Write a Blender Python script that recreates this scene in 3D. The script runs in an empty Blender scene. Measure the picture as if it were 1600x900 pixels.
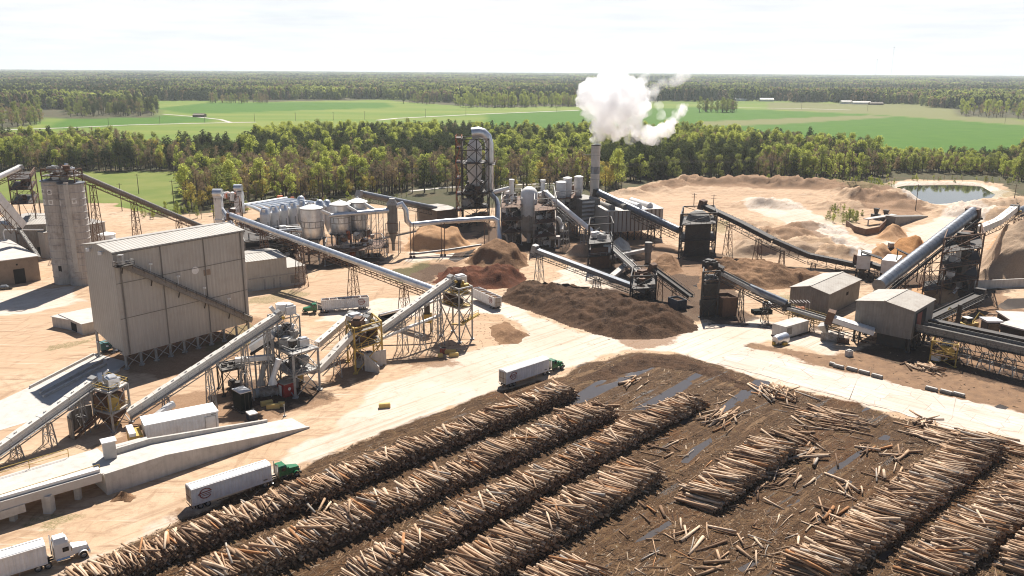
import bpy, bmesh, math, random
import numpy as np
from mathutils import Vector, Matrix, noise as mnoise
random.seed(7)
SC = bpy.context.scene
COL = SC.collection
V = Vector
# ---------------------------------------------------------------- camera geometry (a drone 72 m above the yard)
F, CH, CP, CR = 1300.0, 72.0, math.atan(340.5/1300), 0.00625
def ray(px, py):
    u = (px-800)/F; v = (450-py)/F
    cr, sr, cp, sp = math.cos(CR), math.sin(CR), math.cos(CP), math.sin(CP)
    a = u*cr-v*sr; b = u*sr+v*cr
    return V((a, b*sp+cp, b*cp-sp))
def G(px, py, z=0.0):
    """ground point (height z) seen at a spot of the survey photograph"""
    d = ray(px, py); t = (z-CH)/d.z
    return V((d.x*t, d.y*t, z))
def over(px, py, top, zx=None):
    """point above the ground point (px,py): as high as the row `top` at that distance"""
    g = G(px, py); d = ray(zx if zx is not None else px, top); t = g.y/d.y
    return V((g.x if zx is None else d.x*t, g.y, CH+d.z*t))
def hz(px, py, top):
    return over(px, py, top).z
# ---------------------------------------------------------------- mesh builder
class MB:
    def __init__(s): s.v = []; s.f = []; s.fa = None
    def add(s, vs, fs):
        o = len(s.v); s.v.extend([tuple(p) for p in vs]); s.f.extend([tuple(i+o for i in f) for f in fs]); return s
    def pbox(s, o, a, b, c):
        o, a, b, c = V(o), V(a), V(b), V(c)
        vs = [o, o+a, o+a+b, o+b, o+c, o+a+c, o+a+b+c, o+b+c]
        return s.add(vs, [(0,3,2,1),(4,5,6,7),(0,1,5,4),(1,2,6,5),(2,3,7,6),(3,0,4,7)])
    def box(s, c, d, rz=0.0):
        c = V(c); ca, sa = math.cos(rz), math.sin(rz)
        a = V((ca*d[0], sa*d[0], 0)); b = V((-sa*d[1], ca*d[1], 0)); h = V((0,0,d[2]))
        return s.pbox(c-a/2-b/2-h/2, a, b, h)
    def beam(s, p, q, w, h=None):
        p, q = V(p), V(q); d = q-p
        if d.length < 1e-4: return s
        h = h or w; n = d.normalized()
        sd = n.cross(V((0,0,1)))
        sd = V((1,0,0)) if sd.length < 1e-3 else sd.normalized()
        up = sd.cross(n)
        return s.pbox(p-sd*w/2-up*h/2, sd*w, d, up*h)
    def tube(s, p, q, r, n=10, r2=None, caps=True):
        return s.path([p, q], [r, r if r2 is None else r2], n, caps)
    def path(s, pts, r, n=10, caps=True):
        pts = [V(p) for p in pts]
        rs = r if isinstance(r, (list, tuple)) else [r]*len(pts)
        o = len(s.v); ref = None
        for i, p in enumerate(pts):
            if i == 0: t = pts[1]-pts[0]
            elif i == len(pts)-1: t = pts[-1]-pts[-2]
            else: t = (pts[i]-pts[i-1]).normalized()+(pts[i+1]-pts[i]).normalized()
            t = t.normalized() if t.length > 1e-6 else V((0,0,1))
            if ref is None:
                ref = t.cross(V((0,0,1)))
                if ref.length < 1e-3: ref = V((1,0,0))
            ref = (ref-t*ref.dot(t)); ref = ref.normalized() if ref.length > 1e-4 else V((1,0,0))
            w = t.cross(ref)
            for k in range(n):
                a = 2*math.pi*k/n
                s.v.append(tuple(p+(ref*math.cos(a)+w*math.sin(a))*rs[i]))
        for i in range(len(pts)-1):
            for k in range(n):
                k2 = (k+1) % n
                s.f.append((o+i*n+k, o+i*n+k2, o+(i+1)*n+k2, o+(i+1)*n+k))
        if caps:
            s.f.append(tuple(o+k for k in reversed(range(n)))); s.f.append(tuple(o+(len(pts)-1)*n+k for k in range(n)))
        return s
    def lathe(s, c, prof, n=20):
        c = V(c)
        return s.path([c+V((0,0,z)) for r, z in prof], [max(r, .001) for r, z in prof], n)
    def prism(s, poly, z0, z1):
        n = len(poly)
        vs = [(p[0], p[1], z0) for p in poly]+[(p[0], p[1], z1) for p in poly]
        return s.add(vs, [tuple(reversed(range(n))), tuple(range(n, 2*n))]+[(i, (i+1) % n, n+(i+1) % n, n+i) for i in range(n)])
    def extr(s, prof, x0, x1):
        """profile in (y,z), swept along x"""
        n = len(prof)
        vs = [(x0, p[0], p[1]) for p in prof]+[(x1, p[0], p[1]) for p in prof]
        return s.add(vs, [tuple(reversed(range(n))), tuple(range(n, 2*n))]+[(i, (i+1) % n, n+(i+1) % n, n+i) for i in range(n)])
    def quad(s, a, b, c, d): return s.add([a, b, c, d], [(0,1,2,3)])
    def build(s, name, mat, parent=None, smooth=False, recalc=True):
        me = bpy.data.meshes.new(name); me.from_pydata(s.v, [], s.f)
        if recalc:
            bm = bmesh.new(); bm.from_mesh(me); bmesh.ops.recalc_face_normals(bm, faces=bm.faces); bm.to_mesh(me); bm.free()
        me.materials.append(mat)
        if smooth:
            me.polygons.foreach_set('use_smooth', [True]*len(me.polygons))
            try: me.set_sharp_from_angle(angle=math.radians(40))
            except Exception: pass
        o = bpy.data.objects.new(name, me); COL.objects.link(o)
        if parent is not None:
            o.parent = parent
            if not parent.get('_local'): o.location = -rootloc(parent)
        return o
def rootloc(o):
    # parts of world-built things keep world coordinates; only the top-level Empty carries a location
    return o.location if o.parent is None and o.type == 'EMPTY' else V((0,0,0))
LOCALS = set()
def tag(o, label, cat, group=None, kind=None):
    if label: o['label'] = label
    if cat: o['category'] = cat
    if group: o['group'] = group
    if kind: o['kind'] = kind
    return o
def thing(name, label, cat, loc=(0,0,0), rz=0.0, group=None, local=False):
    o = bpy.data.objects.new(name, None); COL.objects.link(o); o.location = loc; o.rotation_euler = (0,0,rz); o.empty_display_size = .5
    tag(o, label, cat, group)
    if local: LOCALS.add(o.name)
    return o
def part(mb, name, mat, parent, smooth=False, label=None):
    """mesh part; under a world-built thing its vertices are world coordinates"""
    o = mb.build(name, mat, None, smooth)
    o.parent = parent
    r = parent
    while r.parent is not None: r = r.parent
    if parent is r and r.type == 'EMPTY' and r.name not in LOCALS: o.location = -r.location
    if label: o['label'] = label
    return o
def solo(mb, name, mat, label, cat, group=None, smooth=False, kind=None):
    """a thing that is one mesh; the origin goes to its base"""
    vs = np.array(mb.v); c = V((float(vs[:,0].mean()), float(vs[:,1].mean()), float(vs[:,2].min())))
    mb.v = [tuple(V(p)-c) for p in mb.v]
    o = mb.build(name, mat, None, smooth); o.location = c
    return tag(o, label, cat, group, kind)
def struct(mb, name, mat, smooth=False):
    o = mb.build(name, mat, None, smooth); o['kind'] = 'structure'; return o
def dup(root, loc, rz=0.0, label=None, group=None):
    r = root.copy(); COL.objects.link(r); r.location = loc; r.rotation_euler = (0,0,rz)
    if label: r['label'] = label
    if group: r['group'] = group
    for ch in list(root.children):
        c = ch.copy(); COL.objects.link(c); c.parent = r
        for g in list(ch.children):
            d = g.copy(); COL.objects.link(d); d.parent = c
    return r
# ---------------------------------------------------------------- materials
def newmat(name):
    m = bpy.data.materials.new(name); m.use_nodes = True
    nt = m.node_tree; nt.nodes.clear()
    out = nt.nodes.new('ShaderNodeOutputMaterial')
    return m, nt, out
def N(nt, t, **kw):
    n = nt.nodes.new(t)
    for k, v in kw.items():
        if k.startswith('i_'): n.inputs[k[2:].replace('_', ' ')].default_value = v
        else: setattr(n, k, v)
    return n
def rgb(c): return (c[0], c[1], c[2], 1)
def mixc(nt, fac, a, b):
    m = N(nt, 'ShaderNodeMix', data_type='RGBA')
    for s, v in ((0, fac), (6, a), (7, b)):
        if isinstance(v, (int, float)): m.inputs[s].default_value = v
        elif isinstance(v, (tuple, list)): m.inputs[s].default_value = rgb(v)
        else: nt.links.new(v, m.inputs[s])
    return m.outputs[2]
def mth(nt, op, a, b=None, clamp=False):
    m = N(nt, 'ShaderNodeMath', operation=op); m.use_clamp = clamp
    for i, v in enumerate((a, b)):
        if v is None: continue
        if isinstance(v, (int, float)): m.inputs[i].default_value = v
        else: nt.links.new(v, m.inputs[i])
    return m.outputs[0]
def ramp(nt, val, lo, hi):
    m = N(nt, 'ShaderNodeMapRange'); m.inputs[1].default_value = lo; m.inputs[2].default_value = hi
    nt.links.new(val, m.inputs[0]); return m.outputs[0]
def noisetex(nt, vec, scale, detail=5, rough=.6):
    n = N(nt, 'ShaderNodeTexNoise'); n.inputs['Scale'].default_value = scale; n.inputs['Detail'].default_value = detail; n.inputs['Roughness'].default_value = rough
    if vec is not None: nt.links.new(vec, n.inputs['Vector'])
    return n.outputs['Fac']
def mapping(nt, vec, scale, rz=0.0):
    m = N(nt, 'ShaderNodeMapping'); m.inputs['Scale'].default_value = scale; m.inputs['Rotation'].default_value = (0,0,rz)
    nt.links.new(vec, m.inputs['Vector']); return m.outputs[0]
def surf(name, c1, c2=None, scale=.6, rough=.7, metal=0.0, bump=0.0, rib=0.0, dirt=None, dirtamt=.5, streak=0.0, bscale=None, spec=.4):
    """weathered surface: two tones by noise, rust or grime patches, vertical streaks, corrugation following the wall's own direction"""
    m, nt, out = newmat(name); L = nt.links
    b = N(nt, 'ShaderNodeBsdfPrincipled'); L.new(b.outputs[0], out.inputs[0])
    b.inputs['Roughness'].default_value = rough; b.inputs['Metallic'].default_value = metal
    b.inputs['Specular IOR Level'].default_value = spec
    tc = N(nt, 'ShaderNodeTexCoord').outputs['Object']
    c2 = c2 or tuple(x*.75 for x in c1)
    col = mixc(nt, ramp(nt, noisetex(nt, tc, scale), .3, .7), c1, c2)
    u = None
    if rib or streak:
        geo = N(nt, 'ShaderNodeNewGeometry')
        cr = N(nt, 'ShaderNodeVectorMath', operation='CROSS_PRODUCT'); L.new(geo.outputs['True Normal'], cr.inputs[0]); cr.inputs[1].default_value = (0,0,1)
        nm = N(nt, 'ShaderNodeVectorMath', operation='NORMALIZE'); L.new(cr.outputs[0], nm.inputs[0])
        dt = N(nt, 'ShaderNodeVectorMath', operation='DOT_PRODUCT'); L.new(nm.outputs[0], dt.inputs[0]); L.new(tc, dt.inputs[1])
        u = dt.outputs['Value']
    if streak:
        sx = N(nt, 'ShaderNodeSeparateXYZ'); L.new(tc, sx.inputs[0])
        cx = N(nt, 'ShaderNodeCombineXYZ'); L.new(u, cx.inputs[0]); L.new(mth(nt, 'MULTIPLY', sx.outputs[2], .06), cx.inputs[2])
        s = ramp(nt, noisetex(nt, cx.outputs[0], 1.3, 6, .7), .45, .75)
        col = mixc(nt, mth(nt, 'MULTIPLY', s, streak), col, tuple(x*.45 for x in c1))
    if dirt:
        d = ramp(nt, noisetex(nt, tc, scale*1.9, 7, .7), .5, .68)
        col = mixc(nt, mth(nt, 'MULTIPLY', d, dirtamt), col, dirt)
    hgt = None
    if rib:
        w = mth(nt, 'SINE', mth(nt, 'MULTIPLY', u, 2*math.pi/rib))
        hgt = w
        col = mixc(nt, mth(nt, 'MULTIPLY', ramp(nt, w, .5, 1.0), .16), col, tuple(x*.5 for x in c1))
    if bump or rib:
        bp = N(nt, 'ShaderNodeBump'); bp.inputs['Strength'].default_value = .6 if rib else bump; bp.inputs['Distance'].default_value = .06 if rib else .3
        if hgt is None: hgt = noisetex(nt, tc, bscale or scale*4, 6, .7)
        L.new(hgt, bp.inputs['Height']); L.new(bp.outputs[0], b.inputs['Normal'])
    L.new(col, b.inputs['Base Color'])
    return m
M = {}
M['clad']   = surf('beige_cladding', (.45,.415,.37), (.39,.36,.32), .10, .6, rib=1.0, streak=.35, dirt=(.30,.24,.19), dirtamt=.3)
M['roof']   = surf('pale_metal_roof', (.42,.385,.34), (.35,.315,.275), .15, .5, rib=1.0, streak=.2, dirt=(.36,.28,.21), dirtamt=.35)
M['shedw']  = surf('grey_sheet_wall', (.23,.21,.185), (.17,.15,.13), .3, .65, rib=.7, streak=.6, dirt=(.13,.10,.08), dirtamt=.5)
M['shedr']  = surf('dusty_sheet_roof', (.40,.36,.31), (.30,.26,.22), .25, .65, rib=.9, dirt=(.22,.17,.13), dirtamt=.6)
M['conc']   = surf('weathered_concrete', (.54,.50,.455), (.43,.395,.355), .35, .85, bump=.15, streak=.5, dirt=(.26,.215,.18), dirtamt=.4)
M['concw']  = surf('pale_concrete_deck', (.52,.48,.44), (.44,.40,.36), .3, .85, bump=.1, dirt=(.36,.29,.23), dirtamt=.45)
M['silo']   = surf('stained_silo_concrete', (.49,.45,.41), (.37,.335,.305), .2, .85, bump=.12, streak=.8, dirt=(.13,.10,.085), dirtamt=.5)
M['galv']   = surf('galvanised_steel', (.66,.67,.69), (.52,.53,.55), .5, .34, metal=.7, dirt=(.30,.22,.16), dirtamt=.35)
M['tubed']  = surf('dull_blue_grey_steel', (.22,.235,.26), (.15,.16,.18), .5, .4, metal=.55, dirt=(.16,.11,.08), dirtamt=.5)
M['white']  = surf('white_paint', (.74,.72,.69), (.64,.61,.58), .4, .5, dirt=(.42,.35,.28), dirtamt=.35)
M['trailer']= surf('white_trailer_sheet', (.74,.74,.75), (.64,.63,.63), .5, .45, rib=.6, streak=.3, dirt=(.45,.38,.31), dirtamt=.4)
M['cream']  = surf('cream_belt_cover', (.74,.69,.62), (.64,.59,.52), .5, .55, dirt=(.42,.34,.26), dirtamt=.4)
M['steel']  = surf('grey_painted_steel', (.36,.35,.335), (.26,.25,.235), .8, .6, metal=.2, dirt=(.17,.10,.06), dirtamt=.6)
M['dark']   = surf('grimy_dark_steel', (.058,.05,.044), (.036,.031,.028), .8, .65, metal=.2, dirt=(.09,.05,.03), dirtamt=.6)
M['rust']   = surf('rusty_steel', (.16,.085,.05), (.09,.055,.04), .8, .8, metal=.1, dirt=(.22,.11,.05), dirtamt=.6)
M['yellow'] = surf('yellow_safety_paint', (.50,.33,.06), (.40,.26,.06), .8, .6, dirt=(.25,.17,.1), dirtamt=.5)
M['yblock'] = surf('yellow_painted_concrete', (.62,.43,.13), (.52,.36,.14), .8, .8, dirt=(.4,.3,.2), dirtamt=.4)
M['orange'] = surf('orange_paint', (.55,.13,.03), (.42,.1,.03), .8, .6, dirt=(.2,.1,.05), dirtamt=.4)
M['belt']   = surf('rubber_belt', (.035,.033,.032), (.06,.05,.042), .6, .7, dirt=(.16,.1,.06), dirtamt=.6)
M['rubber'] = surf('tyre_rubber', (.022,.021,.021), (.035,.03,.028), 2, .85)
M['rim']    = surf('wheel_steel', (.5,.5,.5), (.35,.35,.35), 2, .35, metal=.8)
M['green']  = surf('green_truck_paint', (.012,.16,.055), (.01,.12,.045), .8, .3, dirt=(.12,.12,.07), dirtamt=.3, spec=.6)
M['glass']  = surf('dark_glass', (.012,.014,.016), (.02,.022,.025), .5, .08, spec=.8)
M['chrome'] = surf('chrome', (.7,.7,.7), (.6,.6,.6), 1, .15, metal=1)
M['red']    = surf('red_booth_paint', (.28,.012,.012), (.22,.012,.012), .8, .5, dirt=(.12,.03,.02), dirtamt=.4)
M['maroon'] = surf('maroon_emblem', (.26,.05,.03), (.2,.045,.03), 2, .6)
M['blue']   = surf('blue_bin_paint', (.018,.035,.065), (.014,.028,.05), .8, .5, dirt=(.2,.17,.14), dirtamt=.3)
M['tarp']   = surf('white_tarp', (.80,.79,.78), (.72,.71,.70), .4, .6, dirt=(.55,.48,.42), dirtamt=.3)
M['black']  = surf('dark_green_cabinet', (.012,.016,.013), (.008,.01,.009), 1, .8, spec=.1)
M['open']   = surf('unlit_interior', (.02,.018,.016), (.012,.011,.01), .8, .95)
M['poleW']  = surf('weathered_pole_wood', (.13,.10,.075), (.09,.07,.05), 1, .9)
M['wire']   = surf('cable', (.16,.15,.14), (.12,.11,.1), 1, .6)
M['brick']  = surf('tan_masonry', (.30,.225,.165), (.24,.18,.135), .3, .85, bump=.1, dirt=(.15,.1,.075), dirtamt=.4)
M['brown']  = surf('brown_sheet', (.16,.115,.08), (.11,.08,.06), .5, .7, rib=.8, dirt=(.08,.055,.04), dirtamt=.5)
M['lamp']   = surf('lamp_housing', (.75,.75,.74), (.65,.65,.64), 1, .4)
M['clut']   = surf('mixed_machinery', (.42,.38,.34), (.16,.13,.11), 1.2, .6, metal=.3, dirt=(.2,.1,.05), dirtamt=.6)
def pilemat(name, c1, c2, c3, s=.5, bump=1.0):
    m, nt, out = newmat(name); L = nt.links
    b = N(nt, 'ShaderNodeBsdfPrincipled'); L.new(b.outputs[0], out.inputs[0]); b.inputs['Roughness'].default_value = .95; b.inputs['Specular IOR Level'].default_value = .1
    tc = N(nt, 'ShaderNodeTexCoord').outputs['Object']
    col = mixc(nt, ramp(nt, noisetex(nt, tc, s*.35, 5), .35, .65), c1, c2)
    col = mixc(nt, ramp(nt, noisetex(nt, tc, s*5, 6, .75), .5, .72), col, c3)
    bp = N(nt, 'ShaderNodeBump'); bp.inputs['Strength'].default_value = bump; bp.inputs['Distance'].default_value = .5
    L.new(noisetex(nt, tc, s*3, 8, .75), bp.inputs['Height']); L.new(bp.outputs[0], b.inputs['Normal'])
    L.new(col, b.inputs['Base Color']); return m
M['sawdust'] = pilemat('sawdust_heap', (.46,.28,.155), (.38,.215,.11), (.27,.15,.08), .4, .5)
M['bark']    = pilemat('bark_heap', (.095,.052,.03), (.035,.02,.013), (.2,.12,.07), .55, 1.0)
M['mulch']   = pilemat('red_bark_heap', (.14,.05,.026), (.07,.028,.017), (.24,.10,.05), .6, 1.0)
M['chips']   = pilemat('wood_chip_heap', (.40,.29,.20), (.33,.23,.155), (.22,.15,.10), .5, .6)
M['dirtp']   = pilemat('earth_heap', (.25,.145,.08), (.165,.09,.05), (.36,.225,.13), .4, .9)
M['ocut']    = pilemat('orange_cut_heap', (.40,.20,.08), (.33,.16,.06), (.22,.1,.04), .5, .6)
# ---------------------------------------------------------------- noise and masks on arrays
_rng = np.random.RandomState(3)
_T = _rng.rand(256, 256)
def vnoise(x, y):
    xi = np.floor(x).astype(int); yi = np.floor(y).astype(int); fx = x-xi; fy = y-yi
    fx = fx*fx*(3-2*fx); fy = fy*fy*(3-2*fy)
    a = _T[xi & 255, yi & 255]; b = _T[(xi+1) & 255, yi & 255]; c = _T[xi & 255, (yi+1) & 255]; d = _T[(xi+1) & 255, (yi+1) & 255]
    return (a*(1-fx)+b*fx)*(1-fy)+(c*(1-fx)+d*fx)*fy
def fbm(x, y, s, o=4):
    r = 0; a = 1; t = 0
    for k in range(o):
        r = r+a*vnoise(x*s+17.3*k, y*s+9.1*k); t += a; a *= .5; s *= 2
    return r/t*2-1
def sdist(X, Y, poly):
    ins = np.zeros(X.shape, bool); d2 = np.full(X.shape, 1e18)
    n = len(poly)
    for i in range(n):
        x1, y1 = poly[i][0], poly[i][1]; x2, y2 = poly[(i+1) % n][0], poly[(i+1) % n][1]
        if y1 != y2:
            c = ((y1 > Y) != (y2 > Y)) & (X < (x2-x1)*(Y-y1)/(y2-y1)+x1); ins ^= c
        dx, dy = x2-x1, y2-y1; t = np.clip(((X-x1)*dx+(Y-y1)*dy)/(dx*dx+dy*dy+1e-9), 0, 1)
        d2 = np.minimum(d2, (X-x1-t*dx)**2+(Y-y1-t*dy)**2)
    d = np.sqrt(d2); return np.where(ins, d, -d)
def pix(poly): return [G(*p) for p in poly]
def inpoly(x, y, poly):
    c = False; n = len(poly)
    for i in range(n):
        x1, y1 = poly[i][0], poly[i][1]; x2, y2 = poly[(i+1) % n][0], poly[(i+1) % n][1]
        if (y1 > y) != (y2 > y) and x < (x2-x1)*(y-y1)/(y2-y1)+x1: c = not c
    return c
# ---------------------------------------------------------------- zones, outlined on the survey photograph
YARD = pix([(-300,440),(-100,350),(0,322),(30,316),(170,318),(250,340),(340,330),(420,322),(560,318),(700,330),(850,318),(960,303),(985,292),(1100,286),(1300,289),(1376,292),(1384,284),(1420,281),(1520,281),(1566,287),(1590,306),(1620,316),(1900,335),(2000,1000),(1000,1600),(-300,1100)])
MUD = pix([(60,935),(100,896),(300,803),(560,690),(800,603),(880,586),(905,570),(985,549),(1060,553),(1150,580),(1200,597),(1300,622),(1440,660),(1600,702),(1800,765),(1800,1100),(60,1100)])
SOIL = pix([(1160,541),(1290,572),(1440,612),(1600,648),(1720,685),(1720,520),(1560,470),(1440,480),(1460,540),(1340,545),(1300,558),(1250,548),(1170,535)])
PALE = [pix([(60,935),(150,870),(480,700),(590,600),(700,560),(780,540),(830,520),(790,488),(690,490),(560,505),(480,505),(520,480),(640,462),(740,462),(800,480),(900,522),(1090,507),(1160,500),(1240,512),(1180,538),(1300,570),(1600,640),(1720,672),(1720,730),(1600,697),(1440,657),(1200,596),(1060,550),(985,546),(900,570),(780,605),(560,692),(300,805),(100,896)]),
        pix([(840,455),(900,410),(1010,430),(1000,470),(930,450)]), pix([(1180,500),(1330,520),(1300,556),(1200,530)]),
        pix([(1170,308),(1230,312),(1290,340),(1360,385),(1440,352),(1500,315),(1570,330),(1480,372),(1330,404),(1280,376),(1220,345),(1150,318)]),
        pix([(0,455),(110,450),(125,470),(60,490),(-60,500)]), pix([(640,395),(720,385),(740,400),(640,412)]), pix([(1385,292),(1410,284),(1520,284),(1575,300),(1560,314),(1500,322),(1440,322),(1410,312)])]
ORANGE = [pix([(-100,480),(140,470),(150,560),(100,560),(0,590),(-100,620)]), pix([(390,455),(470,440),(700,400),(720,440),(640,455),(480,470),(400,520)]),
          pix([(960,310),(1000,292),(1420,295),(1460,330),(1420,352),(1280,335),(1130,332),(1010,335)]), pix([(1100,400),(1160,340),(1240,390),(1420,420),(1300,440),(1100,450)]), pix([(620,560),(740,500),(840,525),(720,565)]),
          pix([(-100,640),(130,600),(330,560),(420,590),(330,640),(100,690),(-100,720)])]
LAWN = [pix([(-300,268),(275,268),(284,300),(282,335),(200,330),(60,312),(-300,322)])]
TUFT = [pix([(380,475),(440,452),(475,460),(420,478)]), pix([(600,432),(650,408),(670,416),(625,440)]), pix([(330,540),(380,510),(430,520),(360,560)]), pix([(1285,345),(1300,328),(1345,335),(1335,350)]),
        pix([(1095,352),(1105,340),(1140,352),(1130,368)]), pix([(80,540),(150,525),(150,532),(85,548)]), pix([(500,540),(560,515),(600,500),(600,508),(520,548)]), pix([(640,410),(690,400),(690,408),(650,416)]),
        pix([(1200,465),(1240,462),(1240,472),(1205,474)]), pix([(60,816),(140,798),(150,806),(70,826)]), pix([(1300,290),(1390,282),(1405,296),(1330,300)]), pix([(1530,300),(1620,294),(1620,306),(1550,312)]), pix([(660,296),(760,292),(850,290),(850,296),(760,300),(660,304)])]
FINES_SHADE = [pix([(905,402),(960,385),(1010,415),(1110,440),(1160,470),(1160,505),(1080,500),(1000,478),(930,440)]), pix([(770,352),(850,360),(905,372),(900,398),(800,396),(740,372)]), pix([(1190,508),(1240,505),(1300,512),(1250,522)]), pix([(1340,530),(1440,540),(1600,585),(1720,610),(1720,640),(1560,604),(1420,572),(1330,552)]), pix([(370,392),(520,385),(610,396),(600,416),(480,420),(380,425)]), pix([(1060,392),(1130,396),(1140,412),(1070,410)]), pix([(1300,418),(1420,425),(1560,440),(1560,462),(1440,470),(1380,450),(1300,440)]), pix([(680,348),(740,345),(745,362),(690,366)]), pix([(350,600),(500,585),(510,612),(440,640),(360,630)]), pix([(600,425),(700,408),(722,425),(660,446)])]  # bark residue together with painted shade around the towers and decks
STAIN_SHADE = [pix([(140,545),(190,590),(290,585),(420,545),(440,500),(380,490),(250,520),(160,520)]), pix([(190,640),(160,700),(240,705),(330,660),(420,640),(380,600),(280,620)]), pix([(990,303),(1010,293),(1090,286),(1300,289),(1410,297),(1400,303),(1290,297),(1090,294)]), pix([(1320,318),(1345,308),(1440,318),(1450,335),(1400,340)]), pix([(1190,370),(1260,352),(1290,372),(1240,384)]), pix([(628,566),(660,555),(705,560),(720,571),(680,577)]), pix([(880,478),(1000,545),(1090,520),(900,470)]), pix([(330,650),(420,600),(500,600),(510,632),(400,660)]), pix([(500,590),(545,560),(600,575),(590,590),(510,610)]),  # first outline: shade of the big store, painted as dark soil
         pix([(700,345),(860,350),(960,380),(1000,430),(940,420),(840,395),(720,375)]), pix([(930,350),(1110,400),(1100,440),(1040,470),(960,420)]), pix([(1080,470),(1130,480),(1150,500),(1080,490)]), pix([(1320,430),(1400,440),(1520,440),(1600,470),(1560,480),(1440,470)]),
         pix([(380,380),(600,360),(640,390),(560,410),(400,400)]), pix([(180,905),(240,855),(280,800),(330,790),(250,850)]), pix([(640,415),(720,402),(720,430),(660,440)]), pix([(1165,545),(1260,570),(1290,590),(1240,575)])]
FIELDA = pix([(-200,215),(0,203),(40,198),(70,184),(110,186),(245,183),(250,172),(230,166),(232,157),(320,157),(420,159),(600,156),(640,160),(760,168),(905,166),(1080,160),(1200,160),(1330,164),(1450,167),(1490,170),(1500,182),(1700,190),(1700,230),(1600,240),(1400,240),(1000,235),(700,232),(395,232),(390,250),(200,245),(-200,240)])
GREENF = [pix([(760,178),(905,172),(1080,168),(1200,172),(1370,179),(1600,196),(1700,204),(1700,240),(1100,240),(760,215)]), pix([(70,198),(110,184),(250,180),(330,184),(330,190),(90,202)]), pix([(240,170),(330,160),(600,160),(620,168),(300,178)])]
STRIP = [pix([(1090,190),(1200,186),(1360,180),(1400,183),(1220,194),(1090,198)]), pix([(1200,160),(1480,164),(1600,190),(1700,198),(1700,203),(1590,195),(1370,179),(1200,171)])]
PUDDLES = [  # outline, bluish
    [(880,628),(930,596),(1010,560),(1040,555),(1060,558),(1000,585),(940,615),(900,635)], [(985,640),(1040,610),(1090,580),(1118,574),(1125,580),(1080,605),(1010,640)],
    [(1120,640),(1150,615),(1180,592),(1208,596),(1195,610),(1160,628),(1130,645)], [(1062,722),(1080,700),(1112,682),(1114,690),(1095,705),(1075,724)], [(1210,693),(1222,678),(1246,682),(1266,696),(1252,708),(1232,705)],
    [(1290,738),(1320,715),(1350,698),(1354,704),(1330,722),(1302,742)], [(1370,686),(1380,676),(1393,682),(1388,688)], [(985,850),(1010,832),(1045,812),(1052,818),(1018,840)], [(1550,636),(1562,630),(1578,636),(1570,641)],
    [(1150,700),(1165,690),(1172,693),(1158,704)], [(1310,760),(1325,748),(1334,752),(1318,764)], [(1405,820),(1425,806),(1432,811),(1412,826)], [(1120,835),(1140,822),(1147,827),(1127,840)], [(1060,660),(1078,648),(1086,652),(1068,664)], [(1250,830),(1275,815),(1282,820),(1258,836)], [(1150,888),(1180,872),(1188,878),(1160,894)], [(1340,640),(1356,634),(1362,638),(1346,644)], [(1480,646),(1496,648),(1500,653),(1484,652)], [(930,640),(948,630),(954,634),(937,645)], [(700,872),(722,858),(728,862),(708,876)],
    [(1555,478),(1575,466),(1620,465),(1625,480),(1570,484)], [(1080,446),(1115,438),(1120,444),(1095,450)], [(700,405),(715,390),(745,388),(735,400),(712,410)], [(1210,800),(1260,772),(1290,752),(1294,758),(1255,782)], [(1370,868),(1395,852),(1402,858),(1380,876)]]
POND = pix([(1404,292),(1420,289),(1500,288),(1530,290),(1552,303),(1546,308),(1500,316),(1462,318),(1428,308)])
PUDW = [pix(p) for p in PUDDLES]
ROWDIR = (G(900,622)-G(230,900)).normalized()
def heights(X, Y, mud, yard):
    a = X*ROWDIR.x+Y*ROWDIR.y; c = -X*ROWDIR.y+Y*ROWDIR.x
    h = mud*(.42*fbm(a*.14, c, .42, 4)+.16*fbm(X, Y, .8, 3)-.05)
    h = h+(1-mud)*yard*(.07*fbm(X, Y, .25, 3)+.04*fbm(X, Y, 1.1, 2))
    back = np.clip(sdist(X, Y, BACKSAND)/8, 0, 1)
    rough_ = np.abs(fbm(X, Y, .16, 4))
    h = h+back*(2.2*np.clip(fbm(X*.7, Y, .05, 4)+.25, 0, 2)+.9*fbm(X, Y, .13, 4)-1.1*rough_)
    for i, (cx, cy, rx, ry, hh) in enumerate(MOUNDS):
        q = ((X-cx)/rx)**2+((Y-cy)/ry)**2
        m = np.clip(1-np.sqrt(q)*(1+.22*fbm(X, Y, .12+.01*i, 3)), 0, 1)
        h = np.maximum(h, hh*np.minimum(m*1.4, 1)**1.1*(1+.3*fbm(X, Y, .22, 4)-.8*rough_))
    return h
BACKSAND = pix([(960,308),(1000,296),(1090,288),(1300,291),(1400,297),(1445,312),(1440,345),(1420,350),(1280,333),(1130,332),(1010,330)])
def mound(px, py, rx, ry, h): g = G(px, py); return (g.x, g.y, rx, ry, h)
MOUNDS = [mound(1050,292,22,14,5), mound(1085,289,25,12,6.5), mound(1125,290,30,12,6), mound(1180,289,26,12,7), mound(1225,290,30,14,6.5), mound(1285,292,34,12,5.5), mound(1340,296,28,14,5), mound(1020,298,18,12,4), mound(985,304,16,10,4),
          mound(1345,312,22,13,8), mound(1395,312,18,14,6.5), mound(1425,325,20,12,5), mound(1320,325,30,10,4), mound(1200,322,24,12,5), mound(1280,385,26,12,4.5), mound(1215,370,30,14,4.5), mound(1270,360,24,10,4), mound(1310,398,16,9,5), mound(1165,352,20,10,3.5),
          mound(1560,340,20,14,6), mound(1510,335,22,10,5), mound(1590,322,40,12,5)]
NU = 640
ys = np.concatenate([np.exp(np.linspace(math.log(84), math.log(760), 620)), np.exp(np.linspace(math.log(760), math.log(26000), 130))[1:]])
us = np.linspace(-.82, .82, NU)
GX = us[None, :]*ys[:, None]; GY = np.repeat(ys[:, None], NU, 1)
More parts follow.
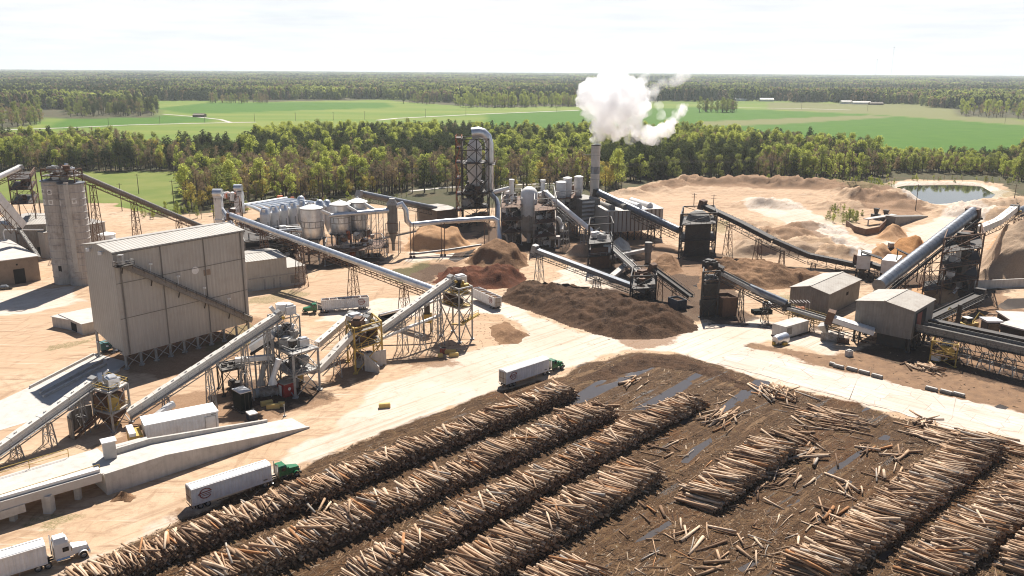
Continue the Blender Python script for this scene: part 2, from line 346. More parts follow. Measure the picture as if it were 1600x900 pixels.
wob = 2.0*fbm(GX, GY, .12, 4)
mud_m = np.clip((sdist(GX, GY, MUD)+wob*1.2)/3+.4, 0, 1)
yard_m = np.clip((sdist(GX, GY, YARD)+wob*3)/5+.5, 0, 1)
HZ = heights(GX, GY, mud_m, yard_m)
for p in PUDW:
    s = sdist(GX, GY, p); HZ = np.where(s > -3, HZ*(1-.4*np.clip(s/3+1, 0, 1))-.12*np.clip(s/2+.5, 0, 1)-.02*np.clip(s/3+1,0,1), HZ)
s = sdist(GX, GY, POND); pw = np.clip(s/5+.6, 0, 1); HZ = HZ*(1-np.clip(s/8+1, 0, 1))-1.2*pw+.8*np.exp(-((s+9)/5)**2)
def mk(polys, soft=3, w=1.5):
    r = np.zeros(GX.shape)
    for p in polys: r = np.maximum(r, np.clip((sdist(GX, GY, p)+wob*w)/soft+.5, 0, 1))
    return r
sdp = sdist(GX, GY, PALE[0])+1.2*fbm(GX, GY, .03, 3); track = np.clip(np.sin(sdp*2*math.pi/2.3)*1.2-.2+.5*fbm(GX, GY, .06, 3), 0, 1)*np.clip(.35+1.3*fbm(GX, GY, .035, 3), 0, 1); pale = mk(PALE, 5, 2); orange = mk(ORANGE, 9, 3); tuft = mk(TUFT, 3, 2.5); lawn = mk(LAWN, 6, 2); soil = mk([SOIL], 4, 1.5); stain_shade = mk(STAIN_SHADE, 5, 2.5); fines_shade = mk(FINES_SHADE, 7, 3.5)
field = mk([FIELDA], 20, 3); green = mk(GREENF, 14, 2); strip = mk(STRIP, 10, 2)
nr, nc = GX.shape
for i_ in range(nr):   # clearings between the far woods
    y_ = float(ys[i_])
    if 1750 < y_ < 12000:
        for j_ in range(0, nc, 2):
            x_ = float(GX[i_, j_])
            if mnoise.noise(V((x_*.0006+7, y_*.0016, 8))) > .2: field[i_, j_:j_+2] = .9
me = bpy.data.meshes.new('ground')
co = np.stack([GX, GY, HZ], -1).reshape(-1, 3)
idx = np.arange(nr*nc).reshape(nr, nc)
q = np.stack([idx[:-1, :-1], idx[:-1, 1:], idx[1:, 1:], idx[1:, :-1]], -1).reshape(-1, 4)
# the yard behind and beside the drone, so that light bounces off it as well
back = np.array([(-900,-700,-.25),(900,-700,-.25),(900,84,-.25),(-900,84,-.25)]); nb = len(co)
co = np.concatenate([co, back])
q = np.concatenate([q, np.array([[nb, nb+1, nb+2, nb+3]])])
me.vertices.add(len(co)); me.vertices.foreach_set('co', co.ravel())
me.loops.add(q.size); me.loops.foreach_set('vertex_index', q.ravel().astype(np.int32))
me.polygons.add(len(q)); me.polygons.foreach_set('loop_start', np.arange(0, q.size, 4, dtype=np.int32)); me.polygons.foreach_set('loop_total', np.full(len(q), 4, dtype=np.int32))
me.update(); me.validate()
me.polygons.foreach_set('use_smooth', [True]*len(me.polygons))
def attr(name, arr, pad=0.0):
    a = me.attributes.new(name, 'FLOAT', 'POINT'); a.data.foreach_set('value', np.concatenate([arr.ravel(), np.full(4, pad)]).astype(np.float32))
for nme, arr, pad in (('mud',mud_m,.3),('yard',yard_m,1),('pale',pale,.3),('orange',orange,0),('tuft',tuft,0),('lawn',lawn,0),('soil',soil,0),('stain_shade',stain_shade,0),('field',field,0),('green',green,0),('strip',strip,0),('track',track,0),('fines_shade',fines_shade,0)):
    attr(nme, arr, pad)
ground = bpy.data.objects.new('ground', me); COL.objects.link(ground); ground['kind'] = 'structure'
m, nt, out = newmat('ground_soil'); L = nt.links
b = N(nt, 'ShaderNodeBsdfPrincipled'); L.new(b.outputs[0], out.inputs[0]); b.inputs['Specular IOR Level'].default_value = .15
tc = N(nt, 'ShaderNodeTexCoord').outputs['Object']
def A(n): return N(nt, 'ShaderNodeAttribute', attribute_name=n).outputs['Fac']
n1 = noisetex(nt, tc, .035, 6); n2 = noisetex(nt, tc, .35, 8, .7); n3 = noisetex(nt, tc, 2.2, 6, .75)
rz = math.atan2(ROWDIR.y, ROWDIR.x)
vr = N(nt, 'ShaderNodeVectorRotate', rotation_type='Z_AXIS'); L.new(tc, vr.inputs['Vector']); vr.inputs['Angle'].default_value = -rz
rutv = mapping(nt, vr.outputs[0], (.05, .55, 1)); n4 = noisetex(nt, rutv, 1.0, 7, .65)
rutf = mapping(nt, vr.outputs[0], (.02, .9, 1)); n5 = noisetex(nt, rutf, 1.3, 5, .6)
def brk(maskout, amt=.5):   # break a mask's edge with fine noise
    return ramp(nt, mth(nt, 'ADD', maskout, mth(nt, 'MULTIPLY', mth(nt, 'SUBTRACT', n2, .5), amt*2)), .35, .65)
floorc = mixc(nt, ramp(nt, n1, .4, .62), (.055,.058,.026), (.085,.066,.035)); floorc = mixc(nt, ramp(nt, n3, .5, .75), floorc, (.10,.085,.042))
fld = mixc(nt, ramp(nt, noisetex(nt, mapping(nt, tc, (.25,1,1), .2), .012, 6), .36, .62), (.10,.165,.018), (.17,.20,.036))
grn = mixc(nt, ramp(nt, n1, .35, .7), (.048,.12,.005), (.065,.14,.008))
fld = mixc(nt, A('green'), fld, grn); fld = mixc(nt, A('strip'), fld, (.16,.16,.06))
lawnc = mixc(nt, ramp(nt, n1, .35, .65), (.115,.155,.028), (.17,.185,.045)); lawnc = mixc(nt, ramp(nt, n3, .55, .75), lawnc, (.2,.19,.075))
sand = mixc(nt, ramp(nt, n1, .35, .62), (.44,.295,.18), (.52,.38,.26))
sand = mixc(nt, mth(nt, 'MULTIPLY', ramp(nt, n2, .48, .66), .75), sand, (.33,.215,.135)); sand = mixc(nt, mth(nt, 'MULTIPLY', ramp(nt, n3, .52, .7), .4), sand, (.27,.18,.115))
sand = mixc(nt, mth(nt, 'MULTIPLY', A('orange'), mth(nt, 'ADD', ramp(nt, n2, .25, .7), .35, True)), sand, (.44,.30,.195))
sand = mixc(nt, mth(nt, 'MULTIPLY', ramp(nt, n4, .52, .64), .6), sand, (.29,.185,.115)); sand = mixc(nt, mth(nt, 'MULTIPLY', mth(nt, 'MULTIPLY', A('track'), ramp(nt, n2, .3, .6)), .7), sand, (.27,.165,.1))
palec = mixc(nt, ramp(nt, n1, .35, .65), (.60,.51,.43), (.50,.405,.32)); palec = mixc(nt, mth(nt, 'MULTIPLY', ramp(nt, n5, .53, .62), .6), palec, (.39,.275,.19)); palec = mixc(nt, mth(nt, 'MULTIPLY', ramp(nt, n2, .52, .68), .5), palec, (.39,.285,.21)); palec = mixc(nt, mth(nt, 'MULTIPLY', mth(nt, 'MULTIPLY', A('track'), ramp(nt, n1, .38, .58)), .5), palec, (.36,.245,.165)); palec = mixc(nt, mth(nt, 'MULTIPLY', ramp(nt, n3, .58, .72), .3), palec, (.34,.25,.18))
n7 = noisetex(nt, mapping(nt, tc, (.05,.75,1), 1.15), 1.0, 7, .68); n8 = noisetex(nt, mapping(nt, tc, (.6,.05,1), .35), 1.0, 7, .68)
sand = mixc(nt, mth(nt, 'MULTIPLY', ramp(nt, n7, .55, .63), .65), sand, (.25,.15,.09)); sand = mixc(nt, mth(nt, 'MULTIPLY', ramp(nt, n8, .57, .65), .5), sand, (.28,.17,.1)); sand = mixc(nt, mth(nt, 'MULTIPLY', ramp(nt, n7, .42, .34), .5), sand, (.60,.49,.38))
sand = mixc(nt, brk(A('pale'), .35), sand, palec)
soilc = mixc(nt, ramp(nt, n2, .35, .65), (.25,.15,.085), (.16,.095,.058)); soilc = mixc(nt, ramp(nt, n3, .55, .75), soilc, (.32,.21,.13))
sand = mixc(nt, brk(A('soil')), sand, soilc)
sand = mixc(nt, mth(nt, 'MULTIPLY', brk(A('stain_shade'), .9), .8), sand, mixc(nt, ramp(nt, n3, .4, .7), (.17,.095,.052), (.30,.18,.105))); sand = mixc(nt, mth(nt, 'MULTIPLY', brk(A('fines_shade'), 1.0), .88), sand, mixc(nt, ramp(nt, n3, .45, .7), (.05,.03,.02), (.15,.092,.056)))  # brown stains and bark residue, with painted ground shade among them
n6 = noisetex(nt, tc, 5.5, 5, .75); mudc = mixc(nt, ramp(nt, n4, .40, .60), (.045,.024,.013), (.135,.082,.048)); mudc = mixc(nt, ramp(nt, n3, .46, .62), mudc, (.065,.036,.02)); mudc = mixc(nt, mth(nt, 'MULTIPLY', ramp(nt, n2, .52, .66), .85), mudc, (.19,.12,.072)); mudc = mixc(nt, ramp(nt, n6, .55, .66), mudc, (.31,.205,.128)); mudc = mixc(nt, ramp(nt, n6, .46, .36), mudc, (.022,.012,.007))
mudc = mixc(nt, mth(nt, 'MULTIPLY', ramp(nt, n1, .52, .66), .7), mudc, (.125,.055,.026)); mudc = mixc(nt, mth(nt, 'MULTIPLY', ramp(nt, n4, .43, .36), .75), mudc, (.27,.18,.115)); wet = ramp(nt, n4, .585, .63); mudc = mixc(nt, mth(nt, 'MULTIPLY', wet, .85), mudc, (.026,.016,.011)); mudc = mixc(nt, mth(nt, 'MULTIPLY', ramp(nt, n5, .57, .66), .6), mudc, (.24,.155,.095))
hs = N(nt, 'ShaderNodeHueSaturation'); hs.inputs['Saturation'].default_value = 1.22; hs.inputs['Value'].default_value = .72; L.new(mudc, hs.inputs['Color']); mudc = hs.outputs[0]
sand = mixc(nt, brk(A('mud'), .45), sand, mudc)
tuftc = mixc(nt, ramp(nt, n3, .4, .7), (.07,.095,.025), (.15,.14,.05))
sand = mixc(nt, mth(nt, 'MULTIPLY', mth(nt, 'MULTIPLY', brk(A('tuft'), 1.5), ramp(nt, n3, .38, .6)), .75), sand, tuftc)
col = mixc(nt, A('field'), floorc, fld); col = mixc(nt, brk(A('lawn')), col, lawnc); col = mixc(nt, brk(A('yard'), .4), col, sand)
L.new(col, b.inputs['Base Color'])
rg = mixc(nt, A('mud'), (.95,.95,.95), mixc(nt, wet, (.85,.85,.85), (.32,.32,.32))); L.new(rg, b.inputs['Roughness'])
bp = N(nt, 'ShaderNodeBump'); bp.inputs['Distance'].default_value = .35; bp.inputs['Strength'].default_value = .8
hb = mth(nt, 'ADD', mth(nt, 'MULTIPLY', n2, .5), mth(nt, 'ADD', mth(nt, 'MULTIPLY', n3, .35), mth(nt, 'MULTIPLY', n4, .8)))
sc = mth(nt, 'ADD', mth(nt, 'MULTIPLY', A('mud'), 1.1), .38)
L.new(mth(nt, 'MULTIPLY', hb, sc), bp.inputs['Height']); L.new(bp.outputs[0], b.inputs['Normal'])
me.materials.append(m)
def gz(x, y):
    i = min(max(int(np.searchsorted(ys, y)), 0), nr-1); j = min(max(int(round((x/max(y, 1)+.82)/1.64*(NU-1))), 0), NU-1)
    return float(HZ[i, j])
# ---------------------------------------------------------------- water
def watermat(name, c, rough):
    m, nt, out = newmat(name); b = N(nt, 'ShaderNodeBsdfPrincipled'); nt.links.new(b.outputs[0], out.inputs[0])
    b.inputs['Base Color'].default_value = rgb(c); b.inputs['Roughness'].default_value = rough; b.inputs['IOR'].default_value = 1.33; b.inputs['Specular IOR Level'].default_value = .5
    tc = N(nt, 'ShaderNodeTexCoord').outputs['Object']; bp = N(nt, 'ShaderNodeBump'); bp.inputs['Strength'].default_value = .05; bp.inputs['Distance'].default_value = .05
    nt.links.new(noisetex(nt, tc, .8, 3), bp.inputs['Height']); nt.links.new(bp.outputs[0], b.inputs['Normal']); return m
M['puddle'] = watermat('puddle_water', (.075,.065,.06), .06); M['pondw'] = watermat('pond_water', (.03,.035,.03), .04)
def rough_edge(poly, n=10, amp=.8, z=0.0):
    pts = []
    k = len(poly)
    for i in range(k):
        a, b2 = poly[i], poly[(i+1) % k]
        for j in range(n):
            t = j/n; p = a.lerp(b2, t); pts.append((p.x+random.uniform(-amp, amp), p.y+random.uniform(-amp, amp), z))
    return pts
for p in PUDW:
    mb = MB(); e = rough_edge([q_.lerp(sum(p, V((0,0,0)))/len(p), -.18) for q_ in p], 5, .28, -.085); mb.add(e, [tuple(range(len(e)))]); o = mb.build('puddle_water', M['puddle']); o['kind'] = 'structure'
mb = MB(); e = [(p.x*1.0, p.y, -.35) for p in [v.lerp(sum(POND, V((0,0,0)))/len(POND), -.12) for v in POND]]; mb.add(e, [tuple(range(len(e)))]); struct(mb, 'pond_water', M['pondw'])
# ---------------------------------------------------------------- roads
m, nt, out = newmat('haul_road_concrete'); L = nt.links
b = N(nt, 'ShaderNodeBsdfPrincipled'); L.new(b.outputs[0], out.inputs[0]); b.inputs['Roughness'].default_value = .9
tc = N(nt, 'ShaderNodeTexCoord').outputs['Object']
RD = (G(1600,662)-G(1180,560)); RD.z = 0; rdz = math.atan2(RD.y, RD.x)
vr = N(nt, 'ShaderNodeVectorRotate', rotation_type='Z_AXIS'); L.new(tc, vr.inputs['Vector']); vr.inputs['Angle'].default_value = -rdz
bk = N(nt, 'ShaderNodeTexBrick'); L.new(vr.outputs[0], bk.inputs['Vector']); bk.offset = .37; bk.inputs['Scale'].default_value = 1; bk.inputs['Brick Width'].default_value = 9.0; bk.inputs['Row Height'].default_value = 4.6; bk.inputs['Mortar Size'].default_value = .06; bk.inputs['Mortar Smooth'].default_value = .6
bk.inputs['Color1'].default_value = rgb((.58,.50,.43)); bk.inputs['Color2'].default_value = rgb((.49,.40,.325)); bk.inputs['Mortar'].default_value = rgb((.25,.185,.14))
col = mixc(nt, mth(nt, 'MULTIPLY', ramp(nt, noisetex(nt, tc, .12, 7, .7), .45, .7), .7), bk.outputs['Color'], (.46,.345,.255))
col = mixc(nt, mth(nt, 'MULTIPLY', ramp(nt, noisetex(nt, mapping(nt, vr.outputs[0], (.03,.6,1)), 1.2, 6, .65), .52, .7), .6), col, (.36,.25,.175))
wv = N(nt, 'ShaderNodeTexVoronoi', feature='DISTANCE_TO_EDGE'); L.new(mapping(nt, vr.outputs[0], (.12,.22,1)), wv.inputs['Vector']); wv.inputs['Scale'].default_value = 1.0
cr = mth(nt, 'MULTIPLY', mth(nt, 'LESS_THAN', wv.outputs['Distance'], .012), .5); col = mixc(nt, cr, col, (.26,.18,.13))
L.new(col, b.inputs['Base Color']); M['haul'] = m
def ribbon(name, mat, left, right, z=.03, n=24, amp=.5):
    def line(pts):
        out_ = []
        for i in range(len(pts)-1):
            for j in range(n):
                p = pts[i].lerp(pts[i+1], j/n); out_.append(V((p.x+random.uniform(-amp, amp), p.y+random.uniform(-amp, amp), z)))
        out_.append(V((pts[-1].x, pts[-1].y, z))); return out_
    a, b2 = line(left), line(right); mb = MB()
    mb.add(a+b2, [(i, i+1, len(a)+i+1, len(a)+i) for i in range(len(a)-1)])
    return struct(mb, name, mat)
ribbon('haul_road', M['haul'], pix([(1150,545),(1300,578),(1450,612),(1600,648),(1800,698)]), pix([(1120,567),(1290,614),(1440,655),(1600,697),(1800,752)]), .075)
M['croad'] = surf('country_road', (.48,.44,.39), (.42,.38,.33), .05, .9)
def road_strip(name, pts, w):
    mb = MB(); P = pix(pts)
    for i in range(len(P)-1):
        d = (P[i+1]-P[i]); s_ = V((0,1,0)) if abs(d.x) > abs(d.y) else V((1,0,0)); s_ = V((-d.y, d.x, 0)).normalized()*w/2
        mb.quad(P[i]-s_+V((0,0,.2)), P[i+1]-s_+V((0,0,.2)), P[i+1]+s_+V((0,0,.2)), P[i]+s_+V((0,0,.2)))
    return struct(mb, name, M['croad'])
road_strip('country_road', [(-60,205),(0,203.5),(100,200),(200,195.5),(300,193),(400,191)], 9)
road_strip('country_road', [(590,188),(620,185),(680,182),(760,178),(840,175),(905,172.5)], 10)
road_strip('country_road', [(1090,169),(1160,168.5),(1240,169.5),(1330,172)], 10)
road_strip('farm_track', [(255,178.5),(300,182),(345,187),(360,191.5)], 6)
road_strip('dirt_track', [(640,299),(700,293),(760,291),(860,287),(930,284)], 4)
# concrete slab with kerbs left of the big store
SL = [G(-80,640),G(-80,620),G(45,606),G(150,553),G(196,565),G(110,634),G(20,655)]
mb = MB(); mb.prism([(p.x, p.y) for p in [G(-90,668),G(48,604),G(148,552),G(200,566),G(108,640),G(-90,700)]], -.1, .06); struct(mb, 'loading_pavement', M['concw'])
for i, (a_, b_) in enumerate((((47,607),(146,556)), ((63,617),(160,566)), ((68,622),(166,571)), ((84,634),(186,580)))):
    mb = MB(); mb.beam(G(*a_)+V((0,0,.35)), G(*b_)+V((0,0,.35)), .45, .7)
    solo(mb, 'concrete_kerb', M['conc'], ['long low concrete kerb on the far side of the loading lane by the beige store', 'low concrete kerb at the middle of the loading lanes, next to its twin', 'low concrete kerb in the loading lanes with its twin behind', 'low concrete kerb on the near side of the loading lane, half in the store\'s shadow'][i], 'kerb', 'kerbs of the loading lanes')
# ---------------------------------------------------------------- light, sky, camera, air
SUN_EL, SUN_AZ = math.radians(50), math.radians(7)    # behind the mill, a little to the right
sd = bpy.data.lights.new('sun', 'SUN'); sd.energy = 5.0; sd.angle = math.radians(.53); sd.color = (1, .955, .88)
so = bpy.data.objects.new('sun', sd); COL.objects.link(so)
sdir = V((math.sin(SUN_AZ)*math.cos(SUN_EL), math.cos(SUN_AZ)*math.cos(SUN_EL), math.sin(SUN_EL)))
so.rotation_euler = sdir.to_track_quat('Z', 'Y').to_euler(); so.location = (0, 200, 300)
w = bpy.data.worlds.new('World'); SC.world = w; w.use_nodes = True; nt = w.node_tree; nt.nodes.clear(); L = nt.links
wo = nt.nodes.new('ShaderNodeOutputWorld'); bg = nt.nodes.new('ShaderNodeBackground'); L.new(bg.outputs[0], wo.inputs[0])
sky = nt.nodes.new('ShaderNodeTexSky'); sky.sky_type = 'NISHITA'; sky.sun_disc = False; sky.sun_elevation = SUN_EL; sky.sun_rotation = SUN_AZ
sky.altitude = 60; sky.air_density = .8; sky.dust_density = .4; sky.ozone_density = 1.0
bg.inputs['Strength'].default_value = .05
# thin bright cloud veil low in the sky
tcw = nt.nodes.new('ShaderNodeTexCoord'); sep = nt.nodes.new('ShaderNodeSeparateXYZ'); L.new(tcw.outputs['Generated'], sep.inputs[0])
vec = mapping(nt, tcw.outputs['Generated'], (1.6, 1.6, 14)); nz = noisetex(nt, vec, 3.0, 7, .6)
low = N(nt, 'ShaderNodeMapRange'); low.inputs[1].default_value = .19; low.inputs[2].default_value = .11; L.new(sep.outputs[2], low.inputs[0])
fw = N(nt, 'ShaderNodeMapRange'); fw.inputs[1].default_value = -.1; fw.inputs[2].default_value = .55; L.new(sep.outputs[1], fw.inputs[0])
veil = mth(nt, 'MULTIPLY', mth(nt, 'MULTIPLY', low.outputs[0], fw.outputs[0]), ramp(nt, nz, .05, .42), True)
cl2 = mixc(nt, ramp(nt, noisetex(nt, mapping(nt, tcw.outputs['Generated'], (3, 3, 40)), 2.0, 7, .62), .35, .65), (9.7,10.0,10.5), (12.0,12.1,12.2))
L.new(mixc(nt, veil, sky.outputs[0], cl2), bg.inputs['Color'])
cam = bpy.data.cameras.new('camera'); cam.sensor_width = 36; cam.lens = F/1600*36; cam.clip_start = 1; cam.clip_end = 60000
co_ = bpy.data.objects.new('camera', cam); COL.objects.link(co_); SC.camera = co_
cr_, sr_, cp_, sp_ = math.cos(CR), math.sin(CR), math.cos(CP), math.sin(CP)
R0, U0, FW = V((1,0,0)), V((0,sp_,cp_)), V((0,cp_,-sp_))
R_ = R0*cr_+U0*sr_; U_ = R0*(-sr_)+U0*cr_
co_.matrix_world = Matrix(((R_.x, U_.x, -FW.x, 0), (R_.y, U_.y, -FW.y, 0), (R_.z, U_.z, -FW.z, CH), (0,0,0,1)))
SC.view_settings.view_transform = 'Standard'; SC.view_settings.look = 'None'; SC.view_settings.exposure = .86; SC.view_settings.gamma = 1
SC.cycles.max_bounces = 16; SC.cycles.diffuse_bounces = 3; SC.cycles.glossy_bounces = 3; SC.cycles.transmission_bounces = 3; SC.cycles.transparent_max_bounces = 6; SC.cycles.volume_bounces = 14
SC.cycles.use_denoising = True; SC.cycles.filter_width = 1.1
HAZE = True
if HAZE:
    mb = MB(); mb.pbox((-14000,-900,-4), (28000,0,0), (0,15500,0), (0,0,250)); hz_o = mb.build('haze', newmat('air_haze')[0]); hz_o['kind'] = 'stuff'
    mm = hz_o.data.materials[0]; nt = mm.node_tree; o_ = [n for n in nt.nodes if n.type == 'OUTPUT_MATERIAL'][0]
    pv = nt.nodes.new('ShaderNodeVolumePrincipled'); pv.inputs['Color'].default_value = (.86,.93,1,1); pv.inputs['Density'].default_value = .00006; pv.inputs['Anisotropy'].default_value = .2
    nt.links.new(pv.outputs[0], o_.inputs['Volume'])
    hz_o.display_type = 'WIRE'
# ---------------------------------------------------------------- vegetation
def leafmat(name, c1, c2, trans=.45):
    m, nt, out = newmat(name); L = nt.links
    oi = N(nt, 'ShaderNodeObjectInfo'); at = N(nt, 'ShaderNodeAttribute', attribute_name='cv')
    r = mth(nt, 'ADD', mth(nt, 'MULTIPLY', oi.outputs['Random'], .55), mth(nt, 'MULTIPLY', at.outputs['Fac'], .45))
    col = mixc(nt, r, c1, c2)
    d = N(nt, 'ShaderNodeBsdfDiffuse'); t = N(nt, 'ShaderNodeBsdfTranslucent'); L.new(col, d.inputs[0]); L.new(col, t.inputs[0])
    mx = N(nt, 'ShaderNodeMixShader'); mx.inputs[0].default_value = trans; L.new(d.outputs[0], mx.inputs[1]); L.new(t.outputs[0], mx.inputs[2]); L.new(mx.outputs[0], out.inputs[0])
    return m
LM = {'lime': leafmat('spring_lime_leaves', (.36,.40,.075), (.48,.50,.12), .6), 'olive': leafmat('olive_leaves', (.20,.235,.06), (.32,.335,.10), .55), 'rust': leafmat('budding_rust_leaves', (.27,.195,.105), (.37,.28,.145), .5),
      'pine': leafmat('pine_needles', (.052,.07,.028), (.095,.108,.045), .4), 'bare': leafmat('brown_twigs', (.21,.15,.09), (.31,.23,.14), .4), 'gold': leafmat('golden_leaves', (.38,.30,.07), (.48,.39,.10), .55)}
M['trunk'] = surf('tree_bark', (.10,.08,.06), (.06,.048,.038), .8, .95)
def crown_mesh(kind, seed, h, w, base, nq, qs, shape='round'):
    rd = random.Random(seed); vs = []; fs = []; cv = []
    clumps = []
    for i in range(14 if shape != 'pine' else 26):
        t = rd.random()
        if shape == 'pine':
            t = (i+.5)/26; z = base+(h-base)*t; r = w*.5*math.sin(math.pi*(.18+.74*t))**.8*(.6+.5*rd.random()); a = i*2.4+rd.random()
            for k in range(3): clumps.append((r*.62*math.cos(a+k*2.1), r*.62*math.sin(a+k*2.1), z-.3*r+rd.uniform(-.4,.4), r*.48+.25, .45))
        else:
            z = base+(h-base)*(t**.85); pr = math.sin(math.pi*min(.97, .12+.84*t**.8))**.7; a = i*2.4+rd.random()*.8; rr = w*.5*pr*rd.uniform(.2,.95)
            clumps.append((rr*math.cos(a), rr*math.sin(a), z*.93, w*rd.uniform(.11,.25), 1.0))
    if shape != 'pine': clumps.append((0, 0, h*.9, w*.22, 1.0))
    tot = sum(c[3]**2 for c in clumps)
    for (cx, cy, cz, cr, fl) in clumps:
        n = max(3, int(1.75*nq*cr**2/tot)); tone = rd.random()
        for _ in range(n):
            d = V((rd.gauss(0,1), rd.gauss(0,1), rd.gauss(0,1))); d.normalize(); d *= cr*rd.uniform(.45,1.12); d.z *= fl
            p = V((cx, cy, cz))+d
            nn = (d.normalized()*.7+V((rd.gauss(0,1), rd.gauss(0,1), rd.gauss(0,1)+.3))*.6).normalized()
            a = nn.cross(V((rd.gauss(0,1), rd.gauss(0,1), rd.gauss(0,1)))).normalized(); b_ = nn.cross(a); s_ = qs*.72*rd.uniform(.5,1.35)
            o = len(vs); k = rd.uniform(.5,.9)
            vs += [tuple(p-a*s_*.5-b_*s_*.3*k), tuple(p+a*s_*.15-b_*s_*.5), tuple(p+a*s_*.5+b_*s_*.25*k), tuple(p-a*s_*.1+b_*s_*.5)]
            fs.append((o,o+1,o+2,o+3)); cv.append(min(1, max(0, tone*.7+rd.random()*.3)))
    return vs, fs, cv
def trunk_mb(seed, h, base, r, limbs=4):
    rd = random.Random(seed); mb = MB()
    mb.path([(0,0,-.3),(rd.uniform(-.3,.3),rd.uniform(-.3,.3),h*.35),(rd.uniform(-.5,.5),rd.uniform(-.5,.5),h*.7),(0,0,h*.93)], [r*1.25, r*.85, r*.5, r*.12], 6)
    for i in range(limbs):
        a = i*2.4+rd.random(); z = base+(h-base)*(.02+.55*i/max(1,limbs)); l = h*rd.uniform(.14,.22)
        mb.path([(0,0,z),(l*.6*math.cos(a), l*.6*math.sin(a), z+l*.45),(l*math.cos(a), l*math.sin(a), z+l*1.0)], [r*.45, r*.25, r*.07], 5)
    return mb
# kind: height, width, crown base, quads, quad size, shape
TK = [('lime',24,11,6,640,1.0,'round'),('lime',21,9.5,5,540,1.0,'round'),('olive',23,11,4.5,680,1.0,'round'),('olive',17,9,3,520,1.0,'round'),('rust',17,8,4,360,.85,'round'),('gold',16,9,3,430,.9,'round'),
      ('bare',19,7.5,5,330,.62,'round'),('bare',22,7,8,260,.6,'round'),('pine',22,8.5,8,600,.95,'pine'),('pine',19.5,7.5,6,540,.95,'pine'),('pine',23.5,8,11,520,.95,'pine')]
def mesh_raw(name, vs, fs, cv, mats, mi=None):
    me = bpy.data.meshes.new(name); me.from_pydata(vs, [], fs)
    for mt in mats: me.materials.append(mt)
    if mi: me.polygons.foreach_set('material_index', mi)
    a = me.attributes.new('cv', 'FLOAT', 'FACE'); a.data.foreach_set('value', cv); return me
TREES = []
for i, (k, h, wd, bs, nq, qs, sh) in enumerate(TK):
    vs, fs, cv = crown_mesh(k, 100+i, h, wd, bs, nq, qs, sh)
    tm = trunk_mb(200+i, h, bs, .24+.006*h, 5 if sh != 'pine' else 0)
    cme = mesh_raw('crown', vs, fs, cv, [LM[k]])
    tme = bpy.data.meshes.new('trunk'); tme.from_pydata(tm.v, [], tm.f); tme.materials.append(M['trunk'])
    o = len(vs)
    full = mesh_raw('forest_tree', vs+tm.v, fs+[tuple(j+o for j in f) for f in tm.f], cv+[0]*len(tm.f), [LM[k], M['trunk']], [0]*len(fs)+[1]*len(tm.f))
    TREES.append((k, h, cme, tme, full))
BYK = {}
for i, t in enumerate(TREES): BYK.setdefault(t[0], []).append(i)
# --- far woodland: patches of many small crowns
PATCH = []
def patch(seed, mix, size, n, hh):
    rd = random.Random(seed); vs = []; fs = []; cv = []; mi = []
    for _ in range(n):
        cx, cy = rd.uniform(-size, size)/2, rd.uniform(-size, size)/2; k = rd.choice(mix); H = hh*rd.uniform(.75, 1.15); W = H*(.36 if k == 'pine' else .5)
        for j in range(34):
            t = rd.random(); r = W*.5*((1-t)**.6 if k == 'pine' else math.sin(math.pi*(.15+.8*t)))*rd.uniform(.5,1.05); a = rd.random()*6.283
            p = V((cx+r*math.cos(a), cy+r*math.sin(a), H*(.18+.82*t))); s_ = H*.13*rd.uniform(.7,1.5)
            nn = V((math.cos(a)*.8, math.sin(a)*.8, rd.uniform(-.2,1))).normalized(); aa = nn.cross(V((rd.gauss(0,1), rd.gauss(0,1), rd.gauss(0,1)))).normalized(); bb = nn.cross(aa)
            o = len(vs); vs += [tuple(p-aa*s_-bb*s_*.6), tuple(p+aa*s_*.7-bb*s_), tuple(p+aa*s_+bb*s_*.5), tuple(p-aa*s_*.4+bb*s_)]; fs.append((o,o+1,o+2,o+3)); cv.append(rd.random()); mi.append(PM.index(k))
    return mesh_raw('forest_patch', vs, fs, cv, [LM[k] for k in PM], mi)
PM = ['lime','olive','rust','pine','bare']
for sd_, mix in enumerate((['pine']*6+['bare'], ['olive','olive','olive','bare','pine'], ['olive','rust','bare','pine','olive'], ['pine','pine','pine','olive','olive'], ['lime','olive','olive','olive'])):
    PATCH.append(patch(300+sd_, mix, 70, 46, 21))
# --- where the trees stand
BELT = [pix([(-260,268),(0,268),(140,267),(278,268),(286,300),(288,334),(340,324),(420,317),(560,305),(700,300),(760,303),(860,296),(960,299),(985,286),(1100,281),(1300,283),(1385,277),(1393,268),(1480,268),(1560,281),(1700,292),(1900,300),(1900,246),(1600,246),(1530,258),(1450,254),(1300,242),(1200,232),(1050,222),(900,222),(600,221),(402,224),(392,252),(270,248),(150,233),(-260,233)])]
COPSE = [(pix([(318,161.5),(418,161.5),(420,159),(330,158.5)]), ['olive','bare','rust'], 60), (pix([(1092,176),(1152,176),(1150,172.5),(1096,173)]), ['olive','bare','olive'], 40), (pix([(-80,199),(0,199),(50,197.5),(68,192),(66,180),(-100,180)]), ['bare','olive','rust'], 150),
         (pix([(710,167.5),(768,168.5),(765,163),(712,163)]), ['olive','lime'], 40), (pix([(625,163),(682,163.5),(680,160),(630,160)]), ['pine','bare','olive'], 26), (pix([(1492,183),(1600,186.5),(1800,190),(1800,172),(1500,174)]), ['olive','bare','rust','lime'], 200), (pix([(768,168.5),(905,167),(905,162),(770,163)]), ['olive','bare','lime'], 160),
         (pix([(108,183.5),(246,181),(248,171),(100,171)]), ['pine','olive','bare','pine'], 220)]
HOLES = [pix([(640,301),(860,292),(935,286),(935,280),(640,294)]), pix([(-60,208),(400,196),(400,190),(-60,200)])]
rdm = random.Random(11)
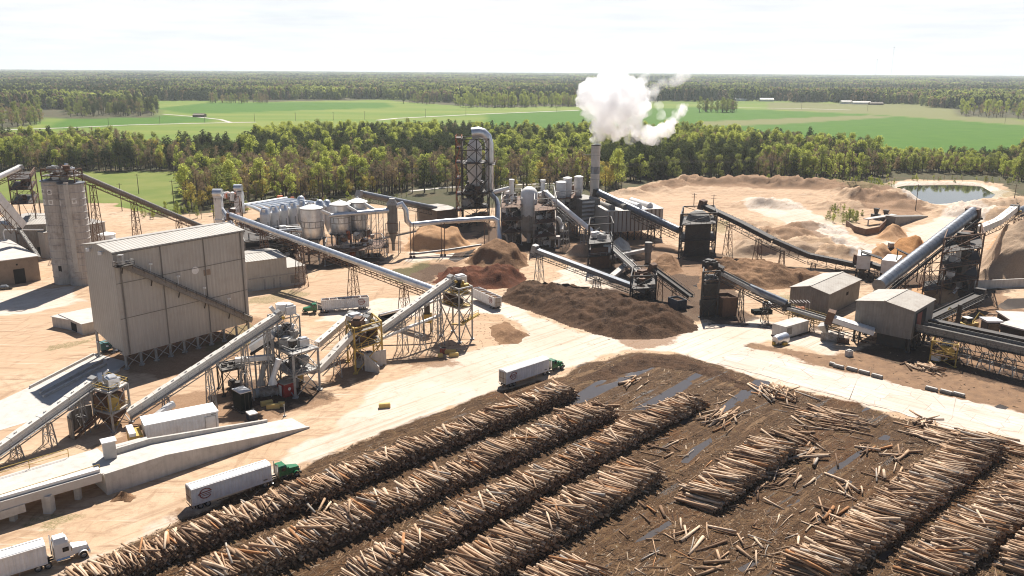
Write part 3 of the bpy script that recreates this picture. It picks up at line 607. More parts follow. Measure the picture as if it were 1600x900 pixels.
def kind_at(x, y):
    """what grows where: the belt's stands, read off the photograph"""
    n = mnoise.noise(V((x*.012, y*.012, 3)))+.5*mnoise.noise(V((x*.04, y*.04, 9)))
    d = y; a = 800+F*x/y
    if a < 285: pool = ['bare','bare','olive','pine','rust','lime','gold','bare'] if n > -.25 else ['pine','pine','pine','olive','bare']
    elif a < 930:
        if d > 735 and a < 690: pool = ['lime','lime','olive','lime'] if n > -.35 else ['pine','pine','olive']
        elif d > 590: pool = ['pine']*9+['bare','lime','rust'] if a < 740 else (['lime','olive','gold','lime','pine'] if n > -.1 else ['pine','pine','olive','rust'])
        else: pool = ['rust','bare','bare','bare','lime','olive','bare','gold','bare'] if n > -.3 else ['pine','bare','rust','olive']
    elif a < 1180: pool = ['pine','pine','pine','olive'] if (560 < d < 690 or n < -.3) else (['lime','olive','lime','gold','bare'] if d > 690 else ['gold','olive','rust','lime','gold'])
    else: pool = ['lime','olive','lime','bare','rust','bare'] if n > -.2 else ['pine','bare','olive','pine','rust']
    return rdm.choice(pool)
pts = []   # x, y, proto, scale, rot
bb = BELT[0]; xs_ = [p.x for p in bb]; ys_ = [p.y for p in bb]
def dens(polys, n_area, kinds=None, lo=.8, hi=1.15, holes=()):
    for poly in polys:
        xa, xb, ya, yb = min(p.x for p in poly), max(p.x for p in poly), min(p.y for p in poly), max(p.y for p in poly)
        n = int((xb-xa)*(yb-ya)/n_area) if n_area > 0 else -n_area; c = 0; tries = 0
        while (c < n) and tries < n*80:
            tries += 1
            if n_area > 0: c += 1
            x, y = rdm.uniform(xa, xb), rdm.uniform(ya, yb)
            if abs(x) > .78*y: continue
            if not inpoly(x, y, poly) or any(inpoly(x, y, h) for h in holes): continue
            if n_area <= 0: c += 1
            k = rdm.choice(kinds) if kinds else kind_at(x, y)
            pts.append((x, y, rdm.choice(BYK[k]), rdm.uniform(lo, hi), rdm.random()*6.283))
PONDGAP = pix([(1392,292),(1396,273),(1560,273),(1585,296),(1550,304)])
dens(BELT, 25, None, .5, 1.02, HOLES+[PONDGAP])
dens([pix([(1370,270),(1370,256),(1600,254),(1620,274)])], 22, None, .7, .95)
pts = [(x, y, i, s_*(.68 if 1370 < 800+F*x/(y*.967+18) < 1590 else 1), r) for (x, y, i, s_, r) in pts]
for poly, kinds, n in COPSE: dens([poly], -n, kinds, .8, 1.2)
# understorey and shrubs along the belt's edge and in the yard's green corners
SHRUB = [pix([(290,338),(420,322),(560,312),(640,305),(640,315),(420,330),(300,345)]), pix([(190,338),(300,322),(330,330),(250,345)]), pix([(1300,292),(1400,284),(1400,296),(1310,298)]), pix([(1288,346),(1300,328),(1350,336),(1335,352)]), pix([(1190,289),(1390,285),(1390,280),(1190,283)]), pix([(1420,284),(1600,290),(1700,300),(1700,294),(1600,284),(1420,278)])]
near = sorted(pts, key=lambda p: p[1])
front = [p for p in near if p[1] > 300]
single = front[:290]; rest = front[290:]
for poly in SHRUB:
    k0 = len(pts); dens([poly], -45, ['olive','lime','olive','bare'], .10, .26); rest += pts[k0:]
TL = {'lime': ('broadleaf_tree', "bright lime green broadleaf tree in new leaf at the wood's edge"), 'olive': ('broadleaf_tree', "dull olive green broadleaf tree at the wood's edge"), 'rust': ('budding_tree', "slender rust brown budding tree at the wood's edge"),
      'gold': ('budding_tree', "golden yellow budding tree at the wood's edge"), 'bare': ('bare_tree', "thin grey brown tree almost bare at the wood's edge"), 'pine': ('pine_tree', "tall dark green pine at the wood's edge")}
for (x, y, pi_, s_, r_) in single:
    k, h, cme, tme, full = TREES[pi_]
    lab = TL[k][1]+(' left of the tanks' if 800+F*x/y < 480 else (' right of the chimney' if 800+F*x/y > 940 else ' behind the dryer tower'))
    e = thing(TL[k][0], lab, 'tree', (x, y, gz(x, y)), r_, lab.split(' at the')[0]+'s along the woods', True)
    e.scale = (s_*rdm.uniform(.9,1.1), s_*rdm.uniform(.9,1.1), s_)
    for nme, md in (('trunk', tme), ('crown', cme)):
        o = bpy.data.objects.new(nme, md); COL.objects.link(o); o.parent = e
# far woodland patches
FARF = pix([(-400,163),(232,159),(420,157.2),(600,155.3),(640,158.5),(700,159.5),(905,162.5),(1080,157.5),(1200,158),(1330,162),(1450,165),(1800,172)])
def farlimit(px):
    pp = [(-400,175),(100,172),(232,157.5),(420,157.5),(600,154.8),(640,158.5),(760,164),(905,163),(1080,158.3),(1200,158.3),(1330,162.3),(1450,165),(1500,171),(2000,185)]
    for (x1, y1), (x2, y2) in zip(pp, pp[1:]):
        if x1 <= px <= x2: return y1+(y2-y1)*(px-x1)/(x2-x1)
    return 170
r_ = 1150.0
ptp = []
while r_ < 14500:
    stp = 55 if r_ < 3200 else r_*.03
    wd = .78*r_; x = -wd
    pstep = 58 if r_ < 3200 else max(58, r_*.018)
    while x < wd:
        xx, yy = x+rdm.uniform(-.4,.4)*pstep, r_+rdm.uniform(-.5,.5)*stp
        px = 800+F*xx/(yy*math.cos(CP)); lim = G(800, farlimit(px)).y if True else 0
        gpy = G(px, farlimit(px))
        if yy > gpy.y+28:
            n = mnoise.noise(V((xx*.0011, yy*.0022, 1)))+.4*mnoise.noise(V((xx*.004, yy*.006, 5)))
            gap = mnoise.noise(V((xx*.0006+7, yy*.0016, 8)))
            if gap < .2 or yy < gpy.y+400:
                k = rdm.choice([0,0,3]) if n < -.05 else (rdm.choice([1,4,1]) if n > .2 else rdm.choice([2,3,1]))
                sc_ = 1.0 if r_ < 3200 else pstep/58
                ptp.append((xx, yy, len(TREES)+k, (sc_, sc_*.8, rdm.uniform(.85,1.2)*(1 if r_ < 5000 else 1.15)), rdm.choice([0,1.57,3.14,4.71])+rdm.uniform(-.3,.3)))
        x += pstep
    r_ += stp
pc = bpy.data.collections.new('forest_kinds')
for i, t in enumerate(TREES): pc.objects.link(bpy.data.objects.new('proto_%02d' % i, t[4]))
for i, pm in enumerate(PATCH): pc.objects.link(bpy.data.objects.new('proto_%02d' % (len(TREES)+i), pm))
allp = [(x, y, i, (s_, s_, s_*rdm.uniform(.9,1.1)), r) for (x, y, i, s_, r) in rest]+ptp
me = bpy.data.meshes.new('forest'); me.from_pydata([(p[0], p[1], -.1) for p in allp], [], [])
a = me.attributes.new('kind_id', 'INT', 'POINT'); a.data.foreach_set('value', [p[2] for p in allp])
a = me.attributes.new('size', 'FLOAT_VECTOR', 'POINT'); a.data.foreach_set('vector', [c for p in allp for c in p[3]])
a = me.attributes.new('turn', 'FLOAT_VECTOR', 'POINT'); a.data.foreach_set('vector', [c for p in allp for c in (0,0,p[4])])
fo = bpy.data.objects.new('forest', me); COL.objects.link(fo); fo['kind'] = 'stuff'; fo['label'] = 'mixed spring woods of pines and budding trees reaching to the horizon'; fo['category'] = 'forest'
ng = bpy.data.node_groups.new('forest_scatter', 'GeometryNodeTree'); ng.interface.new_socket('Geometry', in_out='INPUT', socket_type='NodeSocketGeometry'); ng.interface.new_socket('Geometry', in_out='OUTPUT', socket_type='NodeSocketGeometry')
gi = ng.nodes.new('NodeGroupInput'); go_ = ng.nodes.new('NodeGroupOutput'); ip = ng.nodes.new('GeometryNodeInstanceOnPoints'); ci = ng.nodes.new('GeometryNodeCollectionInfo')
ci.inputs['Collection'].default_value = pc; ci.inputs['Separate Children'].default_value = True; ci.inputs['Reset Children'].default_value = True
def natt(n, t):
    q = ng.nodes.new('GeometryNodeInputNamedAttribute'); q.data_type = t; q.inputs['Name'].default_value = n
    return [s for s in q.outputs if s.enabled and s.name == 'Attribute'][0]
ng.links.new(gi.outputs[0], ip.inputs['Points']); ng.links.new(ci.outputs[0], ip.inputs['Instance']); ip.inputs['Pick Instance'].default_value = True
ng.links.new(natt('kind_id','INT'), ip.inputs['Instance Index']); ng.links.new(natt('turn','FLOAT_VECTOR'), ip.inputs['Rotation']); ng.links.new(natt('size','FLOAT_VECTOR'), ip.inputs['Scale'])
ng.links.new(ip.outputs[0], go_.inputs[0]); fm = fo.modifiers.new('scatter', 'NODES'); fm.node_group = ng
print('TREES single', len(single), 'rest', len(rest), 'patches', len(ptp))
# ---------------------------------------------------------------- log yard
m, nt, out = newmat('pine_log_bark'); L = nt.links
b = N(nt, 'ShaderNodeBsdfPrincipled'); L.new(b.outputs[0], out.inputs[0]); b.inputs['Roughness'].default_value = .85; b.inputs['Specular IOR Level'].default_value = .2
tc = N(nt, 'ShaderNodeTexCoord').outputs['Object']
at = N(nt, 'ShaderNodeAttribute', attribute_name='tone').outputs['Color']
mul = N(nt, 'ShaderNodeMix', data_type='RGBA', blend_type='MULTIPLY'); mul.inputs[0].default_value = 1
L.new(at, mul.inputs[6]); L.new(mixc(nt, ramp(nt, noisetex(nt, tc, 1.1, 5, .7), .3, .7), (.62,.58,.54), (1.1,1.1,1.1)), mul.inputs[7])
L.new(mul.outputs[2], b.inputs['Base Color']); M['log'] = m
rl = random.Random(5)
NS = 7
def log_geo(p, q, r0, r1, bend, tone, endtone, vs, fs, tn):
    ax = (q-p).normalized(); s_ = ax.cross(V((0,0,1))).normalized(); u = s_.cross(ax)
    o = len(vs); bo = (s_*rl.uniform(-1,1)+u*rl.uniform(-.6,.6))*bend
    for c, r in ((p, r0), (p.lerp(q, .5)+bo, (r0+r1)/2), (q, r1)):
        for k in range(NS):
            a = 2*math.pi*k/NS; vs.append(tuple(c+(s_*math.cos(a)+u*math.sin(a))*r))
    for i in (0, 1):
        for k in range(NS):
            k2 = (k+1) % NS; fs.append((o+i*NS+k, o+(i+1)*NS+k, o+(i+1)*NS+k2, o+i*NS+k2)); tn.append(tone)
    fs.append(tuple(o+k for k in range(NS))); tn.append(endtone); fs.append(tuple(o+2*NS+k for k in reversed(range(NS)))); tn.append(endtone)
def tones():
    t = rl.random(); k = rl.uniform(.78, 1.18)
    if t < .40: c = (.43,.285,.18)
    elif t < .70: c = (.60,.45,.32)
    elif t < .93: c = (.19,.115,.07)
    elif t < .96: c = (.40,.35,.30)
    else: c = (.42,.21,.095)
    e = (.40,.28,.18) if rl.random() < .22 else (.12,.075,.048)
    return (c[0]*k, c[1]*k, c[2]*k, 1), (e[0]*k, e[1]*k, e[2]*k, 1)
def log_mesh(name, recs):
    vs, fs, tn = [], [], []
    for r in recs: log_geo(r['p'], r['q'], r['r0'], r['r1'], r['b'], r['t'], r['e'], vs, fs, tn)
    me = bpy.data.meshes.new(name); me.from_pydata(vs, [], fs); me.materials.append(M['log'])
    a = me.attributes.new('tone', 'FLOAT_COLOR', 'FACE'); a.data.foreach_set('color', [c for t in tn for c in t])
    sm = ([True]*(2*NS)+[False]*2)*len(recs); me.polygons.foreach_set('use_smooth', sm); return me
LOGS = []   # every log; 'top' marks the ones lying open on a row
def add_log(c, ang, length, tilt=0.0, top=False, row=None, r=None):
    r = r or rl.triangular(.10, .36, .18); d = V((math.cos(ang)*math.cos(tilt), math.sin(ang)*math.cos(tilt), math.sin(tilt)))
    t, e = tones(); tp = rl.uniform(.6, .85)
    a, b_ = (r, r*tp) if rl.random() < .5 else (r*tp, r)
    LOGS.append(dict(p=c-d*length/2, q=c+d*length/2, r0=a, r1=b_, b=rl.uniform(0,.16), t=t, e=e, top=top, row=row, c=c))
ROWS = [  # front base line, log length, skew of the logs, height, far end, near end
 ('R1', (110,948), (905,621), 5.7, .02, 2.5), ('R2', (300,958), (968,651), 6.4, .03, 2.7), ('R3', (560,932), (1105,636), 5.7, .04, 2.5), ('R4', (680,970), (1042,751), 7.6, .10, 2.7),
 ('R5', (850,960), (952,905), 7.0, .1, 2.6), ('R6', (1118,806), (1248,711), 7.6, .17, 2.5), ('R7', (1290,935), (1572,710), 7.8, .22, 2.7), ('R8', (1480,925), (1720,722), 7.6, .26, 2.7), ('R9', (1640,920), (1800,790), 7.5, .26, 2.8)]
ROWN = {'R1': 'the long log row right beside the haul road', 'R2': 'the second long log row back from the haul road', 'R3': 'the third long log row back from the haul road', 'R4': 'the short row before the third long row',
        'R5': 'the small stack at the bottom edge', 'R6': 'the small lone stack below the square puddle', 'R7': 'the tall log row just past the rutted open mud', 'R8': 'the log row in the lower right corner', 'R9': 'the last log row at the right edge'}
for (rn, f0, f1, ln, skew, hh) in ROWS:
    A0, A1 = G(*f0), G(*f1); d = A1-A0; length = d.length; d.normalize(); n = V((d.y, -d.x, 0)); ang0 = math.atan2(n.y, n.x)
    lay = .36; seed = hash(rn) % 97*.37 if False else int(rn[1])*3.7
    rec = []
    s_ = 0.0
    for L_ in range(12):
        s_ = rl.uniform(0, .3)
        while s_ < length:
            prof = hh*(1+.42*mnoise.noise(V((s_*.14, seed, 0)))+.22*mnoise.noise(V((s_*.5, seed, 4))))
            e_ = min(s_, length-s_); prof *= min(1, .25+e_/3.2)
            z = .2+L_*lay
            if z <= prof:
                rec.append((s_, z, prof))
            s_ += rl.uniform(.33, .52)
    for (s1, z, prof) in rec:
        top = z > prof-lay*1.15
        jit = rl.gauss(0, .13 if top else .05)+.16*mnoise.noise(V((s1*.12, seed, z*.5+20)))
        if top and rl.random() < .1: jit += rl.choice([-1, 1])*rl.uniform(.2, .55)
        lg = ln*rl.uniform(.74, 1.1); off = rl.gauss(.25, .38) if top else rl.gauss(-.1, .2)+.5*mnoise.noise(V((s1*.3, seed, 7)))
        c = A0+d*(s1+rl.gauss(0, .08))-n*(ln/2-off)+V((0,0,z+rl.uniform(-.06,.1)+(rl.uniform(0,.25) if top else 0)))
        add_log(c, ang0+skew+jit, lg, rl.gauss(0, .03 if not top else .055), top, rn)
    # a jumble thrown across the top
    k = int(length/2.0)
    for _ in range(k):
        s1 = rl.uniform(1.5, length-1.5); prof = hh*(1+.42*mnoise.noise(V((s1*.14, seed, 0)))+.22*mnoise.noise(V((s1*.5, seed, 4))))*min(1, .25+min(s1, length-s1)/3.2)
        c = A0+d*s1-n*(ln/2+rl.gauss(0,.7))+V((0,0,prof+.2+rl.uniform(0,.25)))
        add_log(c, ang0+skew+rl.gauss(0,.38), ln*rl.uniform(.55,.98), rl.gauss(0,.08), True, rn)
HEAPS = [  # spot, logs, spread, main direction on the picture, jitter, length, height, name
 (1212,617, 46, 4.6, -.75, .5, 8.0, 1.6, 'the fanned heap at the far end of the yard next to the haul road'), (1300,657, 62, 6.0, -.25, .35, 8.5, 1.5, 'the wide low heap behind the square puddle'), (1245,684, 22, 3.6, -.35, .4, 6.5, .9, 'the wide low heap behind the square puddle'),
 (1120,655, 34, 4.2, .55, .4, 7.0, 1.2, 'the orange heap at the far end of the third row'), (1255,714, 26, 5.0, .5, .55, 6.0, .7, 'the pale crossed heap right of the square puddle'), (1195,770, 7, 5, .5, .5, 6, .3, 'the open mud'),
 (1350,705, 5, 3, .9, .8, 5, .3, 'the open mud'), (1400,712, 9, 4.2, 1.0, .7, 5.5, .4, 'the open mud near the tall row'), (1390,740, 7, 4.2, -.9, .7, 6, .4, 'the open mud near the tall row'), (1330,770, 8, 4.5, -.9, .6, 6, .4, 'the open mud near the tall row'), (1300,800, 6, 4, -.8, .6, 6.5, .3, 'the open mud'),
 (1075,840, 8, 4, .7, .6, 6.0, .3, 'the open mud'), (1010,800, 4, 3.5, -.8, .5, 5, .2, 'the open mud'), (1450,577, 34, 3.6, -.5, .75, 5.5, 1.1, 'the loose heap below the log infeed'), (1585,500, 46, 6, .35, .7, 6, 1.0, 'the slash heap at the right edge'),
 (1470,688, 40, 5.5, -.25, .2, 8.0, 1.2, 'the low stack beside the haul road at right'), (1545,694, 46, 6.0, -.25, .2, 8.0, 1.3, 'the low stack beside the haul road at right'), (1285,880, 4, 3.2, -.5, .6, 5.5, .2, 'the open mud'), (1240,860, 5, 4, .6, .6, 5, .2, 'the open mud'),
 (1330,835, 7, 5, .8, .7, 5.5, .3, 'the open mud'), (1180,850, 6, 5, -.6, .7, 5.5, .3, 'the open mud'), (1110,880, 5, 4, .5, .7, 5, .3, 'the open mud'), (1420,770, 8, 4, -.9, .8, 5.5, .4, 'the open mud near the tall row'), (1380,800, 7, 4, .6, .8, 5, .3, 'the open mud near the tall row'), (1230,745, 10, 5, .5, .6, 6, .4, 'the open mud'), (1040,700, 5, 4, .4, .7, 5, .2, 'the open mud'), (1440,660, 10, 5, .3, .8, 5, .4, 'the open mud near the tall row'), (985,600, 12, 5, .6, .5, 4, .3, 'the wet ground at the far end of the rows'), (950,640, 4, 3, .5, .7, 6, .4, 'the wet ground at the far end of the rows'), (500,800, 6, 3, -1.2, .5, 5.5, 3.6, 'the second long log row back from the haul road'), (530,760, 3, 2, -1.2, .4, 5, 3.6, 'the second long log row back from the haul road')]
ROWL = {}
for i, (px, py, n_, spread, dr, jit, ln, hh, nm) in enumerate(HEAPS):
    g = G(px, py); a0 = math.atan2(-math.sin(dr)*2.2, math.cos(dr)) if False else None
    q0 = G(px-40, py+40*math.tan(-dr) if abs(dr) < 1.3 else py); dd = G(px+20*math.cos(dr), py-20*math.sin(dr))-G(px-20*math.cos(dr), py+20*math.sin(dr)); ang = math.atan2(dd.y, dd.x)
    for k in range(n_):
        x, y = rl.gauss(0, spread*.45), rl.gauss(0, spread*.45); rr = math.hypot(x, y)/spread
        z = .2+rl.random()*hh*max(.1, 1-rr*1.1)
        add_log(g+V((x, y, z)), ang+rl.gauss(0, jit*.8), ln*rl.uniform(.5, 1.05), rl.gauss(0, .05), True, 'H%d' % i)
    ROWN['H%d' % i] = nm
    ROWL['H%d' % i] = n_
for _ in range(520):   # broken poles lying about in the open mud
    g = G(rl.uniform(940,1700), rl.uniform(600,960))
    if not inpoly(g.x, g.y, MUD) or mnoise.noise(V((g.x*.06, g.y*.06, 4))) < -.05: continue
    add_log(g+V((0,0,.14)), rl.gauss(.75, .9), rl.uniform(1.2,5.0), rl.gauss(0,.03), False, 'S0', rl.uniform(.05,.15))
def share(r): return r['c'].length if False else (r['c']-V((0,0,CH))).length
def inframe(c):
    z = c.z-CH; x_, y_ = c.x, c.y; cc = y_*cp_-z*sp_; uu = x_/cc*F; vv = (y_*sp_+z*cp_)/cc*F
    return abs(uu) < 800 and abs(vv) < 450
tops = sorted([r for r in LOGS if r['top'] and inframe(r['c'])], key=share)
loose = [r for r in tops if r['row'][0] == 'H' and ROWL[r['row']] <= 12]
onrow = [r for r in tops if r not in loose]
single_l = (loose[:110]+onrow)[:298]
ids = set(id(r) for r in single_l)
rest_l = [r for r in LOGS if id(r) not in ids]
for r in single_l:
    c = r['c'].copy(); rr = dict(r); rr['p'] = r['p']-c; rr['q'] = r['q']-c
    o = bpy.data.objects.new('log', log_mesh('log', [rr])); COL.objects.link(o); o.location = c
    nm = ROWN[r['row']]; isl = r['row'][0] == 'H'
    tag(o, ('loose pine log lying on ' if isl and 'open' in nm or 'wet' in nm else ('loose pine log lying in ' if isl and 'row back' not in nm else 'brown pine log on top of '))+nm, 'log', ('loose logs on ' if 'open' in nm or 'wet' in nm else 'logs of ')+nm)
o = bpy.data.objects.new('stacked_logs', log_mesh('stacked_logs', rest_l)); COL.objects.link(o); tag(o, 'brown pine logs stacked in long rows across the muddy yard', 'logs', None, 'stuff')
print('LOGS', len(LOGS), 'single', len(single_l))
# bark, chips and broken sticks strewn over the mud
vs, fs, tn = [], [], []
def stick(x, y, z, ang, l, r, tone):
    d = V((math.cos(ang), math.sin(ang), rl.gauss(0,.06)))*l/2; s_ = V((-math.sin(ang), math.cos(ang), 0))*r; u = V((0,0,r)); p = V((x, y, z)); o = len(vs)
    for e in (-1, 1):
        vs.extend([tuple(p+d*e-s_), tuple(p+d*e+s_), tuple(p+d*e+u*.7)])
    fs.extend([(o,o+1,o+4,o+3),(o+1,o+2,o+5,o+4),(o+2,o,o+3,o+5),(o,o+2,o+1),(o+3,o+4,o+5)]); tn.extend([tone]*5)
ra = math.atan2(ROWDIR.y, ROWDIR.x)
xs0, xs1 = min(p.x for p in MUD[:13]), 160
cnt = 0
DARKB = [pix([(880,600),(1000,552),(1090,560),(1180,605),(1160,640),(1060,600),(930,650)])]
while cnt < 38000:
    y = math.exp(rl.uniform(math.log(96), math.log(215))); x = rl.uniform(-.7, .75)*y
    if not inpoly(x, y, MUD): continue
    if mnoise.noise(V((x*.09, y*.09, 2))) < -.12 and rl.random() < .55: continue
    if any(inpoly(x, y, p) for p in PUDW): continue
    cnt += 1
    big = rl.random(); k = rl.uniform(.6,1.25); t = rl.random()
    c = (.26,.165,.095) if t < .45 else ((.15,.09,.052) if t < .8 else ((.08,.048,.03) if t < .9 else (.50,.39,.28)))
    stick(x, y, gz(x, y)+.02, ra+rl.gauss(0,.6) if rl.random() < .6 else rl.random()*6.28, rl.uniform(.15,.55) if big < .86 else rl.uniform(.8,3.0), rl.uniform(.03,.10), (c[0]*k, c[1]*k, c[2]*k, 1))
for _ in range(1800):   # round the bark piles
    g = G(rl.uniform(660, 1110), rl.uniform(425, 548)); t = rl.random(); c = (.16,.085,.045) if t < .5 else ((.07,.04,.025) if t < .8 else (.36,.24,.15))
    if any(inpoly(g.x, g.y, p) for p in PALE[:1]) and rl.random() < .9: continue
    stick(g.x, g.y, gz(g.x, g.y)+.02, rl.random()*6.28, rl.uniform(.2,.8), rl.uniform(.04,.09), c+(1,))
for _ in range(2600):   # and over the brown soil by the sheds
    y = rl.uniform(150, 300); x = rl.uniform(50, 190)
    if not inpoly(x, y, SOIL): continue
    t = rl.random(); c = (.34,.24,.15) if t < .3 else (.12,.075,.045)
    stick(x, y, gz(x, y)+.02, rl.random()*6.28, rl.uniform(.3,1.4), rl.uniform(.05,.12), c+(1,))
me = bpy.data.meshes.new('bark_debris'); me.from_pydata(vs, [], fs); me.materials.append(M['log']); a = me.attributes.new('tone', 'FLOAT_COLOR', 'FACE'); a.data.foreach_set('color', [c for t in tn for c in t])
o = bpy.data.objects.new('bark_debris', me); COL.objects.link(o); tag(o, 'bark scraps and broken sticks strewn over the mud between the log rows', 'debris', None, 'stuff')
# ---------------------------------------------------------------- heaps of bark, dust, chips and earth
def heap(name, label, mat, poly, peaks, amp=.35, cat='heap', res=.6, fs_=.12, soft=4.0, seed=0):
    """a heap over a ground outline; peaks are (px,py,height,radius)"""
    P = pix(poly); x0, x1, y0, y1 = min(p.x for p in P)-2, max(p.x for p in P)+2, min(p.y for p in P)-2, max(p.y for p in P)+2
    nx, ny = int((x1-x0)/res)+2, int((y1-y0)/res)+2
    X, Y = np.meshgrid(np.linspace(x0, x1, nx), np.linspace(y0, y1, ny))
    sd_ = sdist(X, Y, P)+1.4*fbm(X+seed, Y, .25, 3); e = np.clip(sd_/soft, 0, 1); e = e*e*(3-2*e)**.5
    Hh = np.zeros(X.shape)
    for (px, py, h, r) in peaks:
        g = G(px, py); dd = np.sqrt((X-g.x)**2+(Y-g.y)**2)/r*(1+.25*fbm(X+seed*3, Y, .07, 3)); Hh = np.maximum(Hh, h*np.clip(1-dd, 0, 1)**.85)
    Hh = (Hh*1.0+(.5 if max(p[2] for p in peaks) > .6 else .05))*e*(1+amp*.6*fbm(X+seed, Y, fs_, 5))+amp*1.3*e*fbm(X, Y+seed, fs_*3, 5)-amp*.9*e*np.abs(fbm(X+seed, Y, fs_*1.7, 4))
    Hh = np.where(sd_ < 0, -.35, np.maximum(Hh, .03))
    vs_ = np.stack([X, Y, Hh], -1).reshape(-1, 3); ii = np.arange(nx*ny).reshape(ny, nx)
    q_ = np.stack([ii[:-1,:-1], ii[:-1,1:], ii[1:,1:], ii[1:,:-1]], -1).reshape(-1, 4); keep = (Hh.reshape(-1)[q_] > -.3).any(1); q_ = q_[keep]
    used = np.unique(q_); mp = -np.ones(len(vs_), int); mp[used] = np.arange(len(used)); mb = MB(); mb.v = [tuple(p) for p in vs_[used]]; mb.f = [tuple(mp[f]) for f in q_]
    return solo(mb, name, M[mat], label, cat, None, True)
heap('bark_pile', 'long dark brown bark pile with rounded ridges inside the bend of the haul road', 'bark', [(775,468),(800,447),(880,444),(960,452),(1040,478),(1085,500),(1094,517),(1040,530),(960,531),(900,514),(840,492)],
     [(815,462,3.4,16),(860,466,4,18),(910,478,4.4,18),(960,490,4.4,16),(1010,500,4.4,16),(1050,508,3.8,14),(960,516,2.6,10),(1000,520,2.4,10)], .9, fs_=.16, soft=5)
heap('mulch_pile', 'dark red bark mulch pile beside the parked trailer', 'mulch', [(672,442),(690,424),(740,414),(810,418),(824,436),(800,452),(730,452)], [(700,436,3.5,14),(740,438,4.5,14),(780,438,5.5,15),(808,436,4,11)], .7, fs_=.18, soft=5, seed=11)
heap('bark_pile', 'rounded orange brown bark pile behind the dark red mulch', 'dirtp', [(722,412),(740,392),(790,384),(822,396),(828,416),(790,424)], [(775,408,7.5,18),(800,410,6.5,15),(748,410,4,12)], .5, soft=5, seed=23)
heap('sawdust_pile', 'smooth tan sawdust pile behind the long elevated duct', 'sawdust', [(628,392),(640,366),(680,354),(720,362),(742,388),(700,398)], [(672,384,8.5,22),(705,384,7.5,18)], .25, soft=6, seed=5)
heap('chip_pile', 'tall grey tan cone of wood chips at the right edge behind the concrete wall', 'chips', [(1512,436),(1530,395),(1590,370),(1700,370),(1760,440),(1640,448)], [(1585,420,17,36),(1640,415,19,40)], .3, soft=9, seed=8)
heap('chip_pile', 'orange tan chip heap below the curved conveyor chute at upper right', 'sawdust', [(1540,390),(1560,365),(1620,356),(1640,385),(1600,400)], [(1590,384,9,20)], .3, soft=6, seed=9)
heap('sawdust_pile', 'orange sawdust pile with a steep cut face by the low brown wall', 'ocut', [(1380,402),(1395,380),(1440,372),(1452,390),(1440,402),(1410,408)], [(1428,392,6.5,14),(1405,396,4,10)], .3, soft=3.5, seed=2)
heap('sawdust_pile', 'pale tan sawdust cone just behind the orange cut pile', 'sawdust', [(1366,372),(1380,355),(1408,352),(1420,370),(1398,380)], [(1392,368,5.5,16)], .2, soft=5, seed=3)
heap('sawdust_pile', 'small tan sawdust cone behind the two white hoppers', 'sawdust', [(1345,402),(1370,380),(1400,384),(1402,402),(1375,410)], [(1378,398,4.5,14)], .2, soft=5, seed=4)
heap('earth_pile', 'broad brown earth bank with weathered gullies behind the screening plant', 'dirtp', [(1090,452),(1095,415),(1130,402),(1190,405),(1260,425),(1320,432),(1300,446),(1180,455)], [(1130,435,6.5,20),(1170,430,6.5,18),(1210,438,5,16),(1260,438,3.5,14),(1110,440,5,14)], .8, fs_=.14, soft=5, seed=14)
heap('earth_pile', 'small orange brown earth bank between the screening plant and the dark screen house', 'dirtp', [(1010,420),(1030,398),(1060,402),(1070,425),(1040,434)], [(1038,415,4,12)], .6, soft=4, seed=15)
heap('earth_pile', 'grey tan earth bank below the long curved conveyor', 'chips', [(1130,402),(1150,375),(1200,372),(1300,380),(1320,400),(1240,404)], [(1180,394,5,20),(1240,394,4.5,20),(1290,394,4,16)], .4, soft=6, seed=16)
heap('earth_pile', 'small dark earth heap at the foot of the concrete ramp', 'dirtp', [(165,786),(182,766),(205,768),(222,776),(205,786)], [(192,778,2.2,5)], .4, soft=2.5, res=.4, seed=17)
heap('stick_pile', 'flat fan of brown sticks and bark near the yellow braced tower', 'dirtp', [(762,512),(790,503),(828,524),(806,537),(778,540)], [(800,522,1.0,9)], .4, soft=3, res=.4, seed=18)
heap('sawdust_pile', 'low orange sawdust heap by the drum bunker', 'sawdust', [(98,654),(108,640),(140,636),(145,652),(120,660)], [(125,650,2.2,7)], .2, soft=3, res=.5, seed=19)
heap('chip_pile', 'small grey chip heap between the bracing legs of the dark screen tower', 'chips', [(875,400),(905,384),(940,388),(935,402)], [(910,398,4,12)], .3, soft=4, seed=21)
heap('chip_pile', 'pale chip heap under the big lattice tower', 'sawdust', [(1410,470),(1430,448),(1490,450),(1500,470),(1460,478)], [(1455,464,3.5,12)], .35, soft=4, seed=22)
heap('bark_pile', 'low dark heap of wet bark between the log yard and the bend of the road', 'bark', [(905,598),(925,575),(1000,552),(1070,556),(1180,600),(1170,612),(1080,580),(1020,575),(960,590)], [(950,582,.3,9),(1000,565,.4,9),(1050,564,.3,9),(1100,578,.3,9),(1150,596,.3,8)], .55, soft=2.5, res=.5, fs_=.3, seed=31)
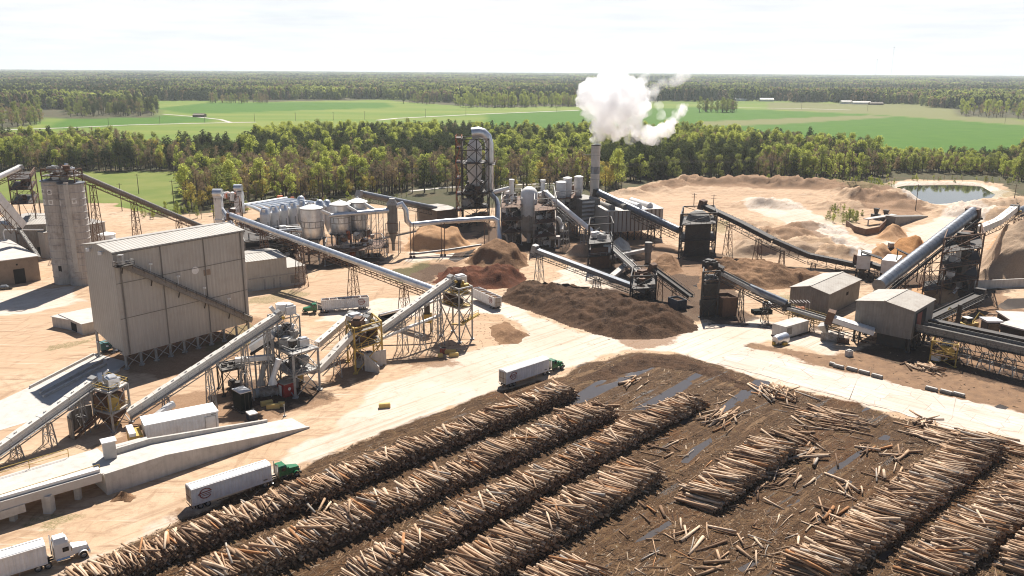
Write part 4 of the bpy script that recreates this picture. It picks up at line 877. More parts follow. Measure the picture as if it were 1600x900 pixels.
# ---------------------------------------------------------------- industrial builders
ri = random.Random(21)
Z3 = V((0,0,1))
def lerp(a, b, t): return a+(b-a)*t
def rails(mb, pts, h=1.1, w=.07, closed=True, step=2.2):
    n = len(pts)
    for i in range(n if closed else n-1):
        a, b_ = V(pts[i]), V(pts[(i+1) % n]); k = max(1, int((b_-a).length/step))
        mb.beam(a+Z3*h, b_+Z3*h, w); mb.beam(a+Z3*h*.5, b_+Z3*h*.5, w*.8)
        for j in range(k+1): p = lerp(a, b_, j/k); mb.beam(p, p+Z3*h, w)
def trestle(p, d, z1, spread=2.2, w=.22, z0=-.2, along=0.0, tw=1.6):
    """braced support under a conveyor: p on the ground plan, d the conveyor's plan direction"""
    mb = MB(); s_ = V((-d.y, d.x, 0)).normalized(); dd = V((d.x, d.y, 0)).normalized()
    L_ = []
    for sg in (-1, 1):
        for sa in ((-1, 1) if along else (0,)):
            a = V((p.x, p.y, z0))+s_*sg*spread/2*1.25+dd*sa*along; b_ = V((p.x, p.y, z1))+s_*sg*tw/2+dd*sa*along*.6
            mb.beam(a, b_, w); L_.append((a, b_))
    k = max(2, int(z1/3.2))
    prs = [(0, 1)] if not along else [(0, 2), (1, 3), (0, 1), (2, 3)]
    for i, j in prs:
        for q in range(k):
            t0, t1 = q/k, (q+1)/k
            mb.beam(lerp(*L_[i], t0), lerp(*L_[j], t1), w*.42); (mb.beam(lerp(*L_[j], t0), lerp(*L_[i], t1), w*.42) if i+j < 2 or not along else None); mb.beam(lerp(*L_[i], t1), lerp(*L_[j], t1), w*.6)
    return mb
def conveyor(name, label, p, q, style='tube', w=2.2, sup=(), mat=None, under='steel', walk=True, group='conveyors of the mill', along=0.0, head=True, smat='steel', sag=None):
    pts = [p, q] if sag is None else [p]+sag+[q]
    root = thing(name, label, 'conveyor', (min((p, q), key=lambda v: v.z).x, min((p, q), key=lambda v: v.z).y, 0), 0, group)
    cov, bel, frm, wlk, hr = MB(), MB(), MB(), MB(), MB()
    for a, b_ in zip(pts, pts[1:]):
        d = b_-a; ln = d.length; n = d.normalized(); s_ = n.cross(Z3).normalized(); u = s_.cross(n); k = max(2, int(ln/3.0))
        if style == 'tube':
            cov.tube(a+u*w*.5, b_+u*w*.5, w*.5, 14)
            for i in range(k+1): c = lerp(a, b_, i/k)+u*w*.5; cov.tube(c-n*.06, c+n*.06, w*.5+.05, 14)
        elif style == 'box':
            for i in range(k):
                c0, c1 = lerp(a, b_, i/k), lerp(a, b_, (i+1)/k); g = .0 if i % 2 else .05
                cov.pbox(c0-s_*(w/2+g)+n*.03-u*.1, s_*(w+2*g), (c1-c0)-n*.06, u*(w*.8+g))
                cov.pbox(c0-s_*w*.12+(c1-c0)*.42+u*(w*.8+g-.1), s_*w*.24, n*.5, u*.2)
        else:
            for sg in (-1, 1): cov.pbox(a+s_*(sg*w/2-.08), s_*.16, d, u*w*.42)
            bel.pbox(a-s_*w*.45+u*w*.2, s_*w*.9, d, u*.12)
            if style == 'ribbed':
                for i in range(k*2+1): c = lerp(a, b_, i/(k*2)); [cov.pbox(c+s_*(sg*(w/2+.1)-.06)-n*.1, s_*.12, n*.2, u*w*.5) for sg in (-1, 1)]
                cov.pbox(a-s_*w*.5+u*w*.44, s_*w, d, u*.1)
        hgt_ = w*.75
        for sg in (-1, 1):
            frm.beam(a+s_*sg*w*.42-u*.12, b_+s_*sg*w*.42-u*.12, .2); frm.beam(a+s_*sg*w*.42-u*hgt_, b_+s_*sg*w*.42-u*hgt_, .18)
            for i in range(k):
                c0, c1 = lerp(a, b_, i/k)+s_*sg*w*.42, lerp(a, b_, (i+1)/k)+s_*sg*w*.42; frm.beam(c0-u*.12, c1-u*hgt_, .11); frm.beam(c1-u*.12, c1-u*hgt_, .11)
        if walk:
            o_ = s_*(w*.5+.1); wlk.pbox(a+o_-u*.15, s_*.9, d, u*.08); e = [a+o_+s_*.9, b_+o_+s_*.9]; rails(hr, e, 1.1, .08, False, 2.5)
    part(cov, {'tube':'tube_cover','box':'belt_cover'}.get(style, 'side_frame'), M[mat or {'tube':'galv','box':'cream'}.get(style, 'steel')], root, style == 'tube')
    if bel.v: part(bel, 'belt', M['belt'], root)
    part(frm, 'truss', M[under], root)
    if walk: part(wlk, 'walkway', M[under], root); part(hr, 'handrail', M[under], root)
    if head:
        t = max((p, q), key=lambda v: v.z); o = q if t is p else p; n = (t-o).normalized(); s_ = n.cross(Z3).normalized(); u = s_.cross(n)
        hb = MB(); hb.pbox(t-s_*w*.58-u*w*.3-n*w*.35, s_*w*1.16, n*w*.65, u*w*1.2); part(hb, 'head_box', M[smat], root)
        mo = MB(); mo.tube(t+s_*w*.62, t+s_*(w*.62+.9), .38, 8); part(mo, 'drive_motor', M['yellow' if style == 'box' else 'dark'], root)
    tot = sum((b_-a).length for a, b_ in zip(pts, pts[1:]))
    for t in sup:
        if sag is None: c = lerp(p, q, t); d = q-p
        else:
            L0 = t*tot
            for a, b_ in zip(pts, pts[1:]):
                if L0 <= (b_-a).length: c = lerp(a, b_, L0/(b_-a).length); d = b_-a; break
                L0 -= (b_-a).length
        part(trestle(c, d, max(.5, c.z-w*.6), 1.9+c.z*.08, .19, -.2, along), 'trestle', M[smat], root)
    return root
def tower(name, label, feet, ztop, decks, mat='steel', post=.32, rmat='yellow', brace=True, cat='steel tower', deckmat='steel', group=None, roof=None, stairs=False):
    P = [G(*f) if len(f) == 2 else V(f) for f in feet]; n = len(P); c = sum(P, V((0,0,0)))/n
    root = thing(name, label, cat, (c.x, c.y, 0), 0, group)
    for p in P:
        mb = MB(); mb.beam(V((p.x,p.y,-.2)), V((p.x,p.y,ztop)), post); mb.box((p.x,p.y,.1), (post*2.6,post*2.6,.4)); part(mb, 'leg', M[mat], root)
    br = MB(); lv = [0]+sorted(set(list(decks)+[ztop]))
    for z0, z1 in zip(lv, lv[1:]):
        for i in range(n):
            a, b_ = P[i], P[(i+1) % n]
            br.beam(a+Z3*z1, b_+Z3*z1, post*.8)
            if brace and z1-z0 > 1.6:
                br.beam(a+Z3*z0, b_+Z3*z1, post*.42); br.beam(b_+Z3*z0, a+Z3*z1, post*.42)
    part(br, 'bracing', M[mat], root)
    for z in decks:
        mb = MB(); E_ = [c+(V((p.x,p.y,0))-c)*1.04 for p in P]; mb.prism([(p.x,p.y) for p in E_], z+.05, z+.2); part(mb, 'deck', M[deckmat], root)
        mb = MB(); rails(mb, [V((p.x,p.y,z+.2)) for p in E_], 1.1, .09); part(mb, 'handrail', M[rmat], root)
    if stairs:
        mb = MB(); sd_ = (P[1]-P[0]).normalized(); o_ = (P[0]-c); o_.z = 0; o_ = o_.normalized()*1.2
        zz = [0]+sorted(decks)
        for i, (z0, z1) in enumerate(zip(zz, zz[1:])):
            a, b_ = (P[0], P[1]) if i % 2 == 0 else (P[1], P[0]); a2 = lerp(a, b_, .1)+o_+Z3*z0; b2 = lerp(a, b_, .9)+o_+Z3*z1
            mb.beam(a2, b2, .9, .15); mb.beam(a2+Z3*1.1, b2+Z3*1.1, .09)
        part(mb, 'stair', M[rmat], root)
    if roof:
        mb = MB(); E_ = [c+(V((p.x,p.y,0))-c)*1.12 for p in P]; mb.prism([(p.x,p.y) for p in E_], ztop+.1, ztop+.35); part(mb, 'roof', M[roof], root)
    root['_c'] = 0; del root['_c']
    return root, P, c
def machines(root, P, c, zs, seed, mats=('steel','clut','yellow','dark','galv'), n=5, size=2.2):
    """screens, hoppers, chutes and motors standing on the decks of a tower"""
    rd = random.Random(seed)
    nm = ['screen_box','hopper','chute','motor','pipe']
    for z in zs:
        for k in range(n):
            u_, v_ = rd.uniform(.2,.8), rd.uniform(.2,.8); p = lerp(lerp(P[0], P[1], u_), lerp(P[3 % len(P)], P[2], u_), v_); m_ = M[rd.choice(mats)]; mb = MB(); s_ = size*rd.uniform(.5,1.15); kk = nm[k % 5]; az = rd.choice([0,.7,1.57])+.75
            if kk == 'screen_box': mb.box((p.x,p.y,z+s_*.55), (s_*1.3,s_,s_*.8), az); mb.box((p.x,p.y,z+s_*1.0), (s_*1.0,s_*.7,s_*.25), az)
            elif kk == 'hopper': mb.path([(p.x,p.y,z+.2),(p.x,p.y,z+s_*.6),(p.x,p.y,z+s_*1.2)], [s_*.16,s_*.6,s_*.6], 8)
            elif kk == 'chute': mb.beam((p.x,p.y,z+.3), (p.x+s_*rd.uniform(-.6,.6),p.y+s_*rd.uniform(-.6,.6),z+s_*1.3), s_*.4)
            elif kk == 'motor': mb.box((p.x,p.y,z+.35), (s_*.6,s_*.5,.5), az); mb.tube((p.x,p.y,z+.6), (p.x+.6,p.y+.5,z+.6), .3, 8)
            else: mb.path([(p.x,p.y,z),(p.x,p.y,z+s_*1.0),(p.x+s_*.5,p.y-s_*.2,z+s_*1.4)], .2, 8)
            part(mb, kk, m_, root)
def gable(name, label, o, a, b_, z0, h, rise, wall, roof, cat='building', ov=.35, cols=0, group=None, colmat='steel', ridge_frac=.5, z0b=None):
    """building: footprint corner o, long side a (ridge runs along it), depth b"""
    root = thing(name, label, cat, (o.x, o.y, 0), 0, group)
    an, bn = a.normalized(), b_.normalized(); mb = MB()
    prof = [(0,z0),(1,z0b or z0),(1,h),(ridge_frac,h+rise),(0,h)]
    v0 = [o+b_*t+Z3*z for t, z in prof]; v1 = [p+a for p in v0]
    mb.add(v0+v1, [(4,3,2,1,0),(5,6,7,8,9),(0,1,6,5),(1,2,7,6),(4,0,5,9)])
    mb.add([v0[2]-Z3*.02, v0[3]-Z3*.02, v0[4]-Z3*.02, v1[4]-Z3*.02, v1[3]-Z3*.02, v1[2]-Z3*.02], [(0,1,4,5),(1,2,3,4)])
    part(mb, 'wall', M[wall], root)
    rf = MB()
    for t0, t1, z_0, z_1 in ((0,ridge_frac,h,h+rise),(1,ridge_frac,h,h+rise)):
        e = o+b_*t0+Z3*(z_0+.06)-(b_*(t1-t0)).normalized()*ov-Z3*ov*rise/max(.1,(b_*(t1-t0)).length)-an*ov; r_ = o+b_*t1+Z3*(z_1+.06)-an*ov
        rf.pbox(e, a+an*2*ov, r_-e, Z3*.14)
    rp = part(rf, 'roof', M[roof], root)
    cp = MB(); cp.beam(o+b_*ridge_frac+Z3*(h+rise+.24)-an*ov, o+b_*ridge_frac+a+Z3*(h+rise+.24)+an*ov, .6, .12)
    q = part(cp, 'ridge_cap', M[roof], rp)
    if cols:
        k = cols
        for i in range(k+1):
            for t in (.02, .98):
                p = o+a*(i/k*.98+.01)+b_*t; mb = MB(); mb.beam(V((p.x,p.y,-.3)), V((p.x,p.y,(z0b or z0)+.1 if t > .5 else z0+.1)), .5); mb.box((p.x,p.y,.1), (1.1,1.1,.5)); part(mb, 'column', M[colmat], root)
        br = MB()
        for i in range(k):
            p, q_ = o+a*(i/k*.98+.01)+b_*.02, o+a*((i+1)/k*.98+.01)+b_*.02
            br.beam(p+Z3*.3, q_+Z3*z0, .16); br.beam(q_+Z3*.3, p+Z3*z0, .16)
        part(br, 'bracing', M[colmat], root)
    return root
def orth(o, p, q):
    a = p-o; an = a.normalized(); b_ = q-o; b_ = b_-an*b_.dot(an); return a, b_
def flatbox(root, nm, o, a, b_, z0, z1, mat):
    mb = MB(); mb.pbox(V((o.x,o.y,z0)), a, b_, Z3*(z1-z0)); return part(mb, nm, M[mat], root)
def wallpanel(root, nm, o, a, u0, u1, z0, z1, mat, off=.05, sign=1):
    """flat panel on the wall that runs from o along a (its outside faces the camera)"""
    an = a.normalized(); nrm = an.cross(Z3)
    if nrm.dot(V((o.x,o.y,0))) > 0: nrm = -nrm
    mb = MB(); p = o+an*u0+nrm*off; mb.pbox(V((p.x,p.y,z0)), an*(u1-u0), -nrm*.04, Z3*(z1-z0)); return part(mb, nm, M[mat], root)

# ================================================================ the big beige store
o = G(197,578); a = G(392,522)-o; ze_ = over(197,578,395,178).z; b_ = G(131,381,ze_)-G(176,394,ze_)
ZB = hz(197,578,557); ZE = ze_
store = gable('storage_building', 'huge beige metal clad store standing on a row of steel columns', o, a, b_, ZB, ZE, 1.1, 'clad', 'roof', 'building', .4, 9, colmat='steel', z0b=7.5)
an = a.normalized(); nrm = an.cross(Z3); nrm = -nrm if nrm.y > 0 else nrm
# the sloping walkway and pipe on its face
pA = over(197,578,414)+nrm*1.0+an*1.0; pB = over(392,522,500)+nrm*1.0-an*.3
cv = MB(); cv.beam(pA, pB, 1.1, .9); part(cv, 'sloping_gallery', M['shedw'], store)
mb = MB(); rails(mb, [pA+nrm*.7+Z3*.4, pB+nrm*.7+Z3*.4], 1.1, .1, False, 3); part(mb, 'handrail', M['dark'], store)
mb = MB(); mb.tube(pA+nrm*.3+Z3*.9, pB+nrm*.3+Z3*.9, .38, 8); part(mb, 'pipe', M['shedw'], store)
for t in (.02,.22,.42,.62,.82,.97):
    p = lerp(pA, pB, t); mb = MB(); mb.beam(p, p-Z3*2-nrm*.9, .2); mb.beam(p+Z3*.2, p-nrm*.9-Z3*.2, .2); part(mb, 'bracket', M['dark'], store)
for t in (.22,.42,.62,.82):
    p = lerp(pA, pB, t)-nrm*.4; mb = MB(); mb.beam(p, p+Z3*3.6, .1); mb.box(p+Z3*3.7+nrm*.3, (.7,.5,.4)); part(mb, 'lamp', M['lamp'], store)
pl = MB(); p = pA-an*1.8; pl.pbox(p-Z3*.2, an*4.2, nrm*2.2, Z3*.2); part(pl, 'landing', M['dark'], store)
mb = MB(); rails(mb, [p, p+nrm*2.2, p+nrm*2.2+an*4.2, p+an*4.2], 1.2, .1, False); mb.box(p+an*1.6+nrm*1.0+Z3*1.4, (1.2,1.2,2.4)); part(mb, 'landing_rail', M['steel'], store)
wallpanel(store, 'patch', o, a, a.length*.645, a.length*.70, over(300,548,437).z, over(300,548,428).z, 'brick', .06)
mb = MB(); pc_ = o+an*a.length*.58+nrm*.08+Z3*(ZE*.72); mb.tube(pc_, pc_-nrm*.1, 1.0, 16); part(mb, 'round_patch', M['white'], store)
for t in (.3,.72):
    p = o+b_*t-an*.8+Z3*(ZE-.4); mb = MB(); mb.beam(p+an*.8, p, .15); mb.box(p-Z3*.2, (.9,.9,.8)); part(mb, 'vent_hood', M['lamp'], store)
for t in (.18,.5,.86):
    p = o+b_*t-an*.5+Z3*(ZB+1.2); mb = MB(); mb.box(p, (.5,.4,.35)); part(mb, 'lamp', M['lamp'], store)
mb = MB(); q0 = o+b_*.05-an*.12+Z3*(ZB+1.0); mb.tube(q0, q0+b_*.9+Z3*.3, .09, 6); part(mb, 'conduit', M['dark'], store)
for u in (.04,.33,.66,.97): mb = MB(); p = o+a*u+nrm*.16; mb.beam(p+Z3*(ZB+.2), p+Z3*(ZE-.2), .22); part(mb, 'downpipe', M['shedw'], store)
mb = MB(); mb.beam(o+nrm*.42+Z3*(ZE-.25)-an*.3, o+a+nrm*.42+Z3*(ZE-.25)+an*.3, .32); part(mb, 'gutter', M['shedw'], store)
for t in (.36,.7): wallpanel(store, 'sheet_lap', o, a, .1, a.length-.1, ZB+(ZE-ZB)*t, ZB+(ZE-ZB)*t+.16, 'shedw', .1)
# dark hoppers hanging under the store
mb = MB()
for i in range(5):
    c = o+a*(.12+.19*i)+b_*.5; mb.path([(c.x,c.y,.9),(c.x,c.y,ZB-.02)], [.8,3.6], 4)
part(mb, 'hopper', M['dark'], store)
# ---- low sheds left of it
for (f, r_, bk, zt, lab) in (((133,520),(152,514),(118,500),2.9,'low flat roofed pale block tucked against the end of the beige store'),((95,508),(130,524),(118,484),3.1,'low flat roofed shed with an open dark end, beside the beige store')):
    o2 = G(*f); a2, b2 = orth(o2, G(*r_), G(*bk)); root = thing('low_shed', lab, 'shed', (o2.x,o2.y,0), 0, 'low sheds by the beige store')
    flatbox(root, 'wall', o2, a2, b2, -.1, zt, 'conc'); flatbox(root, 'roof', o2-a2.normalized()*.2-b2.normalized()*.2, a2+a2.normalized()*.4, b2+b2.normalized()*.4, zt+.02, zt+.22, 'concw')
    wallpanel(root, 'opening', o2, a2, a2.length*.3, a2.length*.75, .1, zt*.8, 'open', .05)
# ================================================================ beige two step building behind
o2 = G(389,456); a2, b2 = orth(o2, G(450,447), G(383,437)); zt = hz(389,456,410)
bld = gable('beige_building', 'beige two step building with grey doors behind the big store', o2, a2, b2, -.2, zt, .8, 'clad', 'roof')
o3 = o2+a2*1.003; flatbox(bld, 'lower_wing', o3, a2*.48, b2*.86, -.2, hz(478,441,414), 'clad'); flatbox(bld, 'wing_roof', o3-b2.normalized()*.3, a2*.5, b2*.92, hz(478,441,414)+.02, hz(478,441,414)+.3, 'roof')
for u in (.38,.62,.78): wallpanel(bld, 'door', o2, a2, a2.length*u, a2.length*(u+.05), 0, 3.6, 'steel', .07)
wallpanel(bld, 'louver', o2, a2, a2.length*1.08, a2.length*1.28, .8, 3.6, 'shedw', .1)
mb = MB(); p = o2+Z3*zt*.42-b2.normalized()*.1; mb.beam(p, p+a2*1.45, .3, .2); part(mb, 'string_course', M['steel'], bld)
# ================================================================ twin silo and its neighbours
c0 = G(108,446); rS = 3.95; zS = hz(112,446,288)
silo = thing('concrete_silo', 'tall stained twin concrete silo with white window panels near its top', 'silo', (c0.x,c0.y,0))
cl, cr2 = c0+V((-3.0,4.6,0)), c0+V((3.3,3.2,0))
for c, zt in ((cl, zS+.6),(cr2, zS)):
    mb = MB(); mb.lathe(c, [(rS*1.0,-.3)]+sum([[(rS, z), (rS+.13, z+.08), (rS+.13, z+.3), (rS, z+.38)] for z in np.arange(2.2, zt-1, 2.25)], [])+[(rS, zt)], 30); part(mb, 'silo_wall', M['silo'], silo, True)
    mb = MB(); mb.lathe(c, [(rS+.35,zt-.15),(rS+.35,zt+.25),(rS*.9,zt+.3),(.3,zt+1.1)], 30); part(mb, 'roof_cap', M['tubed'], silo, True)
mb = MB(); p = V((cr2.x-.3, cr2.y-rS-.25, 0)); mb.pbox(p+Z3*5, V((1.5,0,0)), V((0,.5,0)), Z3*(zS-4.2))
for z in np.arange(6, zS-1, 3.1): mb.pbox(p+V((-.15,-.05,z)), V((1.8,0,0)), V((0,.6,0)), Z3*.25)
part(mb, 'vertical_duct', M['conc'], silo)
for c, px_, rows in ((cl, (-.62,.05), (zS-3.6, zS-7.0)),(cr2, (-.78,), (zS-7.2,)),(cr2, (.55,), (zS-6.4,)) ):
    for sx in px_:
        for z in rows:
            x = sx*rS; y = -math.sqrt(max(.1, rS*rS-x*x))-.02; tg = V((-y, x, 0)).normalized(); q_ = c+V((x,y,0)); wn = MB(); nn = V((x,y,0)).normalized(); wn.pbox(q_-tg*.72+nn*.02+Z3*z, tg*1.45, -nn*.3, Z3*1.7); w_ = part(wn, 'window', M['white'], silo); pn = MB(); pn.pbox(q_-tg*.4+nn*.035+Z3*(z+.35), tg*.8, -nn*.2, Z3*1.0); part(pn, 'pane', M['clad' if z < zS-5 else 'shedw'], w_)
mb = MB(); q_ = cl+V((-.2,-rS-.06,4.6)); mb.pbox(q_, V((1.0,0,0)), V((0,.3,0)), Z3*2.0); part(mb, 'door', M['open'], silo)
tw, P, c = tower('headhouse', 'rusty steel headhouse with railings and fans on top of the twin silo', [cl+V((-2.5,-2.6,0)), cr2+V((2.6,-2.2,0)), cr2+V((2.6,3,0)), cl+V((-2.5,3,0))], zS+4.6, [zS+2.4], 'rust', .3, 'rust', cat='headhouse', deckmat='steel')
for ch in list(tw.children):   # its posts start on the silo roof
    if ch.name.startswith('leg'):
        for v in ch.data.vertices: v.co.z = max(v.co.z, zS+.2)
    if ch.name.startswith('bracing'):
        for v in ch.data.vertices: v.co.z = max(v.co.z, zS+.3)
machines(tw, P, c, [zS+.5, zS+2.6, zS+3.6], 4, ('rust','steel','clut','galv','conc','rust'), 11, 1.8)
# rusty frame left of the silo
tw, P, c = tower('rusty_tower', 'rusty open steel frame with catwalks left of the twin silo', [(30,398),(64,396),(70,378),(38,378)], hz(45,396,272), [hz(45,396,318), hz(45,396,296), hz(45,396,280)], 'rust', .35, 'rust', deckmat='dark')
machines(tw, P, c, [hz(45,396,318)+.2, hz(45,396,296)+.2], 9, ('rust','dark','steel'), 5, 2.6)
tw, P, c = tower('rusty_tower', 'slim rusty stair frame right of the twin silo', [(134,395),(146,394),(146,386),(136,387)], hz(140,395,288), [hz(140,395,z) for z in (365,340,318,300)], 'rust', .2, 'rust', deckmat='dark')
# warehouse behind the silo
o2 = G(20,410); a2, b2 = orth(o2, G(78,414), G(35,372))
o2 = G(74,404); q1 = G(168,384); a2, b2 = orth(o2, q1, G(30,372)); zt = hz(168,384,347)
wh = gable('warehouse', 'tan warehouse with a pale sheet roof behind the twin silo', o2, a2, b2, -.2, zt, 1.5, 'clad', 'roof')
o2 = G(34,404); a2, b2 = orth(o2, G(78,402), G(20,385))
wh2 = gable('lean_to_shed', 'dark sided lean-to shed under the white chute left of the silo', o2, a2, b2, -.2, hz(34,404,352), 1.2, 'shedw', 'roof', 'shed')
for u in (.1,.35,.6): wallpanel(wh2, 'opening', o2, a2, a2.length*u, a2.length*(u+.2), 0, 4.2, 'open', .06)
o2 = G(-30,452); a2, b2 = orth(o2, G(64,438), G(-60,420)); of = thing('masonry_block', 'low tan masonry block with one dark doorway at the left edge', 'building', (o2.x,o2.y,0))
zt = hz(20,446,408); flatbox(of, 'wall', o2, a2, b2, -.2, zt, 'brick'); flatbox(of, 'roof', o2-a2.normalized()*.3-b2.normalized()*.3, a2+a2.normalized()*.6, b2+b2.normalized()*.6, zt+.02, zt+.3, 'concw')
wallpanel(of, 'doorway', o2, a2, a2.length*.56, a2.length*.75, 0, zt*.6, 'open', .05); wallpanel(of, 'vent', o2, a2, a2.length*.62, a2.length*.65, zt*.75, zt*.82, 'open', .05)
# conveyors at the silo
conveyor('white_chute', 'broad white chute slanting down in front of the shed at the left edge', over(-12,432,284), over(38,418,357), 'box', 3.6, (), 'white', 'rust', False, head=False)
conveyor('grey_chute', 'thin grey screw chute running down to the foot of the silo', over(38,418,358), over(66,436,404), 'box', 1.0, (), 'shedw', 'rust', False, head=False)
conveyor('pipe_conveyor', 'short white tube conveyor rising to the rusty frame left of the silo', over(2,410,288), over(52,398,265), 'tube', 2.0, (), 'white', 'rust', False)
hs = over(116,436,264); he = over(316,392,356)
conveyor('tube_conveyor', 'long thin grey tube conveyor climbing from behind the store to the silo top', he, hs, 'tube', 1.7, (.18,.52,.80), 'shedw', 'rust', False, along=1.0, smat='rust')
mb = MB(); p0, p1, p2 = G(17,412), over(12,410,359), over(76,420,359); mb.path([V((p0.x,p0.y,0)), p1-Z3*1.0, p1+(p2-p1).normalized()*1.0, p2], .22, 8); solo(mb, 'bent_pipe', M['white'], 'thin white pipe bent at a right angle in front of the dark shed', 'pipe')
for (px, py, r_, top, lab) in ((170,396,3.2,366,'squat white tank with a conical top behind the beige store'),(182,398,2.2,376,'smaller white tank tucked beside the squat white tank')):
    c = G(px,py); zt = hz(px,py,top); root = thing('storage_tank', lab, 'tank', (c.x,c.y,0), 0, 'white tanks behind the store'); mb = MB(); mb.lathe(c, [(r_,-.1),(r_,zt)], 22); part(mb, 'shell', M['white'], root, True); mb = MB(); mb.lathe(c, [(r_+.15,zt),(r_+.15,zt+.1),(.3,zt+1.0)], 22); part(mb, 'cone_roof', M['white'], root, True)
# small pale roofs behind the store
for (f, r_, bk, top, lab, wl) in (((205,400),(262,396),(200,388),388,'low pale roofed hut behind the beige store','concw'),((300,378),(322,376),(298,368),366,'small pale shed at the far end of the thin tube conveyor','roof')):
    o2 = G(*f); a2, b2 = orth(o2, G(*r_), G(*bk)); gable('small_hut', lab, o2, a2, b2, -.1, hz(*f, top), .5, 'brick', wl, 'hut')
# ================================================================ long silver conveyor and its neighbours
pU, pL = over(366,415,341), over(680,514,459)
conveyor('tube_conveyor', 'long bright silver tube conveyor crossing from the cyclones down to the yellow tower', pL, pU, 'tube', 2.2, (.12,.34,.60,.80), 'galv', 'rust', True, along=1.3, smat='rust')
for (px, py, top, w_, lab) in ((349,408,302,3.4,'grey square elevator leg with a domed head left of the cyclones'),(379,384,294,3.2,'grey square elevator head on a thin leg beside the row of ducts')):
    c = G(px,py); zt = hz(px,py,top); root = thing('bucket_elevator', lab, 'elevator', (c.x,c.y,0), 0, 'bucket elevators'); mb = MB()
    if py > 400: mb.box((c.x,c.y,zt/2-.5), (w_*.8,w_*.8,zt-1)); mb.box((c.x,c.y,zt*.62), (w_,w_,.3)); mb.box((c.x,c.y,zt*.4), (w_,w_,.3))
    else: mb.box((c.x,c.y,zt*.3), (1.2,1.2,zt*.6)); mb.box((c.x,c.y,zt*.76), (w_,w_,zt*.36))
    part(mb, 'casing', M['white'], root); mb = MB(); mb.path([(c.x-w_*.5,c.y,zt),(c.x+w_*.5,c.y,zt)], w_*.5, 14); part(mb, 'head_cover', M['galv'], root, True)
    mb = MB(); mb.beam((c.x-w_*.5,c.y-w_*.45,zt*.2),(c.x-w_*.5,c.y-w_*.45,zt+1), .25); rails(mb, [V((c.x-w_*.7,c.y-w_*.8,zt*.9)),V((c.x+w_*.7,c.y-w_*.8,zt*.9))], 1.1, .09, False); part(mb, 'ladder', M['dark'], root)
a_, b2 = over(353,408,326), over(371,412,356); mb = MB(); mb.tube(a_, b2, .8, 12); solo(mb, 'spout', M['galv'], 'short bright spout from the domed elevator down to the silver conveyor', 'spout')
# ducts and small cyclones
g0, g1 = G(384,385), G(520,378); bx = G(450,345)
for feet, top, rows, lab, sd_, m_ in (([(356,406),(384,402),(380,390),(354,394)], 318, (345,), 'rusty platform tower crowded with pipes beside the domed elevator', 16, 'rust'), ([(508,416),(606,404),(596,392),(512,400)], 386, (398,), 'low steel pump station among the legs of the big tanks', 17, 'steel'), ([(420,372),(500,366),(498,358),(420,362)], 322, (345,), 'pale steel burner deck behind the row of small cyclones', 18, 'steel')):
    g_ = lambda r_: hz(feet[0][0], feet[0][1], r_)
    tw, P, c = tower('equipment_tower', lab, feet, g_(top), [g_(r_) for r_ in rows], m_, .25, 'rust', cat='steel tower', deckmat='rust'); machines(tw, P, c, [.1]+[g_(r_)+.2 for r_ in rows]+[g_(top)], sd_, ('galv','steel','white','rust','clut','white','orange'), 13, 2.4)
DUCTS = []
for i in range(8):
    t = i/7; p = over(390+60*t, 376-8*t, 321-9*t); q_ = over(413+84*t, 394-11*t, 330-12.5*t)
    mb = MB(); mb.path([p, lerp(p, q_, .5)+Z3*.2, q_], .75, 10); solo(mb, 'exhaust_duct', M['galv'], 'one of the parallel silver ducts running back from the row of small cyclones', 'duct', 'parallel ducts over the cyclones', True)
mb = MB(); p, q_ = over(384,376,322), over(452,367,311); mb.tube(p, q_, 1.1, 12); solo(mb, 'header_duct', M['white'], 'pale header duct along the back ends of the parallel ducts', 'duct', None, True)
for i in range(5):
    px, py = 418+i*14.3, 397-i*3.2; c = G(px,py); zt = hz(px,py,324-i*3.2); root = thing('small_cyclone', 'pale small cyclone with a pointed hood in the front row beside the big tanks', 'cyclone', (c.x,c.y,0), 0, 'row of small cyclones')
    mb = MB(); mb.lathe(c, [(.4,zt*.3),(1.9,zt*.55),(1.9,zt*.86)], 16); part(mb, 'body', M['white'], root, True); mb = MB(); mb.lathe(c, [(2.0,zt*.86),(1.5,zt*.95),(.7,zt)], 16); mb.box((c.x+.2,c.y-1.0,zt*.93), (1.1,1.4,1.5)); part(mb, 'hood', M['galv'], root, True)
    for sx in (-1,1):
        for sy in (-1,1): mb = MB(); mb.beam((c.x+sx*1.5,c.y+sy*1.5,-.1),(c.x+sx*1.5,c.y+sy*1.5,zt*.7), .25); part(mb, 'leg', M['steel'], root)
for (px, py, lab) in ((503,385,'small pale cyclone hood just behind the nearest big tank'),(514,383,'second small pale cyclone hood just behind the middle big tank'),(474,377,'small pale cyclone hood at the far end of the parallel ducts')):
    c = G(px,py); zt = hz(px,py,312 if px > 490 else 306); root = thing('small_cyclone', lab, 'cyclone', (c.x,c.y,0), 0, 'far small cyclones'); mb = MB(); mb.lathe(c, [(.4,zt*.3),(1.9,zt*.55),(1.9,zt*.86)], 14); part(mb, 'body', M['white'], root, True); mb = MB(); mb.lathe(c, [(2.0,zt*.86),(1.4,zt*.97),(.6,zt)], 14); mb.beam((c.x,c.y,zt*.95),(c.x+2.5,c.y-.5,zt*.84), 1.1); part(mb, 'hood', M['galv'], root, True)
    for sx in (-1,1): mb = MB(); mb.beam((c.x+sx*1.4,c.y-1.4,-.1),(c.x+sx*1.4,c.y-1.4,zt*.6), .25); part(mb, 'leg', M['steel'], root)
tw, P, c = tower('pipe_rack', 'tangled low steel pipe rack between the long silver conveyor and the small cyclones', [(385,415),(470,405),(455,376),(375,384)], 9.5, [5.5, 9.0], 'steel', .3, 'steel', deckmat='dark', cat='pipe rack')
